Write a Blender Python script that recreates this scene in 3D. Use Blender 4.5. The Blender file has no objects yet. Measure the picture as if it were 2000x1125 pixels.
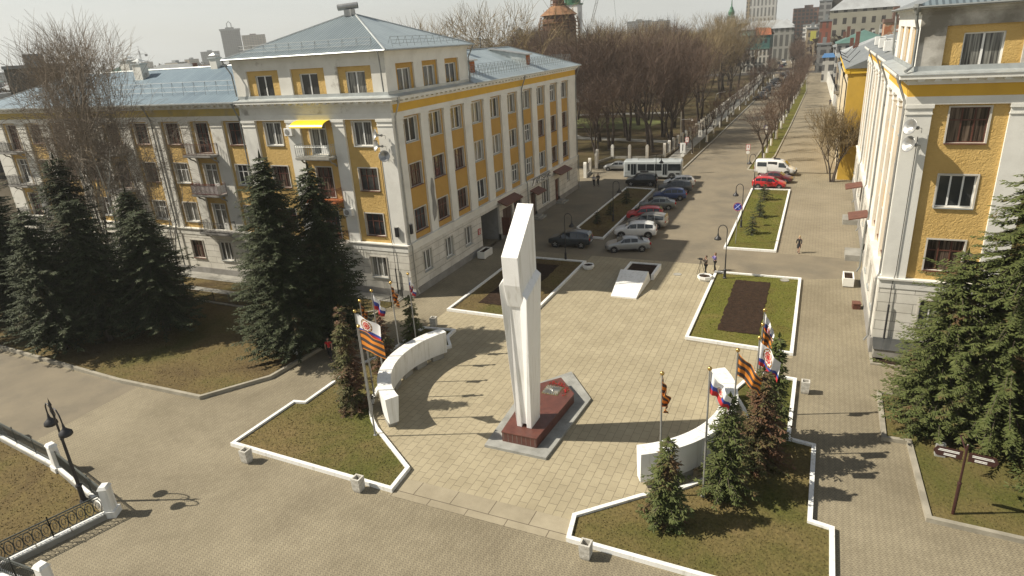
import bpy, math, random
from math import sin, cos, pi, radians, sqrt, atan2
from mathutils import Vector, Matrix, noise
random.seed(7)
S = bpy.context.scene
COL = S.collection

# ------------------------------------------------------------------ camera
W = 2000.0; FPX = 1272.96
def camera():
    yaw, pitch, roll = radians(-25.607), radians(20.670), radians(-3.681)
    fwd = Vector((sin(yaw)*cos(pitch), cos(yaw)*cos(pitch), -sin(pitch)))
    right = Vector((cos(yaw), -sin(yaw), 0)); up = right.cross(fwd)
    r2 = cos(roll)*right + sin(roll)*up; u2 = -sin(roll)*right + cos(roll)*up
    m = Matrix(((r2.x, u2.x, -fwd.x, 0), (r2.y, u2.y, -fwd.y, 0), (r2.z, u2.z, -fwd.z, 20.0), (0, 0, 0, 1)))
    cd = bpy.data.cameras.new('camera'); c = bpy.data.objects.new('camera', cd); COL.objects.link(c)
    c.matrix_world = m; cd.sensor_width = 36.0; cd.lens = FPX/W*36.0
    cd.clip_start = 0.5; cd.clip_end = 6000
    S.camera = c
camera()

# ------------------------------------------------------------------ light
SUN_AZ = radians(22.0); SUN_EL = radians(44.5)     # direction the light travels, height of the sun
def light():
    d = Vector((cos(SUN_AZ)*cos(SUN_EL), sin(SUN_AZ)*cos(SUN_EL), -sin(SUN_EL)))
    l = bpy.data.lights.new('sun', 'SUN'); l.energy = 5.0; l.angle = radians(0.55); l.color = (1.0, 0.92, 0.79)
    o = bpy.data.objects.new('sun', l); COL.objects.link(o)
    o.rotation_euler = d.to_track_quat('-Z', 'Y').to_euler()
    w = bpy.data.worlds.new('World'); S.world = w; w.use_nodes = True
    nt = w.node_tree; nt.nodes.clear()
    sky = nt.nodes.new('ShaderNodeTexSky'); sky.sky_type = 'NISHITA'; sky.sun_disc = False
    sky.sun_elevation = SUN_EL; sky.sun_rotation = atan2(-d.x, -d.y)
    sky.dust_density = 2.5; sky.air_density = 1.0; sky.ozone_density = 1.0
    tc = nt.nodes.new('ShaderNodeTexCoord'); mp = nt.nodes.new('ShaderNodeMapping')
    mp.inputs['Scale'].default_value = (1.2, 1.2, 6.0); mp.inputs['Rotation'].default_value = (0, 0.06, 0.5)
    nz = nt.nodes.new('ShaderNodeTexNoise'); nz.inputs['Scale'].default_value = 2.2; nz.inputs['Detail'].default_value = 6; nz.inputs['Roughness'].default_value = 0.55
    rp = nt.nodes.new('ShaderNodeValToRGB'); rp.color_ramp.elements[0].position = 0.35; rp.color_ramp.elements[0].color = (0.70,)*3+(1,)
    rp.color_ramp.elements[1].position = 0.68; rp.color_ramp.elements[1].color = (0.90,)*3+(1,)
    mx = nt.nodes.new('ShaderNodeMix'); mx.data_type = 'RGBA'; mx.inputs[7].default_value = (7.0, 7.15, 6.75, 1)
    bg = nt.nodes.new('ShaderNodeBackground'); bg.inputs['Strength'].default_value = 0.085
    out = nt.nodes.new('ShaderNodeOutputWorld')
    L = nt.links.new
    sz = nt.nodes.new('ShaderNodeSeparateXYZ'); L(tc.outputs['Generated'], sz.inputs[0])
    er = nt.nodes.new('ShaderNodeValToRGB'); er.color_ramp.elements[0].position = 0.0; er.color_ramp.elements[0].color = (7.3, 7.45, 7.1, 1); er.color_ramp.elements[1].position = 0.75; er.color_ramp.elements[1].color = (1.9, 2.05, 2.25, 1)
    x_ = er.color_ramp.elements.new(0.16); x_.color = (6.4, 6.6, 6.35, 1); x_ = er.color_ramp.elements.new(0.36); x_.color = (3.3, 3.5, 3.6, 1)
    L(sz.outputs['Z'], er.inputs['Fac']); L(er.outputs['Color'], mx.inputs[7])
    L(tc.outputs['Generated'], mp.inputs['Vector']); L(mp.outputs['Vector'], nz.inputs['Vector']); L(nz.outputs['Fac'], rp.inputs['Fac'])
    L(rp.outputs['Color'], mx.inputs[0]); L(sky.outputs['Color'], mx.inputs[6]); L(mx.outputs[2], bg.inputs['Color']); L(bg.outputs['Background'], out.inputs['Surface'])
light()
S.render.resolution_x = 1024; S.render.resolution_y = 576
S.view_settings.view_transform = 'Standard'; S.view_settings.look = 'None'
S.view_settings.exposure = 0.45; S.view_settings.gamma = 1.0
try:
    S.cycles.max_bounces = 5; S.cycles.diffuse_bounces = 3; S.cycles.transparent_max_bounces = 8
except Exception: pass

# ------------------------------------------------------------------ materials
MATS = {}
def nmat(name):
    m = bpy.data.materials.new(name); m.use_nodes = True; MATS[name] = m
    nt = m.node_tree; b = nt.nodes['Principled BSDF']
    return m, nt, b
def mat(name, col, rough=0.75, col2=None, scale=1.0, detail=5, bump=0.0, bscale=None, metal=0.0, spec=0.5, contrast=(0.35, 0.65), coord='Object', col3=None, scale3=0.15, fac3=(0.45, 0.7)):
    m, nt, b = nmat(name); L = nt.links.new
    b.inputs['Roughness'].default_value = rough; b.inputs['Metallic'].default_value = metal
    b.inputs['Specular IOR Level'].default_value = spec
    b.inputs['Base Color'].default_value = (*col, 1)
    if col2 or bump:
        tc = nt.nodes.new('ShaderNodeTexCoord')
    if col2:
        n = nt.nodes.new('ShaderNodeTexNoise'); n.inputs['Scale'].default_value = scale; n.inputs['Detail'].default_value = detail; n.inputs['Roughness'].default_value = 0.62
        L(tc.outputs[coord], n.inputs['Vector'])
        r = nt.nodes.new('ShaderNodeValToRGB'); r.color_ramp.elements[0].position = contrast[0]; r.color_ramp.elements[1].position = contrast[1]
        r.color_ramp.elements[0].color = (*col, 1); r.color_ramp.elements[1].color = (*col2, 1)
        L(n.outputs['Fac'], r.inputs['Fac']); last = r.outputs['Color']
        if col3:
            n3 = nt.nodes.new('ShaderNodeTexNoise'); n3.inputs['Scale'].default_value = scale3; n3.inputs['Detail'].default_value = 7; n3.inputs['Roughness'].default_value = 0.65
            L(tc.outputs[coord], n3.inputs['Vector'])
            r3 = nt.nodes.new('ShaderNodeValToRGB'); r3.color_ramp.elements[0].position = fac3[0]; r3.color_ramp.elements[1].position = fac3[1]
            L(n3.outputs['Fac'], r3.inputs['Fac'])
            mx = nt.nodes.new('ShaderNodeMix'); mx.data_type = 'RGBA'; L(r3.outputs['Color'], mx.inputs[0]); L(last, mx.inputs[6]); mx.inputs[7].default_value = (*col3, 1)
            last = mx.outputs[2]
        L(last, b.inputs['Base Color'])
    if bump:
        n2 = nt.nodes.new('ShaderNodeTexNoise'); n2.inputs['Scale'].default_value = bscale or scale*4; n2.inputs['Detail'].default_value = 4
        L(tc.outputs[coord], n2.inputs['Vector'])
        bp = nt.nodes.new('ShaderNodeBump'); bp.inputs['Strength'].default_value = bump; bp.inputs['Distance'].default_value = 0.05
        L(n2.outputs['Fac'], bp.inputs['Height']); L(bp.outputs['Normal'], b.inputs['Normal'])
    return m
def brickmat(name, c1, c2, mortar, bw, bh, ms, rot=(0, 0, 0), offset=0.5, rough=0.85, var=None, vscale=0.25, bump=0.3, squash=1.0, fine=0.18, coord='Object'):
    m, nt, b = nmat(name); L = nt.links.new
    tc = nt.nodes.new('ShaderNodeTexCoord'); mp = nt.nodes.new('ShaderNodeMapping'); mp.inputs['Rotation'].default_value = rot
    br = nt.nodes.new('ShaderNodeTexBrick'); br.inputs['Scale'].default_value = 1.0
    br.inputs['Brick Width'].default_value = bw; br.inputs['Row Height'].default_value = bh; br.inputs['Mortar Size'].default_value = ms
    br.inputs['Mortar Smooth'].default_value = 0.1; br.inputs['Bias'].default_value = 0.0; br.offset = offset; br.squash = squash
    br.inputs['Color1'].default_value = (*c1, 1); br.inputs['Color2'].default_value = (*c2, 1); br.inputs['Mortar'].default_value = (*mortar, 1)
    # wobble the joints a little so that no line is ruler-straight
    nw = nt.nodes.new('ShaderNodeTexNoise'); nw.inputs['Scale'].default_value = 0.9; nw.inputs['Detail'].default_value = 3
    va = nt.nodes.new('ShaderNodeVectorMath'); va.operation = 'MULTIPLY_ADD'; va.inputs[1].default_value = (fine*0.25,)*3
    L(tc.outputs[coord], nw.inputs['Vector']); L(nw.outputs['Color'], va.inputs[0]); L(tc.outputs[coord], va.inputs[2])
    L(va.outputs[0], mp.inputs['Vector']); L(mp.outputs['Vector'], br.inputs['Vector'])
    n = nt.nodes.new('ShaderNodeTexNoise'); n.inputs['Scale'].default_value = vscale; n.inputs['Detail'].default_value = 8; n.inputs['Roughness'].default_value = 0.65
    L(tc.outputs[coord], n.inputs['Vector'])
    r = nt.nodes.new('ShaderNodeValToRGB'); r.color_ramp.elements[0].position = 0.3; r.color_ramp.elements[1].position = 0.72
    v = var or 0.72
    r.color_ramp.elements[0].color = (v, v*0.985, v*0.95, 1); r.color_ramp.elements[1].color = (1.12, 1.12, 1.12, 1)
    L(n.outputs['Fac'], r.inputs['Fac'])
    mx = nt.nodes.new('ShaderNodeMix'); mx.data_type = 'RGBA'; mx.blend_type = 'MULTIPLY'; mx.inputs[0].default_value = 1.0
    L(br.outputs['Color'], mx.inputs[6]); L(r.outputs['Color'], mx.inputs[7]); L(mx.outputs[2], b.inputs['Base Color'])
    bp = nt.nodes.new('ShaderNodeBump'); bp.inputs['Strength'].default_value = bump; bp.inputs['Distance'].default_value = 0.02; bp.invert = True
    L(br.outputs['Fac'], bp.inputs['Height']); L(bp.outputs['Normal'], b.inputs['Normal'])
    b.inputs['Roughness'].default_value = rough
    return m
def seamat(name, c, c2, axis, sp, metal=0.35, rough=0.42, line=0.55, width=0.09):
    """painted sheet roof with raised seams every sp metres along the given object axis"""
    m, nt, b = nmat(name); L = nt.links.new
    tc = nt.nodes.new('ShaderNodeTexCoord'); sx = nt.nodes.new('ShaderNodeSeparateXYZ'); L(tc.outputs['Object'], sx.inputs[0])
    dv = nt.nodes.new('ShaderNodeMath'); dv.operation = 'DIVIDE'; dv.inputs[1].default_value = sp; L(sx.outputs[axis], dv.inputs[0])
    fr = nt.nodes.new('ShaderNodeMath'); fr.operation = 'FRACT'; L(dv.outputs[0], fr.inputs[0])
    ls = nt.nodes.new('ShaderNodeMath'); ls.operation = 'LESS_THAN'; ls.inputs[1].default_value = width; L(fr.outputs[0], ls.inputs[0])
    fl = nt.nodes.new('ShaderNodeMath'); fl.operation = 'FLOOR'; L(dv.outputs[0], fl.inputs[0])
    wn = nt.nodes.new('ShaderNodeTexWhiteNoise'); wn.noise_dimensions = '1D'; L(fl.outputs[0], wn.inputs['W'])
    n = nt.nodes.new('ShaderNodeTexNoise'); n.inputs['Scale'].default_value = 0.5; n.inputs['Detail'].default_value = 6; L(tc.outputs['Object'], n.inputs['Vector'])
    ad = nt.nodes.new('ShaderNodeMath'); ad.operation = 'MULTIPLY_ADD'; ad.inputs[1].default_value = 0.25; L(wn.outputs['Value'], ad.inputs[0]); L(n.outputs['Fac'], ad.inputs[2])
    r = nt.nodes.new('ShaderNodeValToRGB'); r.color_ramp.elements[0].position = 0.35; r.color_ramp.elements[1].position = 0.85
    r.color_ramp.elements[0].color = (*c, 1); r.color_ramp.elements[1].color = (*c2, 1); L(ad.outputs[0], r.inputs['Fac'])
    mx = nt.nodes.new('ShaderNodeMix'); mx.data_type = 'RGBA'; L(ls.outputs[0], mx.inputs[0]); L(r.outputs['Color'], mx.inputs[6]); mx.inputs[7].default_value = (c[0]*line, c[1]*line, c[2]*line, 1)
    L(mx.outputs[2], b.inputs['Base Color'])
    bp = nt.nodes.new('ShaderNodeBump'); bp.inputs['Strength'].default_value = 0.6; bp.inputs['Distance'].default_value = 0.04; L(ls.outputs[0], bp.inputs['Height']); L(bp.outputs['Normal'], b.inputs['Normal'])
    b.inputs['Metallic'].default_value = metal; b.inputs['Roughness'].default_value = rough
    return m

def grassmat(name, cols, scale=1.3, big=0.12, bump=0.9):
    m, nt, b = nmat(name); L = nt.links.new
    tc = nt.nodes.new('ShaderNodeTexCoord')
    n = nt.nodes.new('ShaderNodeTexNoise'); n.inputs['Scale'].default_value = big; n.inputs['Detail'].default_value = 7; n.inputs['Roughness'].default_value = 0.6; n.inputs['Distortion'].default_value = 0.4
    n2 = nt.nodes.new('ShaderNodeTexNoise'); n2.inputs['Scale'].default_value = scale*6; n2.inputs['Detail'].default_value = 4; n2.inputs['Roughness'].default_value = 0.7
    L(tc.outputs['Object'], n.inputs['Vector']); L(tc.outputs['Object'], n2.inputs['Vector'])
    r = nt.nodes.new('ShaderNodeValToRGB'); e = r.color_ramp.elements
    e[0].position = 0.36; e[0].color = (*cols[0], 1); e[1].position = 0.66; e[1].color = (*cols[2], 1)
    x = e.new(0.52); x.color = (*cols[1], 1)
    L(n.outputs['Fac'], r.inputs['Fac'])
    r2 = nt.nodes.new('ShaderNodeValToRGB'); r2.color_ramp.elements[0].position = 0.36; r2.color_ramp.elements[0].color = (0.76, 0.76, 0.76, 1)
    r2.color_ramp.elements[1].position = 0.66; r2.color_ramp.elements[1].color = (1.22, 1.2, 1.15, 1); L(n2.outputs['Fac'], r2.inputs['Fac'])
    mx = nt.nodes.new('ShaderNodeMix'); mx.data_type = 'RGBA'; mx.blend_type = 'MULTIPLY'; mx.inputs[0].default_value = 1
    L(r.outputs['Color'], mx.inputs[6]); L(r2.outputs['Color'], mx.inputs[7]); L(mx.outputs[2], b.inputs['Base Color'])
    bp = nt.nodes.new('ShaderNodeBump'); bp.inputs['Strength'].default_value = bump; bp.inputs['Distance'].default_value = 0.06; L(n2.outputs['Fac'], bp.inputs['Height']); L(bp.outputs['Normal'], b.inputs['Normal'])
    b.inputs['Roughness'].default_value = 0.95; b.inputs['Specular IOR Level'].default_value = 0.1
    return m

white = mat('white_paint', (0.80, 0.80, 0.77), 0.6, (0.70, 0.70, 0.66), 0.8, 6, 0.06, 6, contrast=(0.45, 0.85))
stelew = mat('stele_white', (0.86, 0.86, 0.84), 0.5, (0.76, 0.76, 0.72), 0.55, 7, 0.08, 2.5, contrast=(0.5, 0.85))
plaster = mat('white_plaster', (0.74, 0.73, 0.67), 0.85, (0.60, 0.585, 0.53), 0.6, 7, 0.12, 9, contrast=(0.45, 0.8))
peel = mat('peeling_plaster', (0.70, 0.685, 0.62), 0.9, (0.58, 0.565, 0.50), 0.8, 6, 0.12, 8, contrast=(0.4, 0.8), col3=(0.36, 0.34, 0.29), scale3=0.55, fac3=(0.58, 0.68))
peelheavy = mat('heavily_peeled_plaster', (0.52, 0.50, 0.45), 0.9, (0.40, 0.38, 0.33), 0.8, 7, 0.15, 8, contrast=(0.4, 0.8), col3=(0.22, 0.205, 0.17), scale3=0.45, fac3=(0.40, 0.60))
for _m in (stelew, white):
    nt = _m.node_tree; b_ = nt.nodes['Principled BSDF']; src = b_.inputs['Base Color'].links[0].from_socket; L_ = nt.links.new
    tc_ = nt.nodes.new('ShaderNodeTexCoord'); mp_ = nt.nodes.new('ShaderNodeMapping'); mp_.inputs['Scale'].default_value = (5, 5, .35); n_ = nt.nodes.new('ShaderNodeTexNoise'); n_.inputs['Scale'].default_value = 1; n_.inputs['Detail'].default_value = 6
    L_(tc_.outputs['Object'], mp_.inputs['Vector']); L_(mp_.outputs['Vector'], n_.inputs['Vector']); r_ = nt.nodes.new('ShaderNodeValToRGB'); r_.color_ramp.elements[0].position = .30; r_.color_ramp.elements[0].color = (.80, .79, .75, 1); r_.color_ramp.elements[1].position = .48; L_(n_.outputs['Fac'], r_.inputs['Fac'])
    x_ = nt.nodes.new('ShaderNodeMix'); x_.data_type = 'RGBA'; x_.blend_type = 'MULTIPLY'; x_.inputs[0].default_value = 1; L_(src, x_.inputs[6]); L_(r_.outputs['Color'], x_.inputs[7]); L_(x_.outputs[2], b_.inputs['Base Color'])
def stucco(name, c, c2, bump, bs):
    m = mat(name, c, 0.9, c2, 0.5, 7, contrast=(0.35, 0.75)); nt = m.node_tree; b = nt.nodes['Principled BSDF']; L = nt.links.new
    tc = nt.nodes.new('ShaderNodeTexCoord'); n = nt.nodes.new('ShaderNodeTexNoise'); n.inputs['Scale'].default_value = bs; n.inputs['Detail'].default_value = 3; n.inputs['Distortion'].default_value = 1.2
    L(tc.outputs['Object'], n.inputs['Vector'])
    bp = nt.nodes.new('ShaderNodeBump'); bp.inputs['Strength'].default_value = bump; bp.inputs['Distance'].default_value = 0.08; L(n.outputs['Fac'], bp.inputs['Height']); L(bp.outputs['Normal'], b.inputs['Normal'])
    return m
yel = stucco('yellow_roughcast', (0.60, 0.41, 0.145), (0.49, 0.32, 0.10), 0.65, 6.0)
yelside = stucco('yellow_stucco', (0.50, 0.30, 0.075), (0.41, 0.24, 0.055), 0.5, 3.5)
yelpaint = mat('yellow_frieze', (0.66, 0.40, 0.045), 0.8, (0.56, 0.33, 0.04), 0.7, 6, contrast=(0.4, 0.8))
yelpale = mat('pale_yellow_frieze', (0.50, 0.38, 0.11), 0.85, (0.38, 0.30, 0.12), 0.6, 7, contrast=(0.4, 0.75), col3=(0.28, 0.25, 0.18), scale3=0.5, fac3=(0.55, 0.7))
yelbright = mat('bright_yellow_plaster', (0.72, 0.47, 0.04), 0.85, (0.60, 0.36, 0.035), 0.5, 6, contrast=(0.4, 0.8))
rust = brickmat('rusticated_plaster', (0.70, 0.68, 0.61), (0.65, 0.63, 0.56), (0.30, 0.285, 0.25), 1.9, 0.62, 0.015, rot=(radians(90), 0, 0), rough=0.88, var=0.8, vscale=0.6, bump=1.0, fine=0.02)
rusty = brickmat('rusticated_plaster_side', (0.68, 0.66, 0.60), (0.63, 0.61, 0.55), (0.30, 0.285, 0.25), 1.9, 0.62, 0.015, rot=(0, radians(90), radians(-90)), rough=0.88, var=0.8, vscale=0.6, bump=1.0, fine=0.02)
plinthm = mat('grey_plinth', (0.30, 0.29, 0.27), 0.9, (0.22, 0.21, 0.19), 0.8, 6, 0.1, 8)
concrete = mat('weathered_concrete', (0.33, 0.32, 0.28), 0.9, (0.23, 0.22, 0.19), 0.9, 7, 0.15, 9)
kerbm = mat('kerb_stone', (0.36, 0.33, 0.26), 0.9, (0.24, 0.22, 0.17), 1.1, 7, 0.15, 9)
granite = mat('red_granite', (0.140, 0.052, 0.038), 0.4, (0.085, 0.034, 0.026), 3.0, 8, contrast=(0.35, 0.7))
greygran = mat('grey_granite_slab', (0.34, 0.34, 0.31), 0.8, (0.22, 0.22, 0.20), 1.3, 7, 0.06, 10)
glass = mat('window_glass', (0.035, 0.038, 0.04), 0.08, (0.06, 0.062, 0.06), 0.5, 3, spec=0.8)
carglass = mat('car_glass', (0.02, 0.024, 0.028), 0.06, spec=0.8)
def curtain(name, c1, c2, c3):
    m, nt, b = nmat(name); L = nt.links.new
    tc = nt.nodes.new('ShaderNodeTexCoord'); n = nt.nodes.new('ShaderNodeTexNoise'); n.inputs['Scale'].default_value = 1.0; n.inputs['Detail'].default_value = 3
    mp = nt.nodes.new('ShaderNodeMapping'); mp.inputs['Scale'].default_value = (9, 9, 0.35)
    L(tc.outputs['Object'], mp.inputs['Vector']); L(mp.outputs['Vector'], n.inputs['Vector'])
    r = nt.nodes.new('ShaderNodeValToRGB'); e = r.color_ramp.elements; e[0].position = 0.40; e[0].color = (*c1, 1); e[1].position = 0.62; e[1].color = (*c3, 1); x = e.new(0.5); x.color = (*c2, 1)
    L(n.outputs['Fac'], r.inputs['Fac']); L(r.outputs['Color'], b.inputs['Base Color']); b.inputs['Roughness'].default_value = 0.12; b.inputs['Specular IOR Level'].default_value = 0.7
    return m
curt = curtain('glass_with_curtain', (0.05, 0.05, 0.05), (0.14, 0.14, 0.125), (0.30, 0.30, 0.27))
curtbr = curtain('glass_with_brown_curtain', (0.03, 0.022, 0.018), (0.07, 0.05, 0.038), (0.16, 0.12, 0.09))
framew = mat('white_window_frame', (0.78, 0.78, 0.75), 0.45)
frameb = mat('brown_window_frame', (0.13, 0.045, 0.025), 0.6, (0.08, 0.03, 0.02), 4, 4)
trimp = mat('plaster_reveal', (0.60, 0.57, 0.50), 0.85, (0.48, 0.45, 0.39), 1.5, 5)
brownm = mat('brown_sheet', (0.16, 0.065, 0.04), 0.55, (0.11, 0.045, 0.03), 2, 5)
doorm = mat('dark_brown_door', (0.075, 0.04, 0.03), 0.6)
iron = mat('black_iron', (0.022, 0.022, 0.024), 0.5)
irongr = mat('green_grey_iron', (0.075, 0.085, 0.075), 0.55, (0.05, 0.055, 0.05), 3, 4)
galv = mat('galvanised_steel', (0.45, 0.45, 0.43), 0.35, (0.33, 0.33, 0.32), 2, 5, metal=0.6)
steelp = mat('grey_steel_pole', (0.34, 0.34, 0.32), 0.45, (0.25, 0.25, 0.24), 2, 4, metal=0.3)
zinc = mat('roof_tin', (0.50, 0.53, 0.52), 0.4, (0.38, 0.40, 0.39), 1.2, 6, metal=0.35)
pipe = mat('painted_downpipe', (0.27, 0.28, 0.27), 0.5, (0.19, 0.2, 0.19), 1.5, 5, metal=0.2)
brass = mat('brass', (0.62, 0.42, 0.14), 0.25, metal=0.9)
orange = mat('orange_boards', (0.42, 0.13, 0.03), 0.8, (0.32, 0.10, 0.03), 2, 5)
soil = mat('bare_soil', (0.048, 0.030, 0.020), 1.0, (0.026, 0.017, 0.012), 4.0, 9, 0.9, 14, spec=0.1)
asph = mat('tan_asphalt', (0.225, 0.190, 0.130), 0.9, (0.165, 0.140, 0.098), 0.35, 9, 0.25, 30, contrast=(0.3, 0.72), col3=(0.125, 0.110, 0.082), scale3=0.16, fac3=(0.5, 0.72))
asphd = mat('dark_asphalt', (0.075, 0.068, 0.058), 0.9, (0.055, 0.05, 0.045), 0.5, 7, 0.25, 30)
slabm = brickmat('stone_slabs', (0.355, 0.308, 0.205), (0.32, 0.276, 0.183), (0.175, 0.15, 0.10), 0.72, 0.44, 0.011, rot=(0, 0, radians(90)), rough=0.85, var=0.86, vscale=0.45, bump=0.6, fine=0.12)
borderm = brickmat('border_slabs', (0.335, 0.292, 0.205), (0.305, 0.265, 0.185), (0.13, 0.105, 0.07), 2.0, 1.4, 0.02, rough=0.85, var=0.78, vscale=0.6, bump=0.5, fine=0.05)
pavefar = brickmat('pale_paving', (0.27, 0.232, 0.160), (0.235, 0.20, 0.138), (0.15, 0.125, 0.085), 0.55, 0.28, 0.02, rough=0.88, var=0.82, vscale=0.2, bump=0.3, fine=0.1)
earth = mat('town_ground', (0.10, 0.085, 0.058), 1.0, (0.07, 0.058, 0.04), 0.03, 9, contrast=(0.3, 0.7), spec=0.1)
parkg = grassmat('park_ground', ((0.080, 0.058, 0.034), (0.085, 0.070, 0.034), (0.10, 0.072, 0.042)), 0.8, 0.06, 0.5)
lawnm = grassmat('spring_lawn', ((0.085, 0.092, 0.024), (0.135, 0.112, 0.044), (0.178, 0.134, 0.062)), 1.2, 0.16)
lawng = grassmat('green_lawn', ((0.12, 0.105, 0.030), (0.115, 0.120, 0.026), (0.155, 0.135, 0.042)), 1.2, 0.22)
lawnb = grassmat('brown_lawn', ((0.112, 0.082, 0.042), (0.150, 0.116, 0.052), (0.105, 0.098, 0.034)), 1.2, 0.2)
def pavers():
    """small interlocking pavers: short zigzag rows"""
    m, nt, b = nmat('zigzag_pavers'); L = nt.links.new
    tc = nt.nodes.new('ShaderNodeTexCoord'); sx = nt.nodes.new('ShaderNodeSeparateXYZ'); L(tc.outputs['Object'], sx.inputs[0])
    # zigzag: shear x by a triangle wave of y
    pp = nt.nodes.new('ShaderNodeMath'); pp.operation = 'PINGPONG'; pp.inputs[1].default_value = 0.13; L(sx.outputs['Y'], pp.inputs[0])
    ad = nt.nodes.new('ShaderNodeMath'); ad.operation = 'ADD'; L(sx.outputs['X'], ad.inputs[0]); L(pp.outputs[0], ad.inputs[1])
    cb = nt.nodes.new('ShaderNodeCombineXYZ'); L(ad.outputs[0], cb.inputs['X']); L(sx.outputs['Y'], cb.inputs['Y'])
    mp = nt.nodes.new('ShaderNodeMapping'); mp.inputs['Rotation'].default_value = (0, 0, radians(90)); L(cb.outputs[0], mp.inputs['Vector'])
    br = nt.nodes.new('ShaderNodeTexBrick'); br.inputs['Scale'].default_value = 1; br.inputs['Brick Width'].default_value = 0.26; br.inputs['Row Height'].default_value = 0.13; br.inputs['Mortar Size'].default_value = 0.014
    br.inputs['Mortar Smooth'].default_value = 0.3
    br.inputs['Color1'].default_value = (0.300, 0.260, 0.175, 1); br.inputs['Color2'].default_value = (0.258, 0.222, 0.148, 1); br.inputs['Mortar'].default_value = (0.155, 0.132, 0.092, 1)
    L(mp.outputs['Vector'], br.inputs['Vector'])
    n = nt.nodes.new('ShaderNodeTexNoise'); n.inputs['Scale'].default_value = 0.22; n.inputs['Detail'].default_value = 9; n.inputs['Roughness'].default_value = 0.62; L(tc.outputs['Object'], n.inputs['Vector'])
    r = nt.nodes.new('ShaderNodeValToRGB'); r.color_ramp.elements[0].position = 0.3; r.color_ramp.elements[0].color = (0.80, 0.79, 0.76, 1); r.color_ramp.elements[1].position = 0.7; r.color_ramp.elements[1].color = (1.08, 1.08, 1.08, 1)
    L(n.outputs['Fac'], r.inputs['Fac'])
    np_ = nt.nodes.new('ShaderNodeTexNoise'); np_.inputs['Scale'].default_value = 0.11; np_.inputs['Detail'].default_value = 10; np_.inputs['Roughness'].default_value = 0.7; np_.inputs['Distortion'].default_value = 1.0; L(tc.outputs['Object'], np_.inputs['Vector'])
    rp = nt.nodes.new('ShaderNodeValToRGB'); rp.color_ramp.elements[0].position = 0.40; rp.color_ramp.elements[0].color = (0.84, 0.83, 0.82, 1); rp.color_ramp.elements[1].position = 0.55; L(np_.outputs['Fac'], rp.inputs['Fac'])
    m0 = nt.nodes.new('ShaderNodeMix'); m0.data_type = 'RGBA'; m0.blend_type = 'MULTIPLY'; m0.inputs[0].default_value = 1; L(r.outputs['Color'], m0.inputs[6]); L(rp.outputs['Color'], m0.inputs[7])
    mx = nt.nodes.new('ShaderNodeMix'); mx.data_type = 'RGBA'; mx.blend_type = 'MULTIPLY'; mx.inputs[0].default_value = 1; L(br.outputs['Color'], mx.inputs[6]); L(m0.outputs[2], mx.inputs[7]); L(mx.outputs[2], b.inputs['Base Color'])
    bp = nt.nodes.new('ShaderNodeBump'); bp.invert = True; bp.inputs['Strength'].default_value = 0.4; bp.inputs['Distance'].default_value = 0.015; L(br.outputs['Fac'], bp.inputs['Height']); L(bp.outputs['Normal'], b.inputs['Normal'])
    b.inputs['Roughness'].default_value = 0.88
    return m
paverm = pavers()
bark = mat('dark_bark', (0.085, 0.065, 0.050), 0.95, (0.045, 0.035, 0.028), 3, 6)
twigm = mat('brown_twigs', (0.135, 0.090, 0.064), 0.95, (0.085, 0.058, 0.043), 0.4, 4)
twigold = mat('golden_twigs', (0.27, 0.205, 0.105), 0.95, (0.18, 0.135, 0.07), 0.4, 4)
birchb = mat('birch_bark', (0.62, 0.59, 0.52), 0.85, (0.08, 0.07, 0.055), 3.5, 5, contrast=(0.56, 0.66))
twigbirch = mat('birch_twigs', (0.30, 0.25, 0.19), 0.95, (0.19, 0.155, 0.12), 0.5, 4)
limew = mat('limewashed_trunk', (0.66, 0.65, 0.60), 0.9, (0.40, 0.38, 0.33), 3, 6, contrast=(0.45, 0.75))
def needles(name, g1, g2, br, pos):
    m, nt, b = nmat(name); L = nt.links.new
    tc = nt.nodes.new('ShaderNodeTexCoord'); oi = nt.nodes.new('ShaderNodeObjectInfo')
    va = nt.nodes.new('ShaderNodeVectorMath'); va.operation = 'ADD'; L(tc.outputs['Object'], va.inputs[0])
    ml = nt.nodes.new('ShaderNodeVectorMath'); ml.operation = 'SCALE'; ml.inputs['Scale'].default_value = 40; L(oi.outputs['Random'], ml.inputs[0]); L(ml.outputs[0], va.inputs[1])
    n = nt.nodes.new('ShaderNodeTexNoise'); n.inputs['Scale'].default_value = 0.55; n.inputs['Detail'].default_value = 6; n.inputs['Roughness'].default_value = 0.7; L(va.outputs[0], n.inputs['Vector'])
    n2 = nt.nodes.new('ShaderNodeTexNoise'); n2.inputs['Scale'].default_value = 3.0; n2.inputs['Detail'].default_value = 3; L(va.outputs[0], n2.inputs['Vector'])
    r = nt.nodes.new('ShaderNodeValToRGB'); r.color_ramp.elements[0].position = 0.35; r.color_ramp.elements[0].color = (*g1, 1); r.color_ramp.elements[1].position = 0.7; r.color_ramp.elements[1].color = (*g2, 1); L(n2.outputs['Fac'], r.inputs['Fac'])
    r2 = nt.nodes.new('ShaderNodeValToRGB'); r2.color_ramp.elements[0].position = pos; r2.color_ramp.elements[1].position = pos+0.10; L(n.outputs['Fac'], r2.inputs['Fac'])
    mx = nt.nodes.new('ShaderNodeMix'); mx.data_type = 'RGBA'; L(r2.outputs['Color'], mx.inputs[0]); L(r.outputs['Color'], mx.inputs[6]); mx.inputs[7].default_value = (*br, 1)
    L(mx.outputs[2], b.inputs['Base Color']); b.inputs['Roughness'].default_value = 0.7; b.inputs['Specular IOR Level'].default_value = 0.25
    return m
needdark = needles('dark_spruce_needles', (0.028, 0.038, 0.015), (0.062, 0.074, 0.030), (0.075, 0.050, 0.022), 0.58)
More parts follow.
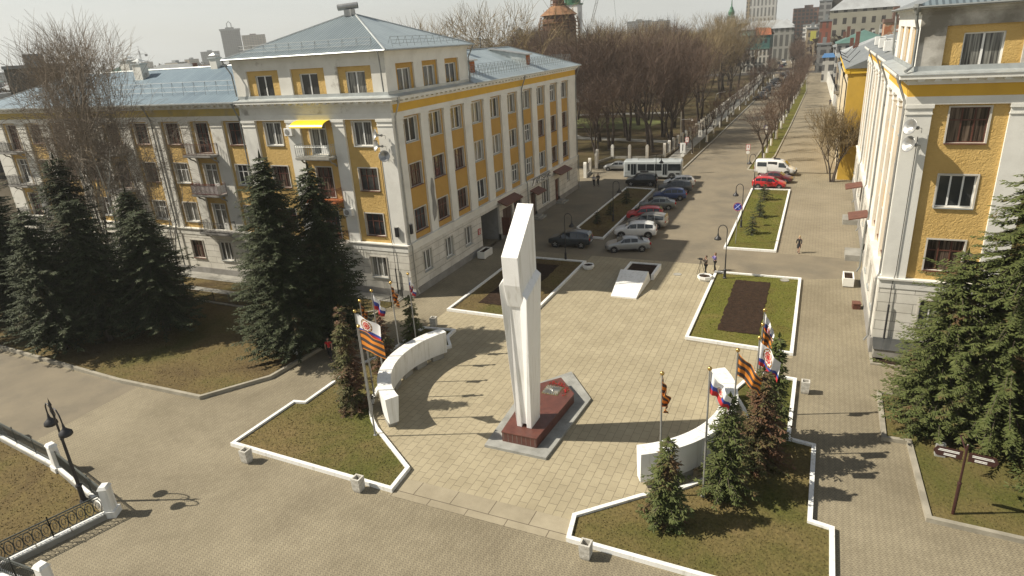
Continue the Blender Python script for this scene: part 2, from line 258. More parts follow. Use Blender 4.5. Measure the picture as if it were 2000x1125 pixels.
needmix = needles('browning_spruce_needles', (0.055, 0.072, 0.018), (0.105, 0.118, 0.036), (0.120, 0.070, 0.034), 0.57)
needred = needles('dried_spruce_needles', (0.070, 0.075, 0.024), (0.10, 0.095, 0.034), (0.125, 0.066, 0.036), 0.45)
roofX = seamat('grey_blue_roof_a', (0.105, 0.155, 0.195), (0.150, 0.210, 0.250), 'X', 0.42, metal=.1, rough=.55)
roofY = seamat('pale_blue_roof_b', (0.30, 0.36, 0.38), (0.42, 0.49, 0.50), 'Y', 0.55)
corrX = seamat('corrugated_roof_a', (0.15, 0.19, 0.21), (0.21, 0.255, 0.27), 'X', 0.30, metal=.15, rough=.5, width=0.4, line=0.62)
corrY = seamat('corrugated_roof_b', (0.36, 0.42, 0.44), (0.45, 0.52, 0.53), 'Y', 0.55, width=0.12, line=0.8)
roofold = seamat('old_grey_roof', (0.20, 0.215, 0.215), (0.30, 0.31, 0.30), 'Y', 0.7)
tyre = mat('tyre_rubber', (0.018, 0.018, 0.018), 0.85)
rimm = mat('wheel_rim', (0.42, 0.42, 0.42), 0.35, metal=0.7)
blackp = mat('black_plastic', (0.025, 0.025, 0.026), 0.6)
lampg = mat('headlight_lens', (0.55, 0.57, 0.58), 0.1, spec=0.8)
redl = mat('tail_lamp_lens', (0.35, 0.012, 0.012), 0.2)
def paint(name, c, metal=0.0):
    m = mat(name, c, 0.32, metal=metal); b = m.node_tree.nodes['Principled BSDF']; b.inputs['Coat Weight'].default_value = 0.6; b.inputs['Coat Roughness'].default_value = 0.08
    return m
skin = mat('skin', (0.42, 0.25, 0.17), 0.6)

# ------------------------------------------------------------------ mesh helpers
class MB:
    def __init__(s): s.v = []; s.f = []; s.m = []; s.uv = None
    def quad(s, a, b, c, d, mi=0):
        n = len(s.v); s.v += [tuple(a), tuple(b), tuple(c), tuple(d)]; s.f.append((n, n+1, n+2, n+3)); s.m.append(mi)
    def tri(s, a, b, c, mi=0):
        n = len(s.v); s.v += [tuple(a), tuple(b), tuple(c)]; s.f.append((n, n+1, n+2)); s.m.append(mi)
    def hexa(s, P, mi=0):   # 8 points: bottom 4 (ccw), top 4
        n = len(s.v); s.v += [tuple(p) for p in P]
        for q in ((3, 2, 1, 0), (4, 5, 6, 7), (0, 1, 5, 4), (1, 2, 6, 5), (2, 3, 7, 6), (3, 0, 4, 7)):
            s.f.append(tuple(n+i for i in q)); s.m.append(mi)
    def box(s, x0, y0, z0, x1, y1, z1, mi=0):
        s.hexa(((x0, y0, z0), (x1, y0, z0), (x1, y1, z0), (x0, y1, z0), (x0, y0, z1), (x1, y0, z1), (x1, y1, z1), (x0, y1, z1)), mi)
    def pbox(s, P, u0, u1, d0, d1, z0, z1, mi=0):
        s.hexa((P(u0, d0, z0), P(u1, d0, z0), P(u1, d1, z0), P(u0, d1, z0), P(u0, d0, z1), P(u1, d0, z1), P(u1, d1, z1), P(u0, d1, z1)), mi)
    def obox(s, c, sz, rz, mi=0, rx=0):
        M = Matrix.Translation(c) @ Matrix.Rotation(rz, 4, 'Z') @ Matrix.Rotation(rx, 4, 'X'); a, b, h = sz[0]/2, sz[1]/2, sz[2]/2
        s.hexa([M @ Vector(p) for p in ((-a, -b, -h), (a, -b, -h), (a, b, -h), (-a, b, -h), (-a, -b, h), (a, -b, h), (a, b, h), (-a, b, h))], mi)
    def prism(s, poly, z0, z1, mi=0, top=True, bottom=False, tmi=None):
        n = len(s.v); k = len(poly); s.v += [(x, y, z0) for x, y in poly] + [(x, y, z1) for x, y in poly]
        for i in range(k):
            j = (i+1) % k; s.f.append((n+i, n+j, n+k+j, n+k+i)); s.m.append(mi)
        if top: s.f.append(tuple(n+k+i for i in range(k))); s.m.append(mi if tmi is None else tmi)
        if bottom: s.f.append(tuple(n+k-1-i for i in range(k))); s.m.append(mi)
    def poly(s, pts, mi=0):
        n = len(s.v); s.v += [tuple(p) for p in pts]; s.f.append(tuple(range(n, n+len(pts)))); s.m.append(mi)
    def tube(s, pts, rad, n=6, mi=0, cap=True):
        pts = [Vector(p) for p in pts]
        if not hasattr(rad, '__len__'): rad = [rad]*len(pts)
        base = len(s.v); up = None
        for i, p in enumerate(pts):
            t = (pts[min(i+1, len(pts)-1)] - pts[max(i-1, 0)])
            if t.length < 1e-9: t = Vector((0, 0, 1))
            t.normalize()
            if up is None: up = Vector((0, 0, 1)) if abs(t.z) < 0.9 else Vector((1, 0, 0))
            a = t.cross(up)
            if a.length < 1e-4: a = t.orthogonal()
            a.normalize(); bb = a.cross(t); up = bb
            for k in range(n):
                th = 2*pi*k/n; q = p + (a*cos(th) + bb*sin(th))*rad[i]; s.v.append((q.x, q.y, q.z))
        for i in range(len(pts)-1):
            for k in range(n):
                k2 = (k+1) % n; A = base+i*n; s.f.append((A+k, A+k2, A+n+k2, A+n+k)); s.m.append(mi)
        if cap:
            s.f.append(tuple(base+n-1-k for k in range(n))); s.m.append(mi)
            e = base+(len(pts)-1)*n; s.f.append(tuple(e+k for k in range(n))); s.m.append(mi)
    def lathe(s, prof, c=(0, 0, 0), n=16, mi=0, M=None):
        base = len(s.v); c = Vector(c)
        for r, z in prof:
            for k in range(n):
                th = 2*pi*k/n; q = Vector((r*cos(th), r*sin(th), z))
                if M: q = M @ q
                q = q + c; s.v.append((q.x, q.y, q.z))
        for i in range(len(prof)-1):
            for k in range(n):
                k2 = (k+1) % n; A = base+i*n; s.f.append((A+k, A+k2, A+n+k2, A+n+k)); s.m.append(mi)
    def ball(s, c, r, n=10, mi=0, sz=1.0):
        s.lathe([(max(1e-4, r*sin(pi*i/(n//2+1))), -r*sz*cos(pi*i/(n//2+1))) for i in range(n//2+2)], c, n, mi)
    def build(s, name, mats, parent=None, smooth=False, kind=None, label=None):
        me = bpy.data.meshes.new(name); me.from_pydata(s.v, [], s.f)
        if not isinstance(mats, (list, tuple)): mats = [mats]
        for m in mats: me.materials.append(m)
        if len(mats) > 1: me.polygons.foreach_set('material_index', s.m)
        if smooth: me.polygons.foreach_set('use_smooth', [True]*len(s.f))
        if s.uv:
            ul = me.uv_layers.new(name='UVMap'); k = 0
            for f in s.f:
                for vi in f: ul.data[k].uv = s.uv[vi]; k += 1
        me.update()
        o = bpy.data.objects.new(name, me); COL.objects.link(o)
        if parent: o.parent = parent
        if kind: o['kind'] = kind
        if label: o['label'] = label
        return o

def tag(o, label=None, cat=None, group=None, kind=None):
    if label: o['label'] = label
    if cat: o['category'] = cat
    if group: o['group'] = group
    if kind: o['kind'] = kind
    return o
def thing(name, label, cat, loc=(0, 0, 0), rz=0.0, group=None, scale=None):
    o = bpy.data.objects.new(name, None); COL.objects.link(o); o.empty_display_size = 0.5
    o.location = loc; o.rotation_euler = (0, 0, rz)
    if scale: o.scale = scale if hasattr(scale, '__len__') else (scale,)*3
    return tag(o, label, cat, group)
def kids(o): return [c for c in bpy.data.objects if c.parent == o]
def copy_tree(o, parent=None, top=True, cache={}):
    c = o.copy(); COL.objects.link(c); c.parent = parent
    for ch in o.children: copy_tree(ch, c, False)
    return c
def dup(o, loc, rz=0.0, label=None, scale=None, group=None):
    c = copy_tree(o); c.location = loc; c.rotation_euler = (0, 0, rz)
    if scale: c.scale = scale if hasattr(scale, '__len__') else (scale,)*3
    if label: c['label'] = label
    if group: c['group'] = group
    return c
class Place:
    """first call moves the original, later calls copy it"""
    def __init__(s, o): s.o = o; s.used = False
    def __call__(s, loc, rz=0.0, label=None, scale=None, group=None):
        if not s.used:
            s.used = True; o = s.o; o.location = loc; o.rotation_euler = (0, 0, rz)
            if scale: o.scale = scale if hasattr(scale, '__len__') else (scale,)*3
            if label: o['label'] = label
            if group: o['group'] = group
            return o
        return dup(s.o, loc, rz, label, scale, group)
def struct(name, mb, m, **k):
    return mb.build(name, m, None, kind='structure', **k)
def offset_poly(poly, d):
    """inset a ccw polygon by d"""
    n = len(poly); out = []
    for i in range(n):
        p0 = Vector(poly[i-1]); p1 = Vector(poly[i]); p2 = Vector(poly[(i+1) % n])
        a = (p1-p0).normalized(); b = (p2-p1).normalized(); na = Vector((-a.y, a.x)); nb = Vector((-b.y, b.x))
        k = na+nb; k = k/ max(0.3, (1+na.dot(nb)))
        q = p1 + k*d; out.append((q.x, q.y))
    return out
def ccw(poly):
    a = sum(poly[i-1][0]*poly[i][1]-poly[i][0]*poly[i-1][1] for i in range(len(poly)))
    return poly if a > 0 else poly[::-1]
def kerb(poly, w=0.18, h=0.2, m=None, name='kerb', closed=True):
    poly = ccw(poly); ins = offset_poly(poly, w); b = MB(); n = len(poly)
    for i in range(n if closed else n-1):
        j = (i+1) % n; p, q, r, t = poly[i], poly[j], ins[j], ins[i]
        b.quad((*p, 0), (*q, 0), (*q, h), (*p, h)); b.quad((*p, h), (*q, h), (*r, h), (*t, h)); b.quad((*r, 0), (*t, 0), (*t, h), (*r, h))
    return struct(name, b, m or white), ins
def tri_fill(poly, z, mb, mi=0):
    from mathutils.geometry import tessellate_polygon
    n = len(mb.v); mb.v += [(x, y, z) for x, y in poly]
    for t in tessellate_polygon([[Vector((x, y, 0)) for x, y in poly]]):
        mb.f.append((n+t[0], n+t[1], n+t[2])); mb.m.append(mi)
def inside(p, poly):
    x, y = p; c = False; n = len(poly)
    for i in range(n):
        x0, y0 = poly[i-1]; x1, y1 = poly[i]
        if (y0 > y) != (y1 > y) and x < (x1-x0)*(y-y0)/(y1-y0)+x0: c = not c
    return c
def sheet(name, poly, z, m):
    b = MB(); tri_fill(poly, z, b); return struct(name, b, m)
TUFTS = []
def lawn(name, poly, z, m, tufts=1.0):
    poly = ccw(poly); b = MB(); tri_fill(poly, z, b); o = struct(name, b, m)
    xs = [p[0] for p in poly]; ys = [p[1] for p in poly]; A = (max(xs)-min(xs))*(max(ys)-min(ys)); n = int(A*60*tufts)
    t = MB()
    for _ in range(n):
        x = random.uniform(min(xs), max(xs)); y = random.uniform(min(ys), max(ys))
        if not inside((x, y), poly): continue
        a = random.uniform(0, 2*pi); w = random.uniform(0.012, 0.04); h = random.uniform(0.02, 0.06); lx, ly = random.uniform(-.03, .03), random.uniform(-.03, .03)
        t.tri((x-cos(a)*w, y-sin(a)*w, z), (x+cos(a)*w, y+sin(a)*w, z), (x+lx, y+ly, z+h))
    if t.f: t.build('grass', m, None, kind='stuff')
    return o

# ------------------------------------------------------------------ ground
b = MB(); b.quad((-3500, -600, -0.03), (3500, -600, -0.03), (3500, 5000, -0.03), (-3500, 5000, -0.03)); struct('ground', b, earth)
sheet('pavement', [(-90, -30), (40, -30), (40, 101), (-90, 101)], 0.0, paverm)
sheet('road', [(-90, 16.5), (-39.7, 16.5), (-39.7, 24.1), (-90, 24.9)], 0.004, asph)
# square of large stone slabs between the beds, with one row of long border slabs along its front edge
sheet('square', [(-20.6, 21.95), (-5.2, 21.95), (-2.0, 25.0), (-2.0, 38.5), (-0.05, 41.2), (-6.9, 41.6), (-6.9, 58.0), (-18.9, 58.0), (-18.9, 41.6), (-25.9, 41.5), (-25.9, 38.0), (-24.6, 38.0), (-24.6, 25)], 0.008, slabm)
sheet('square_border', [(-17.1, 20.55), (-8.0, 20.55), (-8.3, 21.95), (-17.3, 21.95)], 0.012, borderm)
sheet('road', [(-30.1, 58.0), (-18.9, 58.0), (-6.9, 58.0), (-6.9, 56.2), (0.2, 56.2), (4.2, 57.5), (4.2, 62.5), (-2.2, 62.8), (-2.3, 101.5), (-7.8, 101.6), (-8.2, 101.7), (-8.3, 240), (-11, 300), (-15, 400), (-20, 520), (-48, 1090), (-56, 1090), (-30, 520), (-23, 400), (-18.4, 300), (-17.0, 235), (-17.8, 134), (-18.3, 101), (-32, 101)], 0.004, asph)
sheet('promenade', [(-2.3, 62.8), (4.35, 62.5), (4.35, 91), (-2.3, 91)], 0.010, pavefar)
sheet('promenade', [(-5.9, 101.5), (4.4, 101.5), (3.0, 240), (0.5, 300), (-6, 480), (-11, 480), (-6.2, 300), (-4.9, 200)], 0.006, pavefar)
sheet('cross_road', [(-110, 318), (60, 318), (60, 332), (-110, 332)], 0.007, asphd)
# park and verge on the left of the street
sheet('park_ground', [(-300, 103), (-33, 103), (-22.8, 112), (-22.2, 235), (-26, 312), (-300, 312)], 0.02, parkg)
sheet('park_lawn', [(-55, 150), (-36, 146), (-33, 160), (-42, 168), (-60, 168)], 0.03, mat('bright_park_lawn', (0.13, 0.15, 0.035), 1.0, (0.09, 0.09, 0.03), 0.25, 7))
sheet('park_path', [(-46, 132), (-24, 127), (-24, 130), (-46, 135.5), (-70, 170), (-73, 168)], 0.035, concrete)
sheet('park_path', [(-75, 172), (-36, 176), (-36, 180), (-75, 176)], 0.035, concrete)
sheet('sidewalk', [(-22.6, 110), (-20.4, 108), (-20.1, 235), (-22, 312), (-24.5, 312), (-22.6, 235)], 0.03, concrete)
sheet('verge', [(-20.4, 104), (-18.5, 101.3), (-18.0, 134), (-17.2, 235), (-18.6, 300), (-22, 300), (-20.1, 235)], 0.03, parkg)
b = MB()
vl = [(-18.3, 101), (-17.85, 134), (-17.0, 235), (-18.4, 300)]
for i in range(3):
    p, q = vl[i], vl[i+1]
    b.hexa(((p[0]-.22, p[1], 0), (p[0], p[1], 0), (q[0], q[1], 0), (q[0]-.22, q[1], 0), (p[0]-.22, p[1], .17), (p[0], p[1], .17), (q[0], q[1], .17), (q[0]-.22, q[1], .17)))
struct('kerb', b, concrete)

AX = -12.9                                             # axis of the square
def mirror(pts): return [(2*AX-x, y) for x, y in pts]
def arc(c, r, a0, a1, n): return [(c[0]+r*cos(radians(a0+(a1-a0)*i/n)), c[1]+r*sin(radians(a0+(a1-a0)*i/n))) for i in range(n+1)]
CR = (-9.3, 31.0); CL = (-16.5, 31.0)
bedR = [(-8.1, 20.6), (2.2, 20.4), (2.2, 25.15), (1.35, 25.3), (1.4, 31.2), (0.2, 31.4), (0.25, 38.0), (-2.65, 38.2), (-2.6, 37.0)] + arc(CR, 7.35, 42, -62, 14)[1:] + [(-8.35, 22.15)]
bedL = [(-17.05, 20.75), (-17.2, 22.6)] + arc(CL, 7.35, 240, 140, 14) + [(-23.15, 37.1), (-23.2, 38.3), (-25.9, 38.0), (-26.05, 33.6), (-27.0, 31.0), (-27.06, 26.1), (-27.8, 25.95), (-27.95, 21.05)]
for nm, bd, mm in (('lawn', bedR, lawnm), ('lawn', bedL, lawnm)):
    k, ins = kerb(bd, 0.2, 0.22, white); lawn(nm, offset_poly(ccw(bd), 0.19), 0.10, mm, 1.4)
def rectbed(x0, y0, x1, y1, m, soilrect=None, skew=0, h=0.2):
    p = [(x0, y0), (x1, y0-skew), (x1, y1), (x0, y1)]
    kerb(p, 0.22, h, white); lawn('lawn', offset_poly(p, 0.21), 0.08, m, 1.0)
    if soilrect:
        a = soilrect; pts = []
        for i in range(14): pts.append((a[0]+(a[2]-a[0])*i/14+random.uniform(-.05, .05), a[1]+random.uniform(-.06, .06)))
        for i in range(30): pts.append((a[2]+random.uniform(-.07, .07), a[1]+(a[3]-a[1])*i/30))
        for i in range(14): pts.append((a[2]-(a[2]-a[0])*i/14, a[3]+random.uniform(-.06, .06)))
        for i in range(30): pts.append((a[0]+random.uniform(-.07, .07), a[3]-(a[3]-a[1])*i/30))
        sheet('flower_bed_soil', pts, 0.115, soil)
rectbed(-7.05, 41.85, -0.1, 56.0, lawng, (-5.15, 43.8, -2.4, 54.4), 0.5)
rectbed(-25.9, 41.6, -18.8, 55.9, lawnb, (-24.1, 43.7, -20.9, 54.2), 0.1)
rectbed(-7.25, 63.0, -2.5, 89.5, lawng)
p3 = [(-23.6, 66.9), (-21.0, 63.6), (-19.4, 63.5), (-19.4, 87.3), (-23.5, 87.9)]
kerb(p3, 0.2, 0.2, white); lawn('lawn', offset_poly(ccw(p3), 0.19), 0.08, lawnb, 0.7)
gs = [(-9.1, 102.6), (-7.4, 101.6), (-5.9, 114), (-5.3, 150), (-4.4, 230), (-6.2, 300), (-8.4, 300), (-7.4, 240), (-8.3, 130)]
kerb(gs, 0.2, 0.16, kerbm); lawn('lawn', offset_poly(ccw(gs), 0.18), 0.06, lawng, 0.05)
lawnLp = [(-34.0, 24.26), (-31.5, 27.9), (-31.15, 32.4), (-31.0, 40.2), (-33.0, 38.2), (-44, 37.1), (-53, 37.4), (-90, 38), (-90, 26.0), (-56.4, 24.85), (-41.6, 24.1)]
kerb(lawnLp, 0.22, 0.24, kerbm); lawn('lawn', offset_poly(ccw(lawnLp), 0.21), 0.16, lawnb, 0.7)
sheet('garden_strip', [(-90, 38.3), (-53, 37.8), (-44, 37.5), (-33, 38.6), (-31.0, 40.8), (-31.0, 43.0), (-90, 43.0)], 0.02, lawnb)
sheet('blind_area', [(-90, 41.9), (-30.9, 41.9), (-30.9, 43.5), (-90, 43.5)], 0.05, concrete)
sheet('garden_path', [(-90, 39.6), (-52, 39.3), (-44, 39.2), (-44, 40.0), (-90, 40.5)], 0.045, concrete)
lawnRp = [(4.45, 37.8), (4.4, 32.85), (5.5, 32.9), (5.7, 27.0), (9.1, 26.85), (30, 26.6), (30, 37.8)]
kerb(lawnRp, 0.22, 0.22, kerbm); lawn('lawn', offset_poly(ccw(lawnRp), 0.21), 0.14, lawnm, 0.8)
rr = [(4.3, 41.5), (30, 41.5), (30, 43.1), (4.3, 43.1)]
kerb(rr, 0.15, 0.12, kerbm); sheet('bare_strip', offset_poly(ccw(rr), 0.14), 0.06, soil)
# lawn inside the railing, lower left corner
fl = [(-29.35, 14.5), (-35.3, 16.0), (-42.1, 16.75), (-60, 18.6), (-60, 2), (-30.6, 2), (-30.5, 10.2)]
lawn('lawn', fl, 0.06, lawnb, 1.0)
b = MB()
for (mx_, my_) in ((-10.06, 54.77), (-1.35, 55.3)):
    b.lathe([(0.36, 0.0), (0.36, 0.025), (0.30, 0.025), (0.29, 0.012), (0.001, 0.012)], (mx_, my_, 0.012 if mx_ < -5 else 0.10), 20)
    b.build('manhole_cover', concrete, None, kind='structure'); b = MB()

# ------------------------------------------------------------------ monument
def monument():
    t = thing('war_memorial', 'tall white slanted stele on a red granite plinth in the slab square', 'monument', (-12.75, 27.0, 0))
    # grey stepped slab (hexagonal end), red granite plinth with bronze star
    sl = [(-1.75, -1.35), (1.75, -1.35), (2.1, 4.95), (-.1, 7.75), (-2.1, 4.95)]
    b = MB(); b.prism(sl, 0, 0.16); s = b.build('base_slab', greygran, t)
    rd = [(-0.98, -0.72), (0.98, -0.72), (1.32, 4.2), (-0.05, 5.75), (-1.30, 4.35)]
    b = MB(); b.prism(rd, 0.16, 0.74)
    r = b.build('plinth', granite, t)
    b = MB(); ins = offset_poly(rd, -0.03); b.prism(ins, 0.70, 0.752); b.build('coping', granite, r)
    b = MB()
    for i in range(8):
        x = -0.9+i*0.257; b.box(x, -0.728, 0.2, x+0.012, -0.719, 0.70)
    b.build('joint', concrete, r)
    # eternal flame plate: square with radiating rays and a raised star
    c = Vector((0.0, 4.15, 0.755)); b = MB(); b.obox(c, (1.0, 1.0, 0.03), 0.0)
    fp = b.build('flame_plate', mat('worn_bronze', (0.23, 0.19, 0.10), 0.45, metal=0.5), t)
    b = MB()
    for i in range(24):
        a = 2*pi*i/24; r0, r1 = 0.16, (0.46 if i % 2 else 0.52)/max(abs(cos(a)), abs(sin(a)))*0.9
        p = Vector((cos(a), sin(a), 0)); q = Vector((-sin(a), cos(a), 0))
        b.hexa([c+p*r0-q*.006+Vector((0, 0, .015)), c+p*r1-q*.03+Vector((0, 0, .015)), c+p*r1+q*.03+Vector((0, 0, .015)), c+p*r0+q*.006+Vector((0, 0, .015)),
                c+p*r0-q*.006+Vector((0, 0, .045)), c+p*r1-q*.03+Vector((0, 0, .045)), c+p*r1+q*.03+Vector((0, 0, .045)), c+p*r0+q*.006+Vector((0, 0, .045))])
    b.build('ray', galv, fp)
    b = MB(); top = c+Vector((0, 0, .12)); pts = []
    for i in range(10):
        a = pi/2+2*pi*i/10; rr_ = 0.24 if i % 2 == 0 else 0.10; pts.append(c+Vector((cos(a)*rr_, sin(a)*rr_, .03)))
    for i in range(10): b.tri(pts[i], pts[(i+1) % 10], top)
    b.build('star', galv, fp)
    # flowers laid around
    # stele: tapering flanged body + blade with slanted top
    h = 0.40; st = MB()
    def ringp(z, hw, yf, yb, xo=0.0): return (-hw+xo, hw+xo, yf, yb, z)
    # flanges (left one rises higher), channel between them at the front
    z0 = 0.752
    def flange(sgn, ztip, zin, xo):
        wf = h+0.02; ws = 0.70; ch = 0.14            # half widths at foot/shoulder and channel
        xf0, xf1 = sgn*ch, sgn*wf; xs0, xs1 = sgn*0.30+xo, sgn*ws+xo
        yf, yb, sf, sb = 0.02, 1.22, -0.60, 1.35
        bt = [(xf0, yf, z0), (xf1, yf, z0), (xf1, yb, z0), (xf0, yb, z0)]
        tp = [(xs0, sf+.12, zin), (xs1, sf, ztip), (xs1, sb, ztip+0.75), (xs0, sb, zin+0.6)]
        if sgn < 0: bt = [bt[1], bt[0], bt[3], bt[2]]; tp = [tp[1], tp[0], tp[3], tp[2]]
        st.hexa(bt+tp)
    flange(1, 8.35, 8.85, 0.12); flange(-1, 9.0, 9.55, 0.10)
    # recessed web behind the channel
    st.hexa([(-.2, 0.10, z0+.18), (.2, 0.10, z0+.18), (.2, 1.18, z0), (-.2, 1.18, z0), (-.22, -.42, 8.9), (.44, -.42, 8.9), (.44, 1.3, 9.0), (-.22, 1.3, 9.0)])
    # blade
    xo = 0.14
    prof = [(-.42, 7.9), (1.36, 7.9), (1.42, 12.62), (-.78, 10.55), (-.70, 9.1)]
    n = len(st.v); k = len(prof)
    for sx_ in (-.43+xo, .43+xo):
        for y, z in prof: st.v.append((sx_, y, z))
    # pointed lower front of the blade between the shoulders
    st.f.append(tuple(n+i for i in range(k))); st.m.append(0); st.f.append(tuple(n+k+k-1-i for i in range(k))); st.m.append(0)
    for i in range(k):
        j = (i+1) % k; st.f.append((n+i, n+k+i, n+k+j, n+j)); st.m.append(0)
    o = st.build('stele', stelew, t)
    bv = o.modifiers.new('edge', 'BEVEL'); bv.width = 0.018; bv.segments = 2; bv.limit_method = 'ANGLE'; bv.angle_limit = radians(25)
    b = MB()
    for sx_ in (-1, 1): b.box(sx_*.14 if sx_ > 0 else -.40, 0.05, .748, .40 if sx_ > 0 else -.14, 1.18, .80)
    b.build('foot', brownm, t)
    # red carnations lying on the plinth
    tf = thing('flowers', 'red carnations laid around the flame plate on the granite plinth', 'flowers', (-12.75, 27.0, 0.752))
    b = MB(); g = MB(); rng = random.Random(3)
    for i in range(46):
        a = rng.uniform(-0.5, 2.2); rr_ = rng.uniform(0.72, 1.0); x, y = cos(a)*rr_, 4.15+sin(a)*rr_
        if not inside((x, y), offset_poly(rd, 0.08)): continue
        b.ball((x, y, .035), rng.uniform(.022, .04), 6); an = rng.uniform(0, 6.28); g.tube([(x, y, .03), (x+cos(an)*.2, y+sin(an)*.2, .012)], .008, 3)
    b.build('blossom', mat('carnation_red', (0.42, 0.012, 0.015), 0.7), tf); g.build('stem', needmix, tf)
monument()

# curved white walls either side
def curved_wall(c, a0, a1, name, label, flip):
    t = thing(name, label, 'wall', (c[0], c[1], 0)); N = 36; ri, ro = 6.05, 6.85; b = MB()
    zb, zt = 0.36, 1.95
    for i in range(N):
        A, B = radians(a0+(a1-a0)*i/N), radians(a0+(a1-a0)*(i+1)/N)
        def P(a, r, z): return (cos(a)*r, sin(a)*r, z)
        # inner foot is drawn in: the wall leans outwards like an upturned keel
        b.hexa([P(A, ri+.18, zb), P(B, ri+.18, zb), P(B, ro-.08, zb), P(A, ro-.08, zb), P(A, ri, zt), P(B, ri, zt), P(B, ro, zt), P(A, ro, zt)])
    wb_ = b.build('wall_body', white, t); wb_.modifiers.new('weld', 'WELD').merge_threshold = .001; b = MB(); rng = random.Random(5)
    for i in range(1, 6):
        A = radians(a0+(a1-a0)*i/6); d = 0.0016
        b.hexa([(cos(A-d)*ri*.999, sin(A-d)*ri*.999, zt), (cos(A+d)*ri*.999, sin(A+d)*ri*.999, zt), (cos(A+d)*ro, sin(A+d)*ro, zt), (cos(A-d)*ro, sin(A-d)*ro, zt),
                (cos(A-d)*ri*.999, sin(A-d)*ri*.999, zt+.004), (cos(A+d)*ri*.999, sin(A+d)*ri*.999, zt+.004), (cos(A+d)*ro, sin(A+d)*ro, zt+.004), (cos(A-d)*ro, sin(A-d)*ro, zt+.004)])
    b.build('joint', concrete, t)
    for i in range(7):
        A = radians(a0+(a1-a0)*(i+.5)/7); b = MB(); b.obox((cos(A)*(ri+.45), sin(A)*(ri+.45), .18), (.5, .9, .36), A); b.build('support', concrete, t)
curved_wall(CL, 147, 236, 'curved_wall', 'low curved white wall on the left of the stele, behind it three spruces', False)
curved_wall(CR, 33, -61, 'curved_wall', 'low curved white wall on the right of the stele, behind it the browning spruces', True)
# white ramp with black bed
t = thing('ramp_box', 'low white box with a sloping front and dark soil behind, far up the slab square', 'flower bed', (-13.1, 48.1, 0))
b = MB(); b.hexa([(-1.05, 0, 0), (1.05, 0, 0), (1.12, 4.7, 0), (-1.3, 4.7, 0), (-1.05, 0, .12), (1.05, 0, .12), (1.12, 3.9, 1.05), (-1.3, 3.9, 1.05)])
b.build('sloping_block', white, t)
b = MB()
for x0, y0, x1, y1 in ((-1.45, 4.7, -1.2, 7.7), (1.15, 4.7, 1.4, 7.7), (-1.2, 7.5, 1.15, 7.7)): b.box(x0, y0, 0, x1, y1, .5)
b.build('rim', white, t); b = MB(); b.box(-1.2, 4.75, 0, 1.15, 7.5, .4); b.build('bed_soil', soil, t)

# ------------------------------------------------------------------ facades
R0 = random.Random(11)
def wallgrid(mb, P, u0, u1, z0, z1, d, ops, mi=0, depth=0.22, jm=1):
    us = sorted({u0, u1} | {o[0] for o in ops} | {o[1] for o in ops}); zs = sorted({z0, z1} | {o[2] for o in ops} | {o[3] for o in ops})
    us = [u for u in us if u0 <= u <= u1]; zs = [z for z in zs if z0 <= z <= z1]
    for i in range(len(us)-1):
        for j in range(len(zs)-1):
            cu, cz = (us[i]+us[i+1])/2, (zs[j]+zs[j+1])/2
            if any(o[0] < cu < o[1] and o[2] < cz < o[3] for o in ops): continue
            mb.quad(P(us[i], d, zs[j]), P(us[i+1], d, zs[j]), P(us[i+1], d, zs[j+1]), P(us[i], d, zs[j+1]), mi)
    for a, b_, c, e in ops:
        for q in (((a, c), (b_, c)), ((b_, c), (b_, e)), ((b_, e), (a, e)), ((a, e), (a, c))):
            (ua, za), (ub, zb) = q; mb.quad(P(ua, d, za), P(ub, d, zb), P(ub, d-depth, zb), P(ua, d-depth, za), jm)
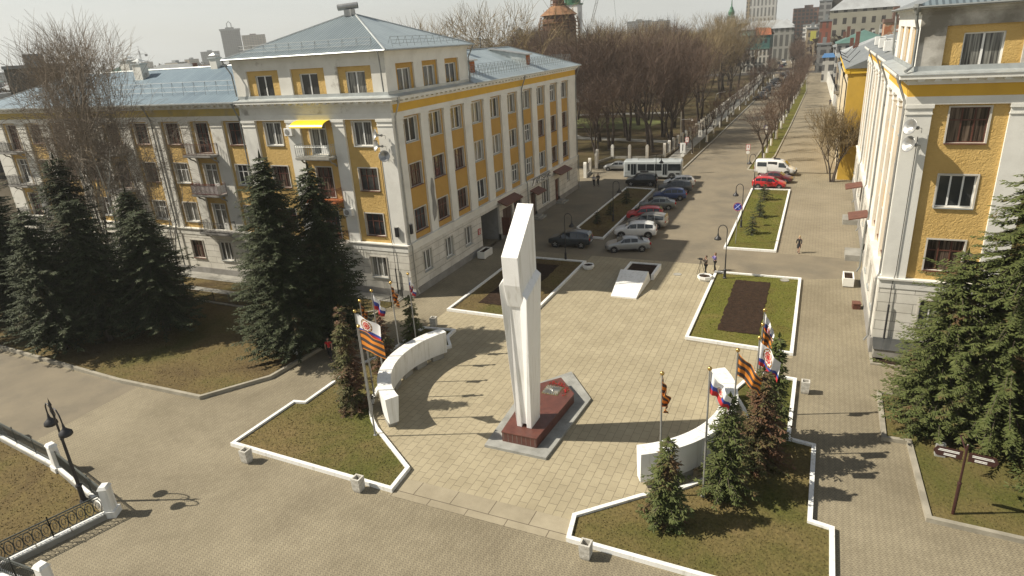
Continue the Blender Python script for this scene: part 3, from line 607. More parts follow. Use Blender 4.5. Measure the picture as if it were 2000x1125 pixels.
def window(root, P, a, b_, c, e, d, kind, sill=True, name='window'):
    """frame, mullions and sill of one window; the pane is a sub-part"""
    fm = framew if kind[0] == 'w' else frameb
    f = MB(); t = 0.075 if kind[0] == 'w' else 0.06; dd = 0.05
    f.pbox(P, a, a+t, d, d+dd, c, e); f.pbox(P, b_-t, b_, d, d+dd, c, e); f.pbox(P, a+t, b_-t, d, d+dd, c, c+t); f.pbox(P, a+t, b_-t, d, d+dd, e-t, e)
    w = b_-a
    if kind == 'w2': f.pbox(P, (a+b_)/2-.05, (a+b_)/2+.05, d, d+dd+.01, c+t, e-t)
    elif kind == 'w3':
        for k in (1, 2): f.pbox(P, a+w*k/3-.045, a+w*k/3+.045, d, d+dd+.01, c+t, e-t)
    elif kind == 'wt':
        for k in (1, 2): f.pbox(P, a+w*k/3-.04, a+w*k/3+.04, d, d+dd+.01, c+t, e-t)
        f.pbox(P, a+t, b_-t, d, d+dd, c+(e-c)*.66-.035, c+(e-c)*.66+.035)
    elif kind == 'wd':
        f.pbox(P, (a+b_)/2-.05, (a+b_)/2+.05, d, d+dd+.01, c+t, e-t); f.pbox(P, a+t, b_-t, d, d+dd, e-.62, e-.55); f.pbox(P, a+t, (a+b_)/2, d, d+dd, c+t, c+.75)
    elif kind[0] == 'b':
        for k in (1, 2): f.pbox(P, a+w*k/3-.035, a+w*k/3+.035, d, d+dd+.01, c+t, e-t)
        f.pbox(P, a+t, b_-t, d, d+dd, c+(e-c)*.64-.03, c+(e-c)*.64+.03)
        if kind == 'bd': f.pbox(P, a+t, a+w/3, d, d+dd, c+t, c+.8)
    fo = f.build(name, fm, root)
    g = MB(); g.quad(P(a+.02, d+.012, c+.02), P(b_-.02, d+.012, c+.02), P(b_-.02, d+.012, e-.02), P(a+.02, d+.012, e-.02))
    r = R0.random(); g.build('pane', (curtbr if r < .5 else glass) if kind[0] == 'b' else (curt if r < .55 else glass), fo)
    if sill:
        s = MB(); s.pbox(P, a-.06, b_+.06, d, d+.33, c-.07, c-.005); s.build('sill', zinc if kind[0] == 'w' else brownm, fo)
        s = MB()   # light plaster surround
        for q in ((a-.09, a-.002, c-.02, e+.09), (b_+.002, b_+.09, c-.02, e+.09), (a-.002, b_+.002, e+.002, e+.09)): s.pbox(P, q[0], q[1], d+.24, d+.27, q[2], q[3])
        s.build('surround', trimp, fo)
    return fo
ROWS = [(9.999, 0), (5.30, 7.20), (9.15, 11.02), (12.82, 14.75)]
def section(root, P, u0, u1, bays, yellow, rst, frz, whitem, gz=(1.62, 3.45), gw=0.82, ops_extra=(), plinth=0.62, wh=0.92, c0=None):
    """bays: (centre, [ground, row1, row2, row3], panel half width)"""
    wall = MB(); gops = []; uops = []; wins = []
    X = lambda d: u0-d if c0 == 'out' else (u0+.25 if c0 == 'in' else u0)
    for c, kinds, pw in bays:
        k = kinds[0]
        if k: gops.append((c-gw, c+gw, gz[0], gz[1])); wins.append((c-gw, c+gw, gz[0], gz[1], 0.06-.22, k))
        for i in (1, 2, 3):
            k = kinds[i]
            if not k: continue
            a, e = ROWS[i]; hw = wh
            if k in ('wd', 'bd'): a -= 0.75; hw = wh-.08
            uops.append((c-hw, c+hw, a, e)); wins.append((c-hw, c+hw, a, e, -.2-.22, k))
    gops2 = gops + [o for o in ops_extra]
    wallgrid(wall, P, u0-(.06 if c0 else 0), u1, plinth, 4.05, 0.06, gops2, 0, .22, 2)
    wallgrid(wall, P, u0, u1, 4.7, 14.95, -0.2, uops, 1, .22, 2)
    w = wall.build('wall', [rst, yellow, trimp], root)
    # plinth, interrupted where openings reach the ground
    b = MB(); cuts = sorted([(o[0], o[1]) for o in ops_extra if o[2] < plinth+.02]); u = X(.12)
    for a, e in cuts: b.pbox(P, u, a, -.2, 0.12, -.45, plinth); u = e
    b.pbox(P, u, u1, -.2, 0.12, -.45, plinth); b.build('plinth', plinthm, root)
    b = MB(); b.pbox(P, X(.10), u1, -.22, 0.10, 4.05, 4.60); b.pbox(P, X(.2), u1, -.22, 0.20, 4.60, 4.70); b.build('string_course', whitem, root)
    # pilasters between the yellow panels
    e = u0+{'out': .004, 'in': .002}.get(c0, 0)
    edges = []
    for c, kinds, pw in sorted(bays): edges.append((e, c-pw)); e = c+pw
    edges.append((e, u1))
    for a, e in edges:
        if e-a < .2: continue
        b = MB(); b.pbox(P, a, e, -.2, 0.0, 4.7, 14.40); b.pbox(P, a-.03, e+.03, -.2, 0.05, 14.40, 14.47); b.pbox(P, a, e, -.2, .02, 14.47, 14.75); b.pbox(P, a-.05, e+.05, -.2, 0.09, 14.75, 14.95)
        b.build('pilaster', whitem, root)
    b = MB(); b.pbox(P, X(.06), u1, -.25, 0.06, 14.95, 15.38, 0); b.pbox(P, X(.03), u1, -.25, 0.03, 15.38, 16.02, 1); b.pbox(P, X(.14), u1, -.25, 0.14, 16.02, 16.12, 0); b.build('frieze', [whitem, frz], root)
    b = MB(); b.pbox(P, X(.2), u1, -.25, .20, 16.12, 16.34)
    u = u0+.3
    while u < u1-.35: b.pbox(P, u, u+.32, .2, .50, 16.20, 16.34); u += 0.78
    b.pbox(P, X(.58), u1, -.25, .58, 16.34, 16.54); b.build('cornice', whitem, root)
    for (a, e_, c, e, d, k) in wins: window(root, P, a, e_, c, e, d, k, name='balcony_door' if k in ('wd', 'bd') else 'window')
def attic(root, P, u0, u1, bays, whitem, yellow, wh=0.92, z0=16.55, dd=-.12, c0='out'):
    X = lambda d: (.12-(d+.12)) if c0 == 'out' else .12+.152
    b = MB(); ops = [(c-wh, c+wh, 16.80, 18.58) for c, k, pw in bays]
    wallgrid(b, P, u0+.14, u1, z0, 19.0, dd-.15, ops, 1, .2, 2); e = u0+(.004 if c0 == 'out' else .002)
    for c, k, pw in sorted(bays): b.pbox(P, e, c-pw, dd-.15, dd, z0, 18.97, 0); e = c+pw
    b.pbox(P, e, u1, dd-.15, dd, z0, 18.97, 0); b.pbox(P, X(dd+.01), u1, dd-.15, dd+.01, 18.97, 19.62, 0); b.pbox(P, X(dd+.09), u1, dd-.15, dd+.09, 19.62, 19.74, 0); b.pbox(P, X(dd+.2), u1, dd-.15, dd+.2, 19.74, 19.98, 0)
    b.build('attic_wall', [whitem, yellow, trimp], root)
    b = MB()
    b.pbox(P, (u0-.035 if c0 == 'out' else u0+.002), u1, dd, dd+.035, z0, z0+.42); b.build('flashing', zinc, root)
    for c, k, pw in bays: window(root, P, c-wh, c+wh, 16.80, 18.58, dd-.15-.2, k, sill=False)
def railing_bars(b, P, pts, z0, z1, n=10, r=.012, curly=False):
    for (ua, da), (ub, db) in pts:
        b.tube([P(ua, da, z1), P(ub, db, z1)], r*1.6, 5); b.tube([P(ua, da, z0+.08), P(ub, db, z0+.08)], r*1.2, 5); b.tube([P(ua, da, z1-.13), P(ub, db, z1-.13)], r, 4)
        L = sqrt((ub-ua)**2+(db-da)**2); k = max(2, int(L/.11))
        for i in range(k+1):
            f = i/k; u, d = ua+(ub-ua)*f, da+(db-da)*f
            if curly and i % 2: b.tube([P(u, d, z0+.08), P(u, d+.05, z0+.25), P(u, d+.07, z0+.42), P(u, d, z1-.3), P(u, d, z1-.13)], r*1.3, 4)
            else: b.tube([P(u, d, z0), P(u, d, z1)], r*1.3 if i % 5 else r*1.9, 4)
def balcony(root, P, uc, hw, zf, m, infill=None, curly=False, slabm=concrete):
    b = MB(); b.pbox(P, uc-hw, uc+hw, -.2, 1.05, zf-.16, zf); b.pbox(P, uc-hw+.06, uc+hw-.06, -.2, .99, zf-.22, zf-.16)
    bo = b.build('balcony', slabm, root)
    b = MB(); e = [((uc-hw+.05, .02), (uc-hw+.05, .98)), ((uc-hw+.05, .98), (uc+hw-.05, .98)), ((uc+hw-.05, .98), (uc+hw-.05, .02))]
    railing_bars(b, P, e, zf, zf+1.02, curly=curly); b.build('balustrade', m, bo)
    b = MB()
    for s_ in (-1, 1):
        pts = [P(uc+s_*(hw-.25), -.1, zf-.85), P(uc+s_*(hw-.25), .12, zf-.62), P(uc+s_*(hw-.25), .42, zf-.5), P(uc+s_*(hw-.25), .66, zf-.22)]
        b.tube(pts, .07, 6)
    b.build('bracket', slabm, bo)
    if infill:
        b = MB()
        for (ua, da), (ub, db) in e: b.quad(P(ua, da-.03, zf+.1), P(ub, db-.03, zf+.1), P(ub, db-.03, zf+.85), P(ua, da-.03, zf+.85))
        b.build('balcony_screen', infill, bo)
def downpipe(root, P, u, ztop, d=.12, m=None, z0=0.3, head=True):
    b = MB(); b.tube([P(u, .55, ztop), P(u, .50, ztop-.35), P(u, d+.02, ztop-1.25), P(u, d, ztop-1.6), P(u, d, 4.9), P(u, d+.14, 4.55), P(u, d+.14, z0+.4), P(u, d+.34, z0)], .065, 8)
    if head: b.lathe([(.07, -.3), (.17, 0), (.17, .18)], P(u, .55, ztop), 8)
    b.build('downpipe', m or pipe, root)
def snow_guard(root, P, u0, u1, d, z, rise=1.0, run=0.42, step=1.05, h=.62, lean=-.55):
    """rail on A-shaped props standing on the roof slope"""
    b = MB(); n = int((u1-u0)/step)
    for i in range(n+1):
        u = u0+(u1-u0)*i/n; top = P(u, d+lean*.25, z+h+.12)
        b.tube([P(u, d, z), top], .016, 4); b.tube([P(u+.22, d+lean, z+.22), top], .013, 4)
    for f in (.3, .65, 1): b.tube([P(u0, d+lean*.25*f, z+(h+.12)*f), P(u1, d+lean*.25*f, z+(h+.12)*f)], .012, 4)
    b.build('snow_guard', pipe, root)
def text_mesh(s, size, m, parent, M, name='lettering', shear=0.0, bold=0.0, ext=.012):
    cu = bpy.data.curves.new(name, 'FONT'); cu.body = s; cu.size = size; cu.extrude = ext; cu.align_x = 'LEFT'; cu.shear = shear; cu.offset = bold
    o = bpy.data.objects.new(name, cu); COL.objects.link(o)
    dg = bpy.context.evaluated_depsgraph_get(); me = bpy.data.meshes.new_from_object(o.evaluated_get(dg))
    bpy.data.objects.remove(o); me.transform(M); me.materials.clear(); me.materials.append(m)
    o = bpy.data.objects.new(name, me); COL.objects.link(o); o.parent = parent; return o
def brick_chimney(root, x, y, z0, h, w=.9, m=None):
    b = MB(); b.box(x-w/2, y-w*.35, z0, x+w/2, y+w*.35, z0+h); c = b.build('chimney', m or peel, root)
    b = MB(); b.box(x-w/2-.1, y-w*.35-.1, z0+h, x+w/2+.1, y+w*.35+.1, z0+h+.12); b.hexa([(x-w/2, y-w*.35, z0+h+.3), (x+w/2, y-w*.35, z0+h+.3), (x+w/2, y+w*.35, z0+h+.3), (x-w/2, y+w*.35, z0+h+.3), (x-.05, y-.05, z0+h+.55), (x+.05, y-.05, z0+h+.55), (x+.05, y+.05, z0+h+.55), (x-.05, y+.05, z0+h+.55)])
    for sx_ in (-1, 1):
        for sy_ in (-1, 1): b.tube([(x+sx_*w*.4, y+sy_*w*.28, z0+h+.1), (x+sx_*w*.4, y+sy_*w*.28, z0+h+.32)], .02, 4)
    b.build('cap', zinc, c)

def left_building():
    R = thing('apartment_building', 'yellow and white apartment building with a raised hipped corner, left of the square', 'building', (-30.2, 43.4, 0))
    PS = lambda u, d, z: (d, u, z)                    # street side
    PF = lambda u, d, z: (-u, -d, z)                  # front side (u runs left)
    # ---- front of the corner block
    fb = [(3.1, ['w3', 'b3', 'b3', 'w2'], 1.63), (7.65, ['w3', 'bd', 'bd', 'wd'], 1.72), (12.5, ['w3', 'b3', 'b3', 'w2'], 1.75)]
    section(R, PF, 0.0, 15.75, fb, yel, rust, peel, plaster, c0='out')
    attic(R, PF, 0.12, 15.7, [(3.1, 'w2', 1.63), (7.75, 'w2', 1.73), (12.55, 'w2', 1.75)], peel, yel)
    # ---- wing to the left, set back a little
    PW = lambda u, d, z: (-u, -(d-.12), z)
    wb = []
    kinds = [['w3', 'wt', 'wt', 'b3'], ['w3', 'wd', 'wd', 'bd'], ['b3', 'w2', 'wt', 'b3'], ['w3', 'wt', 'b3', 'b3'], ['w3', 'wd', 'bd', 'bd'], ['w3', 'wt', 'b3', 'b3'],
             ['w3', 'b3', 'b3', 'b3'], ['w3', 'wt', 'b3', 'b3'], ['w3', 'bd', 'wd', 'bd'], ['w3', 'b3', 'b3', 'b3'], ['w3', 'wt', 'b3', 'b3'], ['b3', 'wt', 'b3', 'b3'], ['b3', 'b3', 'b3', 'b3']]
    for i, c in enumerate([17.0, 21.2, 25.05, 29.4, 33.6, 37.75, 41.9, 46.0, 50.15]): wb.append((c, kinds[i], 1.36))
    section(R, PW, 15.75, 53.8, wb, yel, rust, yelpale, peel, wh=.90)
    balcony(R, PF, 7.65, 1.75, 12.0, zinc, curly=True)
    balcony(R, PF, 7.65, 1.75, 8.35, frameb, slabm=orange)
    balcony(R, PF, 7.65, 1.75, 4.6, frameb, infill=None, slabm=peel)
    redcloth = mat('dark_red_screen', (0.16, 0.02, 0.02), .7)
    balcony(R, PW, 21.2, 1.75, 12.0, frameb, slabm=plinthm); balcony(R, PW, 21.2, 1.75, 8.35, redcloth, infill=white, slabm=plinthm); balcony(R, PW, 21.2, 1.9, 4.65, iron, slabm=plinthm)
    balcony(R, PW, 33.6, 1.75, 12.0, frameb, infill=peel, slabm=plinthm); balcony(R, PW, 33.6, 1.75, 8.35, iron, slabm=plinthm); balcony(R, PW, 33.6, 1.75, 4.65, iron, slabm=plinthm)
    balcony(R, PW, 50.15, 1.75, 12.0, iron, slabm=plinthm); balcony(R, PW, 50.15, 1.75, 8.35, iron, slabm=plinthm); balcony(R, PW, 50.15, 1.75, 4.65, iron, slabm=plinthm)
    # ---- street side
    W2, B3, WT, W3 = 'w2', 'b3', 'wt', 'w3'
    sk = [(2.8, ['w2', B3, B3, W2]), (6.65, ['w2', B3, B3, W2]), (10.4, ['w2', B3, 'b3', W2]), (14.45, [None, W2, W2, W2]), (18.5, [None, W2, W2, W2]), (22.65, [None, WT, W2, W2]),
          (26.75, [None, WT, WT, W2]), (30.85, [None, W2, B3, W2]), (35.0, [None, B3, B3, 'wt']), (39.05, [None, 'b3', B3, 'w2'])]
    sb = [(c, k, 1.33) for c, k in sk]
    extra = [(13.3, 17.6, 0.0, 3.72), (18.4, 20.9, 0.0, 3.15), (21.4, 23.5, 0.6, 3.7), (26.2, 27.9, 0.0, 3.1), (29.7, 32.3, .75, 3.7), (34.3, 35.8, 0.0, 3.1), (38.7, 39.9, 1.9, 3.75)]
    section(R, PS, 0.0, 43.2, sb, yelside, rusty, yelpaint, plaster, gw=.68, ops_extra=extra, c0='in')
    attic(R, PS, 0.12, 13.4, [(2.8, 'w2', 1.3), (6.65, 'w2', 1.25), (10.4, 'w2', 1.25)], plaster, yelside, c0='in')
    # passage with its dark interior, shop doors and panes
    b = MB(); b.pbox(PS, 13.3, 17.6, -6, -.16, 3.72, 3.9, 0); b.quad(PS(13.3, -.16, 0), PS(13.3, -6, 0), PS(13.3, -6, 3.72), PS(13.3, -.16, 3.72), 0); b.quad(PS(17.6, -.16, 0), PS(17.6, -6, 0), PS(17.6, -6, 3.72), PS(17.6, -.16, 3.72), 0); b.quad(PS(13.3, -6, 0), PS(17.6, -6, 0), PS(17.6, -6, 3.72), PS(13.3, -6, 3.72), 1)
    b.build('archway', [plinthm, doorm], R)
    for a, e, c, f_, m_ in ((18.4, 20.9, 0.15, 3.15, doorm), (26.2, 27.9, .1, 3.1, doorm), (34.3, 35.8, .1, 3.1, brownm)):
        b = MB(); b.pbox(PS, a+.12, e-.12, -.16, -.1, c, f_-.1); b.pbox(PS, (a+e)/2-.03, (a+e)/2+.03, -.1, -.06, c, f_-.1); d_ = b.build('door', m_, R)
        b = MB(); b.pbox(PS, (a+e)/2+.08, (a+e)/2+.12, -.1, -.03, 1.0, 1.4); b.build('handle', galv, d_)
        b = MB(); b.pbox(PS, a-.2, e+.2, .1, 1.3, 0, .16); b.pbox(PS, a, e, .1, .9, .16, .32); b.build('step', concrete, R)
    for a, e, c, f_ in ((21.4, 23.5, .6, 3.7), (29.7, 32.3, .75, 3.7)):
        window(R, PS, a+.02, e-.02, c+.02, f_-.02, -.14, 'w3' if a > 25 else 'b3', sill=False, name='shop_window')
    window(R, PS, 38.72, 39.88, 1.92, 3.73, -.14, 'w2', sill=False)
    for a, e, zz in ((17.2, 21.6, 4.15), (26.0, 28.6, 3.35), (33.6, 38.0, 4.15)):
        b = MB(); b.hexa([PS(a, .1, zz+.1), PS(e, .1, zz+.1), PS(e, 1.15, zz-.35), PS(a, 1.15, zz-.35), PS(a, .1, zz+.2), PS(e, .1, zz+.2), PS(e, 1.15, zz-.22), PS(a, 1.15, zz-.22)]); b.build('canopy', brownm, R)
    # shop sign with its name
    b = MB(); b.pbox(PS, 26.3, 32.4, .12, .2, 3.86, 4.72); s = b.build('shop_sign', white, R)
    M = Matrix.Translation(PS(27.5, .21, 3.98)) @ Matrix.Rotation(pi/2, 4, 'Z') @ Matrix.Rotation(pi/2, 4, 'X')
    text_mesh('АРТ-СЕРВИС', .78, iron, s, M, bold=.012)
    b = MB(); b.hexa([PS(26.4, .205, 3.95), PS(26.55, .205, 3.95), PS(26.55, .23, 3.95), PS(26.4, .23, 3.95), PS(27.0, .205, 4.68), PS(27.25, .205, 4.68), PS(27.25, .23, 4.68), PS(27.0, .23, 4.68)]); b.pbox(PS, 27.4, 32.0, .205, .225, 3.90, 3.93); b.build('emblem', iron, s)
    b = MB(); b.pbox(PS, 12.4, 12.95, .07, .1, 2.0, 2.6); s = b.build('notice_plate', mat('red_plate', (.42, .05, .04), .5), R)
    b = MB()
    for k in range(3): b.pbox(PS, 12.5, 12.85, .102, .106, 2.12+k*.15, 2.18+k*.15)
    b.build('emblem', white, s)
    b = MB(); b.pbox(PS, 18.0, 18.1, .07, 1.0, .4, 2.4); b.build('display_case', frameb, R)
    # patch of fallen plaster
    b = MB(); q = [(4.75, 9.4), (5.05, 9.3), (5.2, 8.6), (5.1, 7.8), (5.3, 6.6), (5.05, 5.9), (4.6, 5.5), (4.45, 6.3), (4.6, 7.4), (4.5, 8.4)]
    b.poly([PS(u, .006, z) for u, z in q]); b.build('bare_patch', plinthm, R)
    # ---- bodies and roofs
    b = MB(); b.box(-53.7, .15, 0, -1.0, 13.2, .1)
    for (x0, y0, x1, y1) in ((-53.8, 13.3, -13.2, 13.3),): b.quad((x0, y0, 0), (x1, y1, 0), (x1, y1, 16.5), (x0, y0, 16.5))
    b.quad((-13.2, 13.3, 0), (-13.2, 43.2, 0), (-13.2, 43.2, 16.5), (-13.2, 13.3, 16.5)); b.quad((-13.2, 43.2, 0), (0, 43.2, 0), (0, 43.2, 16.5), (-13.2, 43.2, 16.5)); b.quad((-53.8, .12, 0), (-53.8, 13.3, 0), (-53.8, 13.3, 16.5), (-53.8, .12, 16.5))
    b.quad((-15.7, 13.4, 16.5), (-.12, 13.4, 16.5), (-.12, 13.4, 20), (-15.7, 13.4, 20)); b.quad((-15.7, .12, 16.5), (-15.7, 13.4, 16.5), (-15.7, 13.4, 20), (-15.7, .12, 20))
    b.build('rear_wall', peel, R)
    # ledge roofs over the cornice
    b = MB(); b.hexa([(-15.8, -.62, 16.54), (.62, -.62, 16.54), (-.05, .1, 16.56), (-15.8, .1, 16.56), (-15.8, -.62, 16.58), (.62, -.62, 16.58), (-.05, .1, 16.72), (-15.8, .1, 16.72)])
    b.hexa([(.62, -.62, 16.54), (.62, 13.6, 16.54), (-.05, 13.6, 16.56), (-.05, .1, 16.56), (.62, -.62, 16.58), (.62, 13.6, 16.58), (-.05, 13.6, 16.72), (-.05, .1, 16.72)]); b.build('ledge_roof', zinc, R)
    # wing roof (front and back slope + hipped end)
    b = MB(); e, zr = 16.56, 19.45; r0, r1, yr = -47.5, -15.6, 6.7
    b.poly([(-54.4, -.5, e), (-15.6, -.5, e), (-15.6, yr, zr), (r0, yr, zr)]); b.poly([(-54.4, 13.9, e), (r0, yr, zr), (-15.6, yr, zr), (-15.6, 13.9, e)])
    rf = b.build('roof', roofX, R)
    b = MB(); b.poly([(-54.4, -.5, e), (r0, yr, zr), (-54.4, 13.9, e)]); b.build('roof', roofold, R)
    b = MB(); b.tube([(r0, yr, zr+.02), (-15.6, yr, zr+.02)], .09, 6); b.tube([(-54.4, -.5, e+.02), (r0, yr, zr+.02)], .08, 6); b.box(-54.4, -.66, e-.08, -15.7, -.35, e+.03); b.tube([(-47, 2.0, 17.6), (-41.5, yr, zr+.05)], .07, 5); b.build('ridge_cap', zinc, rf)
    snow_guard(R, lambda u, d, z: (-u, .9-d, z), 16.2, 33, 0, 17.15, step=1.4, h=1.05)
    brick_chimney(R, -24.5, 6.5, 19.0, 1.2); brick_chimney(R, -33.5, 5.0, 18.6, 1.5, 1.2); brick_chimney(R, -38.5, 7.5, 18.9, 1.6, 1.4); brick_chimney(R, -44.0, 4.6, 18.2, 1.5, 1.1)
    # attic hipped roof
    b = MB(); e = 20.0; A, B = (-8.25, 6.7, 23.0), (-7.1, 6.7, 23.0); o = .55
    c = [(-15.7-o, .12-o, e), (-.12+o, .12-o, e), (-.12+o, 13.4+o, e), (-15.7-o, 13.4+o, e)]
    b.poly([c[0], c[1], B, A]); b.poly([c[2], c[3], A, B]); ra = b.build('attic_roof', corrX, R)
    b = MB(); b.poly([c[1], c[2], B]); b.poly([c[3], c[0], A]); b.build('attic_roof', corrY, R)
    b = MB()
    for p, q in ((c[0], A), (c[1], B), (c[2], B), (c[3], A)): b.tube([p, q], .09, 6)
    for i in range(4):
        p, q = c[i], c[(i+1) % 4]; b.tube([(p[0], p[1], p[2]-.02), (q[0], q[1], q[2]-.02)], .07, 6)
    b.build('ridge_cap', zinc, ra)
    b = MB(); b.box(c[0][0]+.02, c[0][1]+.02, e-.1, c[2][0]-.02, c[2][1]-.02, e-.03); b.build('soffit', peel, R)
    b = MB(); b.box(-8.05, 6.4, 22.9, -7.3, 7.0, 23.45); b.tube([(-8.5, 6.2, 23.62), (-6.95, 7.0, 23.75)], .26, 14, cap=False); b.build('ridge_vent', galv, R)
    snow_guard(R, lambda u, d, z: (-u, .1-d, z), 1.2, 14.6, 0, 20.25, step=1.25, h=.6)
    snow_guard(R, lambda u, d, z: (.05+d, u, z), 1.2, 12.8, 0, 20.2, step=1.05, h=.6)
    # street wing roof
    b = MB(); e = 16.56; zr = 19.4; xr = -6.8; yv = 37.4
    b.poly([(.6, 13.4, e), (.6, 43.9, e), (xr, yv, zr), (xr, 13.4, zr)]); b.poly([(-13.9, 13.4, e), (xr, 13.4, zr), (xr, yv, zr), (-13.9, 43.9, e)]); rf = b.build('roof', seamat('pale_blue_roof_c', (0.36, 0.43, 0.45), (0.46, 0.53, 0.55), 'Y', 0.55, line=.7), R)
    b = MB(); b.poly([(.6, 43.9, e), (-13.9, 43.9, e), (xr, yv, zr)]); b.build('roof', roofX, R)
    b = MB(); b.tube([(xr, 13.4, zr+.02), (xr, yv, zr+.02)], .09, 6); b.tube([(.6, 43.9, e+.02), (xr, yv, zr+.02)], .08, 6); b.box(.45, 13.4, e-.08, .72, 43.9, e+.03); b.build('ridge_cap', zinc, rf)
    snow_guard(R, lambda u, d, z: (-.3+d, u, z), 14.2, 42.6, 0, 16.95, step=.62, h=.95)
    snow_guard(R, lambda u, d, z: (-1.2+d, u, z), 14.2, 42.0, 0, 17.2, step=.9, h=.8)
    for yy in (17.0, 31.2):                            # dormers with orange fronts
        b = MB(); b.hexa([(-1.6, yy-.55, 17.2), (-1.6, yy+.55, 17.2), (-6.0, yy+.55, 18.6), (-6.0, yy-.55, 18.6), (-1.6, yy-.55, 18.45), (-1.6, yy+.55, 18.45), (-6.0, yy+.55, 19.2), (-6.0, yy-.55, 19.2)]); d_ = b.build('dormer', zinc, R)
        b = MB(); b.box(-1.61, yy-.5, 17.2, -1.52, yy+.5, 18.4); b.build('dormer_front', orange, d_)
        b = MB(); b.hexa([(-1.3, yy-.75, 18.46), (-1.3, yy+.75, 18.46), (-6.4, yy+.75, 19.3), (-6.4, yy-.75, 19.3), (-1.3, yy-.75, 18.56), (-1.3, yy+.75, 18.56), (-6.4, yy+.75, 19.4), (-6.4, yy-.75, 19.4)]); b.build('dormer_roof', galv, d_)
    brick_chimney(R, -7.0, 24.0, 19.0, 1.2, 1.2, white); brick_chimney(R, -8.0, 18.5, 19.0, 1.1, 2.2, peel)
    b = MB(); b.tube([(-6.8, 29.5, 19.3), (-6.8, 29.5, 21.4)], .05, 5); b.tube([(-7.2, 29.5, 21.2), (-6.4, 29.5, 21.35)], .06, 5); b.build('roof_mast', iron, R)
    # pipes
    for u in (25.0,): downpipe(R, PS, u, 16.35)
    downpipe(R, PS, 43.1, 16.35); downpipe(R, PS, .35, 16.35, m=galv); downpipe(R, PW, 27.35, 16.35); downpipe(R, PW, 35.7, 16.35, m=peel); downpipe(R, PW, 15.95, 16.35)
    b = MB(); b.tube([(-.2, -.5, 19.9), (-.3, -.28, 19.2), (-.3, -.2, 17.0)], .06, 6); b.tube([(.45, 13.7, 19.95), (.1, 13.2, 18.9), (.1, 13.2, 16.7)], .06, 6); b.tube([(-16.2, -.4, 19.9), (-15.5, -.3, 18.8), (-15.5, -.2, 17.0)], .06, 6); b.build('downpipe', pipe, R)
    b = MB(); b.tube([(-1.55, -.05, 12.4), (-1.5, -.05, 5.2), (-1.35, -.15, 4.4), (-1.35, -.15, .5)], .022, 5); b.build('cable', iron, R)
    b = MB(); b.tube([(-1.35, -.2, 2.6), (-1.35, -.2, .3)], .06, 5); b.build('drain_stub', iron, R)
    # awning over the top balcony: arched yellow sheet
    b = MB(); N = 8
    for i in range(N):
        a0, a1 = i/N, (i+1)/N; f = lambda a: (1.15*sin(a*pi/2), 14.95-.5*(1-cos(a*pi/2)))
        (d0, z0), (d1, z1) = f(a0), f(a1); b.quad(PF(6.0, d0, z0), PF(9.4, d0, z0), PF(9.4, d1, z1), PF(6.0, d1, z1)); b.quad(PF(6.0, d0, z0-.02), PF(9.4, d0, z0-.02), PF(9.4, d1, z1-.02), PF(6.0, d1, z1-.02))
    b.build('awning', mat('bright_yellow_plastic', (0.80, 0.60, 0.02), .35), R)
    for i, (x, y) in enumerate(((.5, -.6), (.8, -.5))): pass
    return R
left_building()

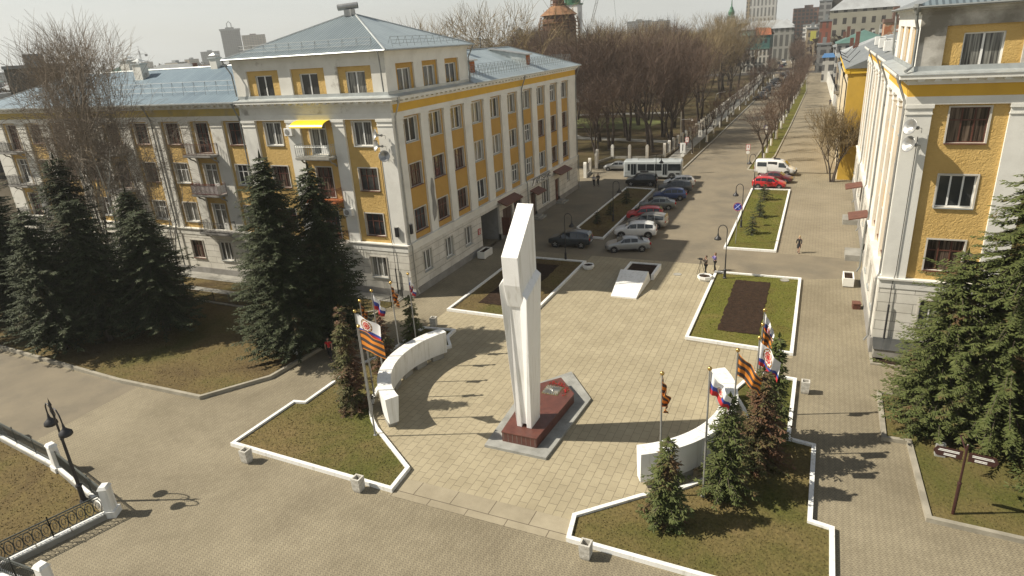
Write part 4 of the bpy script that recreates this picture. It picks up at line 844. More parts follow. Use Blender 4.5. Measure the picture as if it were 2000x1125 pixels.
def right_building():
    R = thing('apartment_building', 'yellow and white apartment building with a peeling attic at the right edge', 'building', (4.4, 43.4, 0.42))
    PS = lambda u, d, z: (-d, u, z); PF = lambda u, d, z: (u, -d, z)
    fb = [(3.05, ['w3', 'b3', 'w3', 'b3'], 1.78), (7.9, ['w3', 'b3', 'w3', 'w2'], 1.75), (12.7, ['w3', 'b3', 'w3', 'w2'], 1.75), (17.5, ['w3', 'b3', 'w3', 'w2'], 1.75)]
    section(R, PF, 0.0, 24, fb, yel, rust, yelpaint, plaster, c0='out')
    attic(R, PF, 0.12, 20, [(3.1, 'w2', 1.75), (7.95, 'w2', 1.75), (12.7, 'w2', 1.75)], peelheavy, yel)
    sb = []
    for i, c in enumerate([2.8, 6.65, 10.4]): sb.append((c, ['w2', 'b3', 'w2', 'w2'], 1.33))
    section(R, PS, 0.0, 13.6, sb, yelside, rusty, yelpaint, plaster, gw=.68, c0='in')
    PB = lambda u, d, z: (-(d-.35), u, z)
    sb = [(c, [(None if i in (1, 4) else 'w2'), ['b3', 'w2', 'w3'][i % 3], 'w2', ['w2', 'b3'][i % 2]], 1.25) for i, c in enumerate([15.8+4.05*k for k in range(9)])]
    section(R, PB, 13.6, 50.4, sb, yelside, rusty, yelpaint, plaster, gw=.68, ops_extra=[(18.9, 20.6, 0.0, 3.1), (31.1, 32.8, 0.0, 3.1)])
    attic(R, PS, 0.12, 13.4, [(2.8, 'w2', 1.3), (6.65, 'w2', 1.25), (10.4, 'w2', 1.25)], plaster, yelside, c0='in')
    for a, e in ((18.9, 20.6), (31.1, 32.8)):
        b = MB(); b.pbox(PB, a+.1, e-.1, -.16, -.1, .1, 3.0); b.build('door', doorm, R)
        b = MB(); b.pbox(PB, a-.3, e+.3, .1, 1.5, -.42, .12); b.build('step', concrete, R)
        b = MB(); b.hexa([PB(a-.4, .1, 3.6), PB(e+.4, .1, 3.6), PB(e+.4, 1.6, 3.3), PB(a-.4, 1.6, 3.3), PB(a-.4, .1, 3.7), PB(e+.4, .1, 3.7), PB(e+.4, 1.6, 3.4), PB(a-.4, 1.6, 3.4)]); b.build('canopy', brownm, R)
    b = MB(); b.hexa([(-.62, -.62, 16.54), (24, -.62, 16.54), (24, .1, 16.56), (.05, .1, 16.56), (-.62, -.62, 16.58), (24, -.62, 16.58), (24, .1, 16.72), (.05, .1, 16.72)])
    b.hexa([(-.62, 13.6, 16.54), (-.62, -.62, 16.54), (.05, .1, 16.56), (.05, 13.6, 16.56), (-.62, 13.6, 16.58), (-.62, -.62, 16.58), (.05, .1, 16.72), (.05, 13.6, 16.72)]); b.build('ledge_roof', zinc, R)
    b = MB(); e = 20.0; o = .5; c = [(.12-o, .12-o, e), (20+o, .12-o, e), (20+o, 13.4+o, e), (.12-o, 13.4+o, e)]; A, B = (7.4, 6.8, 23.3), (13, 6.8, 23.3)
    b.poly([c[0], c[1], B, A]); b.poly([c[2], c[3], A, B]); b.build('attic_roof', corrX, R); b = MB(); b.poly([c[3], c[0], A]); b.poly([c[1], c[2], B]); b.build('attic_roof', roofold, R)
    b = MB(); b.box(c[0][0]+.02, c[0][1]+.02, e-.1, c[2][0]-.02, c[2][1]-.02, e-.03); b.build('soffit', peel, R)
    b = MB()
    for i in range(4):
        p, q = c[i], c[(i+1) % 4]; b.tube([(p[0], p[1], p[2]-.02), (q[0], q[1], q[2]-.02)], .07, 6)
    b.build('gutter', pipe, R)
    b = MB(); b.quad((.12, 13.4, 16.5), (20, 13.4, 16.5), (20, 13.4, 20), (.12, 13.4, 20)); b.quad((20, .1, 16.5), (20, 13.4, 16.5), (20, 13.4, 20), (20, .1, 20)); b.quad((0.4, 50.4, 0), (14, 50.4, 0), (14, 50.4, 16.5), (.4, 50.4, 16.5)); b.quad((14, 13.4, 0), (14, 50.4, 0), (14, 50.4, 16.5), (14, 13.4, 16.5)); b.build('rear_wall', peel, R)
    b = MB(); e = 16.56; b.poly([(-.25, 13.4, e), (7.2, 13.4, 19.3), (7.2, 50.9, 19.3), (-.25, 50.9, e)]); b.poly([(14.6, 13.4, e), (14.6, 50.9, e), (7.2, 50.9, 19.3), (7.2, 13.4, 19.3)]); b.build('roof', roofold, R)
    b = MB()
    for k in range(3): b.box(.1+.1*k, 24+8.5*k, 16.9, 1.3, 25.2+8.5*k, 17.7)
    b.build('dormer', white, R)
    snow_guard(R, lambda u, d, z: (.6-d, u, z), 14.2, 49, 0, 16.9, step=1.6, h=.7)
    brick_chimney(R, 6.8, 30, 19, 1.2, 1.2); brick_chimney(R, 8.0, 42, 19, 1.3, 1.3)
    downpipe(R, PS, .12, 16.4, m=galv); downpipe(R, PS, 13.7, 16.4); downpipe(R, PB, 26.0, 16.4, m=galv); downpipe(R, PB, 38.0, 16.4, m=galv)
    b = MB(); b.tube([(-.2, -.25, 19.95), (-.15, -.1, 19.3), (-.02, .05, 18.9), (-.02, .05, 17.0), (-.35, -.35, 16.75)], .09, 6); b.lathe([(.07, -.3), (.2, 0), (.2, .2)], (-.2, -.25, 19.95), 8); b.build('downpipe', pipe, R); b = MB(); b.tube([(-.1, 13.6, 19.9), (-.1, 13.5, 19.2), (0, 13.5, 17)], .07, 6); b.build('downpipe', pipe, R)
    b = MB(); b.tube([(.75, -.05, 13.2), (.72, -.05, 5.0), (.6, -.16, 4.4), (.6, -.16, 1.0)], .022, 5); b.build('cable', iron, R)
    b = MB(); b.tube([(.6, -.2, 3.0), (.6, -.2, .4)], .06, 5); b.build('drain_stub', iron, R)
    b = MB(); b.box(0.05, -1.2, -.2, 2.4, -.2, .35); b.build('light_well', concrete, R)
    b = MB(); b.hexa([(0.0, -1.25, .36), (2.5, -1.25, .36), (2.5, -.15, .36), (0, -.15, .36), (0.0, -1.25, .39), (2.5, -1.25, .39), (2.5, -.15, .72), (0, -.15, .72)]); b.build('light_well_cover', glass, R)
right_building()

# ------------------------------------------------------------------ trees
def spruce_mesh(seed, H, Rm, nsp=1.0, low=0.1, thin=0.0, leaf=0.22, pw=.72):
    """trunk + whorls of drooping branches carrying many small sprays; returns (foliage, trunk)"""
    r = random.Random(seed); f = MB(); t = MB(); t.tube([(0, 0, 0), (0.05, 0, H*.5), (0, 0, H*.98)], [H*.017+.05, H*.010, .015], 7, 0)
    n = int(H/.30); lopside = [r.uniform(.78, 1.15) for _ in range(6)]
    for i in range(n):
        k = (i+.5)/n; z = H*(low+(1-low)*k)+r.uniform(-.12, .12)
        prof = min((1-k)**pw*1.02, 1.0)*(.92+.10*sin(k*17+seed)+.08*sin(k*41+seed*2)) * (1 if k > .14 else .72+2*k)+.02; nb = max(5, int((6+6*(1-k))*nsp))
        a0 = r.uniform(0, 6.28)
        for j in range(nb):
            a = a0+2*pi*j/nb+r.uniform(-.35, .35); z2 = z+r.uniform(-.28, .28); Lb = Rm*prof*r.uniform(.66, 1.14)*lopside[int((a % 6.283)/6.284*6)]
            if r.random() < thin: continue
            Lb = max(Lb, .12); dr = .38*Lb; up = .16*Lb; ca, sa = cos(a), sin(a)
            z_ = z; dr *= r.uniform(.6, 1.3); z = z2 if k < .9 else z
            t.tube([(0, 0, z), (ca*Lb*.5, sa*Lb*.5, z-dr*.35), (ca*Lb*.95, sa*Lb*.95, z-dr+up*.5)], [.028, .018, .005], 3, 0, False)
            m = max(2, int(Lb/.15))
            for q in range(m):
                s = (q+.6)/m; x, y = ca*Lb*s, sa*Lb*s; zz = z-dr*s**1.3+up*max(0, s-.7)*3
                w = (leaf*1.6*(1-.55*s)+.06)*r.uniform(.6, 1.25)
                for sd in (-1, 1, 0):
                    b_ = a+sd*r.uniform(.6, 1.15) if sd else a+r.uniform(-.4, .4)
                    dx, dy = cos(b_), sin(b_); px, py = -dy, dx; ln = w*r.uniform(.9, 1.5); hw = w*r.uniform(.16, .3); dz = -ln*r.uniform(.10, .6)
                    if r.random() < .35: dz += ln*.3
                    p0 = (x, y, zz); pm1 = (x+dx*ln*.55+px*hw, y+dy*ln*.55+py*hw, zz+dz*.5-.03); pm2 = (x+dx*ln*.55-px*hw, y+dy*ln*.55-py*hw, zz+dz*.5-.03); pe = (x+dx*ln, y+dy*ln, zz+dz)
                    f.quad(p0, pm1, pe, pm2)
            z = z_
    for j in range(5):                                # leader
        a = j*1.25; f.tri((0, 0, H*.97), (cos(a)*.1, sin(a)*.1, H*.985), (0, 0, H*1.03))
    return f, t
def spruce(name, label, seed, H, Rm, m, loc, group=None, lime=False, lean=None, **k):
    o = thing(name, label, 'spruce tree', loc, random.Random(seed).uniform(0, 6), group)
    f, t = spruce_mesh(seed, H, Rm, **k); f.build('foliage', m, o); tr = t.build('trunk', bark, o)
    if lime:
        b = MB(); b.lathe([(H*.017+.085, .03), (H*.015+.075, 1.1)], (0, 0, 0), 12); b.build('limewash', limew, tr)
    return o
def bare_mesh(seed, H, spread, depth=6, trunk_r=.22, droop=0.0, multi=1, twig=.011, nmax=6500, upb=.25, trunk_h=.22, sides=3, side_shoots=1, lr=(.68, .9)):
    """leafless tree grown level by level: trunk, limbs, boughs, twigs"""
    r = random.Random(seed); wood = MB(); tw = MB(); Q = []
    for s in range(multi):
        a = 6.283*s/multi+seed; d = Vector((cos(a)*.20*(multi > 1)+r.uniform(-.05, .05), sin(a)*.20*(multi > 1), 1)).normalized()
        Q.append((Vector((cos(a)*.15*(multi > 1), sin(a)*.15*(multi > 1), 0)), d, H*trunk_h*r.uniform(.9, 1.1), trunk_r*(1 if multi == 1 else .75), 0))
    cnt = 0; qi = 0
    while qi < len(Q) and cnt < nmax:
        p, d, L, rad, lev = Q[qi]; qi += 1; cnt += 1
        n = 3 if lev < 3 else 2; pts = [p]; q = p; dd = d.copy(); last = lev >= depth-1
        for i in range(n):
            j = Vector((r.uniform(-1, 1), r.uniform(-1, 1), r.uniform(-.6, .6)))*(.15 if lev < 4 else .24)
            dd = (dd+j+Vector((0, 0, -droop*(1+i*.6) if last else upb*.30))).normalized(); q = q+dd*(L/n); pts.append(q)
        e = rad*(.66 if lev < depth else .4)
        (wood if lev < 3 else tw).tube(pts, [rad+(e-rad)*i/n for i in range(n+1)], 6 if lev < 2 else (4 if lev < 3 else sides), 0, False)
        if lev >= depth: continue
        nc = 3 if lev == 0 else r.choice((2, 3)) 
        az0 = r.uniform(0, 6.283)
        for c in range(nc):
            az = az0+6.283*c/nc+r.uniform(-.5, .5); ang = r.uniform(.30, .68)*spread
            ax = dd.orthogonal().normalized(); ax.rotate(Matrix.Rotation(az, 3, dd)); nd = dd.copy(); nd.rotate(Matrix.Rotation(ang, 3, ax))
            if lev >= 1: nd = (nd+Vector((0, 0, upb*.45))).normalized()
            f = 1 if c < 2 or lev == 0 else r.uniform(.3, .9); src = pts[-1] if f == 1 else pts[0].lerp(pts[-1], f)
            Q.append((src, nd, L*r.uniform(*lr), max(twig, e*r.uniform(.6, .82)), lev+1))
        if lev > 0:
            for c in range(side_shoots):
                az = r.uniform(0, 6.283); ax = dd.orthogonal().normalized(); ax.rotate(Matrix.Rotation(az, 3, dd)); nd = dd.copy(); nd.rotate(Matrix.Rotation(r.uniform(.6, 1.1), 3, ax))
                Q.append((pts[0].lerp(pts[-1], r.uniform(.2, .9)), nd, L*r.uniform(.4, .7), max(twig, e*.4), max(lev+2, depth-2)))
    zm = max((v[2] for v in tw.v), default=H); k = H/zm
    for mb in (wood, tw): mb.v = [(x*k, y*k, z*k) for x, y, z in mb.v]
    return wood, tw
def bare(name, label, wood, tw, m=None, tm=None, lime=0, group=None, cat='tree', limer=.25):
    o = thing(name, label, cat, (0, 0, 0), 0, group); w = wood.build('trunk', m or bark, o); tw.build('branches', tm or twigm, o)
    if lime:
        b = MB(); b.lathe([(limer, 0), (limer*.92, lime)], (0, 0, 0), 10); b.build('limewash', limew, w)
    return o

rt = random.Random(21)
# spruces on the left lawn
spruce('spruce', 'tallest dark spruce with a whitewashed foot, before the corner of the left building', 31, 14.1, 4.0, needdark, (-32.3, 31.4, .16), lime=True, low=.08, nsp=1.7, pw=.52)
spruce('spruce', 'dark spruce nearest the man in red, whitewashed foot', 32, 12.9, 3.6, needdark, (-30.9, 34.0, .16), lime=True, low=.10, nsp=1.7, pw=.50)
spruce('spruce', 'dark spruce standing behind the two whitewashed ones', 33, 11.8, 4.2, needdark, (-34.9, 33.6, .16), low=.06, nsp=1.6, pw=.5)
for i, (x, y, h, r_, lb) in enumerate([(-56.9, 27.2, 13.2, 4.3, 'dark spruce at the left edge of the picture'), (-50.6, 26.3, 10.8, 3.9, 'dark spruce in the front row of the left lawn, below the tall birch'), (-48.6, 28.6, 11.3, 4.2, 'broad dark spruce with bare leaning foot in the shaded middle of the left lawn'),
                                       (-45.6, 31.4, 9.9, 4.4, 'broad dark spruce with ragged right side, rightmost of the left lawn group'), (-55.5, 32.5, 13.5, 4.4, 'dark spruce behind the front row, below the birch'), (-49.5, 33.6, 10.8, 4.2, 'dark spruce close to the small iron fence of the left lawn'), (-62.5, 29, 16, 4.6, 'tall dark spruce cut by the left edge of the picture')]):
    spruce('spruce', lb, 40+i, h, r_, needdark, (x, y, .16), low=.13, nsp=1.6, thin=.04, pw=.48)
# spruces in the memorial beds
spruce('spruce', 'bushy spruce with dried red-brown side behind the flagpoles of the left bed', 51, 6.5, 1.4, needred, (-23.75, 26.7, .1), low=.03, pw=.56, nsp=1.6, leaf=.15)
spruce('spruce', 'small brown spruce behind the middle of the left curved wall', 52, 3.9, 1.1, needred, (-24.9, 31.6, .1), low=.03, pw=.56, nsp=1.4, leaf=.14)
spruce('spruce', 'small green spruce by the white bin behind the left curved wall', 53, 3.6, 1.0, needmix, (-25.2, 35.6, .1), low=.04, pw=.56, nsp=1.4, leaf=.14)
spruce('spruce', 'small green spruce in front of the right curved wall, with a bare tip', 54, 4.3, 1.15, needmix, (-4.4, 23.1, .1), low=.04, pw=.56, nsp=1.7, leaf=.15)
spruce('spruce', 'half browned spruce behind the right flagpole with the striped tricolour flag', 55, 5.2, 1.45, needmix, (-2.35, 25.9, .1), low=.03, pw=.56, nsp=1.7, leaf=.15)
spruce('spruce', 'red-brown dried spruce in the middle of the right bed', 56, 5.3, 1.5, needred, (-1.2, 28.6, .1), low=.03, pw=.56, nsp=1.7, leaf=.15)
spruce('spruce', 'slim spruce with a green pointed top behind the red-brown one', 57, 6.0, 1.15, needmix, (-.75, 30.9, .1), low=.03, pw=.56, nsp=1.6, leaf=.15)
# right lawn
spruce('spruce', 'huge green and brown spruce in front of the right building', 61, 14.0, 5.6, needmix, (9.6, 35.6, .14), low=.05, pw=.56, nsp=1.8, leaf=.2)
spruce('spruce', 'wide lower spruce with a brown left flank over the white stone of the right lawn', 62, 9.3, 3.4, needmix, (7.0, 35.3, .14), low=.04, pw=.56, nsp=1.8, leaf=.18)
spruce('spruce', 'spruce at the right edge of the picture behind the brown signpost', 63, 9.8, 3.6, needmix, (12.2, 29.5, .14), low=.05, pw=.56, nsp=1.8, leaf=.19)
sp = Place(spruce('young_spruce', 'x', 71, 1.9, .85, needdark, (0, 0, 0), low=.03, nsp=1.1, leaf=.12))
for i, (x, y, s_, lb, g) in enumerate([(-5.2, 68.6, 1.05, 'nearest young spruce in the long bed right of the roadway', 0), (-5.05, 75.4, 1.1, 'middle young spruce in the long bed right of the roadway', 0), (-5.2, 83.5, 1.15, 'farthest young spruce, beside the bright red car', 0),
                                       (-21.8, 69.0, .8, 'nearest dark young spruce in the shaded bed behind the parked cars', 0), (-21.5, 73.2, .8, 'middle dark young spruce in the shaded bed behind the parked cars', 0), (-21.2, 79.3, 1.0, 'farthest dark young spruce in the shaded bed behind the parked cars', 0)]):
    sp((x, y, .08), i*1.3, lb, s_)
# birch group on the left lawn
w, t_ = bare_mesh(5, 24.6, .50, 6, .24, droop=.16, multi=3, twig=.015, nmax=30000, upb=.80, trunk_h=.22, side_shoots=3, lr=(.80, .88)); b1 = bare('birch', 'tall leafless birch with twin white speckled stems at the left, rising over the roof', w, t_, birchb, twigbirch, cat='birch tree'); b1.location = (-55.6, 35.6, .1)
w, t_ = bare_mesh(9, 17.5, .66, 6, .20, droop=.35, multi=2, twig=.013, nmax=20000, upb=.5, trunk_h=.24, side_shoots=2, lr=(.78, .88)); b2 = bare('birch', 'lower leafless birch leaning over the balconies, right of the tall birch', w, t_, birchb, twigbirch, cat='birch tree'); b2.location = (-50.6, 37.2, .1)
b3 = dup(b2, (-59.5, 36.5, .1), 2.2, 'leafless birch with fine twigs at the far left edge', 1.15)
# park trees
tv = []
for i, (sd, H, spd, mul) in enumerate([(101, 17, 1.0, 2), (102, 16, .9, 1), (103, 18, .95, 1), (104, 15, 1.0, 3), (105, 19, .85, 1)]):
    w, t_ = bare_mesh(sd, H, spd, 6, .27, multi=mul, twig=.0175, nmax=9500, upb=.36, trunk_h=.2, side_shoots=2, lr=(.74, .9))
    tv.append(Place(bare('park_tree', 'bare dark tree crowded in the park behind the white fence columns', w, t_, group='bare trees of the park', tm=(twigold if i == 4 else twigm))))
big = tv[0]
big((-35.1, 119.7, 0), .4, 'spreading bare tree with forked dark trunk nearest the silver car and the bus', 1.34); dup(big.o, (-34.4, 130.2, 0), 2.0, 'V-shaped bare tree just behind the nearest spreading park tree', 1.3)
cnt = 0; pts = [(-35.1, 119.7), (-34.4, 130.2)]
for i, (x, y) in enumerate([(-26.5, 117), (-29, 124), (-25.6, 128), (-28.5, 135), (-42, 118), (-47, 125), (-49, 116), (-53, 128), (-40, 129), (-25.5, 141), (-29, 149), (-25, 157), (-52, 135), (-58, 141), (-45, 142), (-55, 150)]):
    pts.append((x, y)); tv[(1, 2, 3, 0)[i % 4]]((x, y, 0), i*1.7, None, rt.uniform(1.1, 1.36))
while cnt < 88:
    y = 112+(rt.random()**1.25)*190; x = -25.5-(rt.random()**1.1)*(30+y*.42)
    if atan2(x, y) < radians(-24.5): continue
    if any((x-a)**2+(y-c)**2 < (3.7+y*.006)**2 for a, c in pts): 
        if rt.random() > .02: continue
    if 148 > y > 112 and -50 < x < -30 and rt.random() < .6: continue
    pts.append((x, y)); k = rt.choice((0, 1, 2, 3)) if y < 160 else rt.choice((4, 4, 4, 2, 0))
    tv[k]((x, y, 0), rt.uniform(0, 6.28), 'bare golden-brown tree towards the far end of the park' if k == 4 else None, rt.uniform(.92, 1.45), 'golden trees of the park' if k == 4 else 'bare trees of the park'); cnt += 1
# avenue trees with whitewashed feet, right of the roadway
av = []
for sd, H in ((201, 8.0), (202, 7.6), (203, 8.6)):
    w, t_ = bare_mesh(sd, H, 1.0, 5, .17, twig=.016, nmax=3500, upb=.3, trunk_h=.24, side_shoots=2)
    av.append(Place(bare('avenue_tree', 'small bare whitewashed tree in the row along the promenade', w, t_, lime=1.25, group='avenue trees right of the roadway', limer=.21)))
yy = 109.0; k = 0
while yy < 300:
    av[k % 3]((-7.3+(yy-109)*.006+rt.uniform(-.25, .25), yy, .06), rt.uniform(0, 6.28), 'bare whitewashed tree nearest the white minibus' if k == 0 else None, rt.uniform(.95, 1.3)*(1 if k else 1.12)); yy += rt.uniform(6.5, 8.5) if yy < 150 else rt.uniform(4.5, 6.5); k += 1
for i in range(24):
    yy = 312+i*9; av[i % 3]((-9.0-(yy-300)*.062+rt.uniform(-2, 2.5), yy, 0), rt.uniform(0, 6.28), None, rt.uniform(1.2, 1.7))
yy = 116.0; k = 0
while yy < 300:
    av[k % 3]((-19.3+(yy-116)*.007+rt.uniform(-.3, .3), yy, .03), rt.uniform(0, 6.28), 'small bare tree in the row between footpath and kerb, left of the roadway', rt.uniform(.8, 1.15), 'kerbside trees left of the roadway'); yy += rt.uniform(9, 13); k += 1
w, t_ = bare_mesh(301, 10.3, .75, 6, .13, multi=3, twig=.013, nmax=6000, upb=.35, trunk_h=.16, side_shoots=2); q = bare('slender_tree', 'clump of slender bare trunks growing against the right building', w, t_, tm=twigold); q.location = (2.3, 95.6, 0)
w, t_ = bare_mesh(302, 8.3, .8, 6, .11, multi=2, twig=.013, nmax=2600, upb=.35, trunk_h=.2); q = bare('slender_tree', 'smaller bare tree in front of the bright yellow wall', w, t_, tm=twigold); q.location = (1.9, 101.5, 0)
# crowns that show above the roof of the left building
for i, (x, y, s_, lb) in enumerate([(-60, 97, 1.36, 'pale bare treetop above the left slope of the corner roof'), (-46, 96, 1.43, 'pale bare treetop above the right slope of the corner roof'), (-102, 92, 1.0, 'bare reddish tree beyond the left wing roof, nearest the chimney'), (-112, 84, 1.05, 'bare reddish tree beyond the left wing roof, at the picture edge'), (-118, 100, 1.1, 'bare reddish tree deep behind the left wing roof'), (-96, 80, .85, 'bare reddish tree close behind the left wing ridge')]):
    tv[(4, 4, 1, 3, 2, 1)[i]]((x, y, 0), i*1.1, lb, s_, 'trees behind the left building')

# ------------------------------------------------------------------ street furniture
def hook_lamp(loc, rz, label):
    t = thing('street_lamp', label, 'street lamp', loc, rz, 'hooked lamps round the square'); b = MB()
    b.lathe([(.16, 0), (.16, .08), (.11, .14), (.10, .75), (.12, .78), (.055, .86), (.05, 2.2)], n=12); b.tube([(0, 0, 2.1), (0, 0, 4.25)]+[(.36-.36*cos(a), 0, 4.25+.42*sin(a)) for a in (.5, 1.0, 1.57, 2.1, 2.7, 3.14)]+[(.72, 0, 4.0)], .036, 8); b.build('pole', iron, t)
    b = MB(); b.lathe([(.03, 4.0), (.05, 3.92), (.07, 3.78), (.13, 3.66), (.26, 3.55), (.30, 3.44), (.30, 3.40), (.27, 3.40)], (.72, 0, 0), 16); s = b.build('lamp_shade', iron, t, smooth=True)
    b = MB(); b.lathe([(.001, 3.30), (.16, 3.33), (.26, 3.41)], (.72, 0, 0), 14); b.build('lamp_glass', lampg, s); return t
L0 = hook_lamp((-6.06, 54.6, .08), pi, 'black hooked lamp at the top corner of the right soil bed, near the cameraman')
for x, y, r_, lb in ((-6.5, 70.85, pi, 'black hooked lamp in the long bed with young spruces, beside the round blue sign'), (-6.9, 88.9, pi, 'black hooked lamp in front of the bright red car'), (-20.86, 55.84, 0, 'black hooked lamp at the far corner of the left soil bed'), (-20.4, 70.5, 0, 'black hooked lamp in the shaded bed behind the parked cars'), (-19.6, 88.6, 0, 'black hooked lamp between the black car and the bus')):
    dup(L0, (x, y, .05), r_, lb)
t = thing('double_street_lamp', 'black lamp post with two hanging bell shades behind the iron railing at lower left', 'street lamp', (-31.3, 14.87, 0), radians(-12))
b = MB(); b.lathe([(.2, 0), (.2, .1), (.13, .2), (.11, .9), (.15, .95), (.15, 1.02), (.08, 1.1), (.065, 3.6), (.09, 3.64), (.09, 3.7), (.05, 3.76), (.045, 5.45), (.07, 5.5), (.02, 5.75), (.001, 5.9)], n=12)
for s_ in (-1, 1):
    b.tube([(0, 0, 4.75)]+[(s_*(.42-.42*cos(a)), 0, 4.95+.5*sin(a)) for a in (.2, .7, 1.2, 1.57, 2.0, 2.6, 3.0)]+[(s_*.86, 0, 4.75)], .033, 8)
    b.tube([(s_*.12, 0, 4.9), (s_*.3, 0, 5.1), (s_*.2, 0, 5.3), (s_*.1, 0, 5.2)], .018, 6)
b.build('pole', iron, t)
for s_ in (-1, 1):
    b = MB(); b.lathe([(.03, 4.8), (.05, 4.68), (.07, 4.55), (.15, 4.45), (.28, 4.33), (.30, 4.2), (.27, 4.16)], (s_*.86, 0, 0), 18); s = b.build('lamp_shade', iron, t, smooth=True)
    b = MB(); b.lathe([(.001, 4.05), (.16, 4.09), (.26, 4.17)], (s_*.86, 0, 0), 14); b.build('lamp_glass', lampg, s)
# tall lamp and camera mast by the park fence
t = thing('street_lamp', 'tall pale lamp post with a curved arm by the park fence, over the distant footpath', 'street lamp', (-20.9, 152, 0)); b = MB(); b.tube([(0, 0, 0), (0, 0, 6.0), (.15, 0, 6.7), (.7, 0, 7.0), (1.5, 0, 7.1)], [.11, .08, .07, .05, .05], 8); b.build('pole', galv, t); b = MB(); b.hexa([(1.2, -.15, 7.0), (2.0, -.13, 7.12), (2.0, .13, 7.12), (1.2, .15, 7.0), (1.2, -.15, 7.12), (2.0, -.13, 7.2), (2.0, .13, 7.2), (1.2, .15, 7.12)]); b.build('lamp_head', galv, t)
t = thing('camera_mast', 'grey mast with a side arm and a white dome camera by the park fence corner', 'camera pole', (-21.8, 117.5, 0)); b = MB(); b.tube([(0, 0, 0), (0, 0, 6.9)], .07, 8); b.tube([(0, 0, 5.6), (1.9, 0, 5.7)], .04, 6); b.tube([(-.5, 0, 5.95), (0, 0, 5.9)], .03, 5); b.build('pole', galv, t); b = MB(); b.ball((1.95, 0, 5.45), .17, 10); b.build('camera_dome', white, t)

def railing_fence():
    F = thing('railing_fence', 'iron railing with scrolls between white posts round the brown lawn at lower left', 'fence', (0, 0, 0))
    def post(x, y, a, h=1.55):
        b = MB(); M = Matrix.Translation((x, y, 0)) @ Matrix.Rotation(a, 4, 'Z'); w = .24
        b.obox((x, y, .17), (.62, .58, .34), a); 
        b.hexa([M @ Vector(p) for p in ((-w, -.2, .34), (w, -.2, .34), (w, .2, .34), (-w, .2, .34), (-w*.95, -.19, h), (w*.95, -.19, h), (w*.95, .19, h), (-w*.95, .19, h))]); b.hexa([M @ Vector(p) for p in ((-w-.03, -.23, h), (w+.03, -.23, h), (w+.03, .23, h), (-w-.03, .23, h), (-w+.05, -.15, h+.14), (w-.05, -.15, h+.14), (w-.05, .15, h+.14), (-w+.05, .15, h+.14))]); b.build('post', white, F)
    def run(p, q, scroll):
        p, q = Vector((*p, 0)), Vector((*q, 0)); d = (q-p); L = d.length; u = d/L; a = atan2(u.y, u.x); nrm = Vector((-u.y, u.x, 0))
        b = MB(); m = (p+q)/2; b.obox((m.x, m.y, .13), (L-.6, .36, .26), a); b.build('base_wall', concrete, F)
        n = max(3, int(L/2.2)); b = MB()
        for i in range(n):
            s0, s1 = .35+(L-.7)*i/n+.03, .35+(L-.7)*(i+1)/n-.03; c = p+u*((s0+s1)/2); b.obox((c.x, c.y, .30), (s1-s0, .30, .08), a)
        b.build('coping', white, F)
        b = MB(); z0, z1 = .42, 1.28
        for z, rr_ in ((z1, .034), (z1-.12, .02), (z0, .026)): b.tube([p+u*.3+Vector((0, 0, z)), q-u*.3+Vector((0, 0, z))], rr_, 6)
        k = int((L-.6)/(.34 if scroll else .13))
        for i in range(k+1):
            s = .3+(L-.6)*i/k; c = p+u*s
            if scroll:
                if i < k:
                    cc = c+u*((L-.6)/k/2); H_ = (z1-.12-z0)/2; w = .17
                    b.tube([cc+u*(w*cos(t_))+Vector((0, 0, z0+H_+H_*sin(t_))) for t_ in [2*pi*j/14 for j in range(15)]], .021, 4)
                    b.tube([cc+u*(w*.55*cos(t_)*(1-.3*j/9))+Vector((0, 0, z0+H_+H_*.55*sin(t_)*(1-.3*j/9))) for j, t_ in enumerate([2*pi*j/9 for j in range(10)])], .016, 4)
                    b.tube([c+Vector((0, 0, z1-.12)), c+Vector((0, 0, z1))], .012, 4)
            else: b.tube([c+Vector((0, 0, z0)), c+Vector((0, 0, z1))], .016, 4)
        for i in range(1, 3):
            s = L*i/3 if L > 5 else L*.5
            c = p+u*s; b.tube([c+Vector((0, 0, .2)), c+Vector((0, 0, 1.42))], .03, 6)
        b.build('railing_panel', irongr, F)
    A, B, C_, D, E_ = (-29.0, 14.75), (-35.27, 16.15), (-42.1, 16.95), (-30.45, 10.2), (-27.2, 8.1)
    post(*A, radians(-60)); post(*B, radians(-10)); post(*C_, radians(-10)); post(*D, radians(80)); post(-50, 17.8, 0)
    run(A, B, False); run(B, C_, False); run(C_, (-50, 17.8), False); run(D, A, True); run(D, (-26.8, 10.35), False); post(-26.6, 10.4, 0)
railing_fence()
def small_fence(name, label, pts, h=1.0, m=iron, sp=.14):
    F = thing(name, label, 'fence', (*pts[0], 0)); o = Vector((*pts[0], 0))
    for i in range(len(pts)-1):
        p, q = Vector((*pts[i], 0))-o, Vector((*pts[i+1], 0))-o; L = (q-p).length; b = MB()
        for z in (.15, h-.1): b.tube([p+Vector((0, 0, z)), q+Vector((0, 0, z))], .018, 5)
        for k in range(int(L/sp)+1):
            c = p.lerp(q, k*sp/L if L else 0); b.tube([c+Vector((0, 0, .08)), c+Vector((0, 0, h))], .010, 3)
        b.build('railing_panel', m, F)
        k = max(1, int(L/2.2)); 
        for j in range(k+1):
            c = p.lerp(q, j/k); b = MB(); b.tube([c, c+Vector((0, 0, h+.08))], .035, 6); b.build('post', m, F)
small_fence('garden_fence', 'low black iron fence running from the corner of the left building behind the flags', [(-31.0, 43.0), (-30.75, 40.9), (-32.0, 38.9), (-38, 38.2)])
small_fence('garden_fence', 'low black iron fence along the garden path in the shade of the dark spruces', [(-40, 37.8), (-44.3, 37.4), (-53, 37.6), (-66, 38)], h=.9)
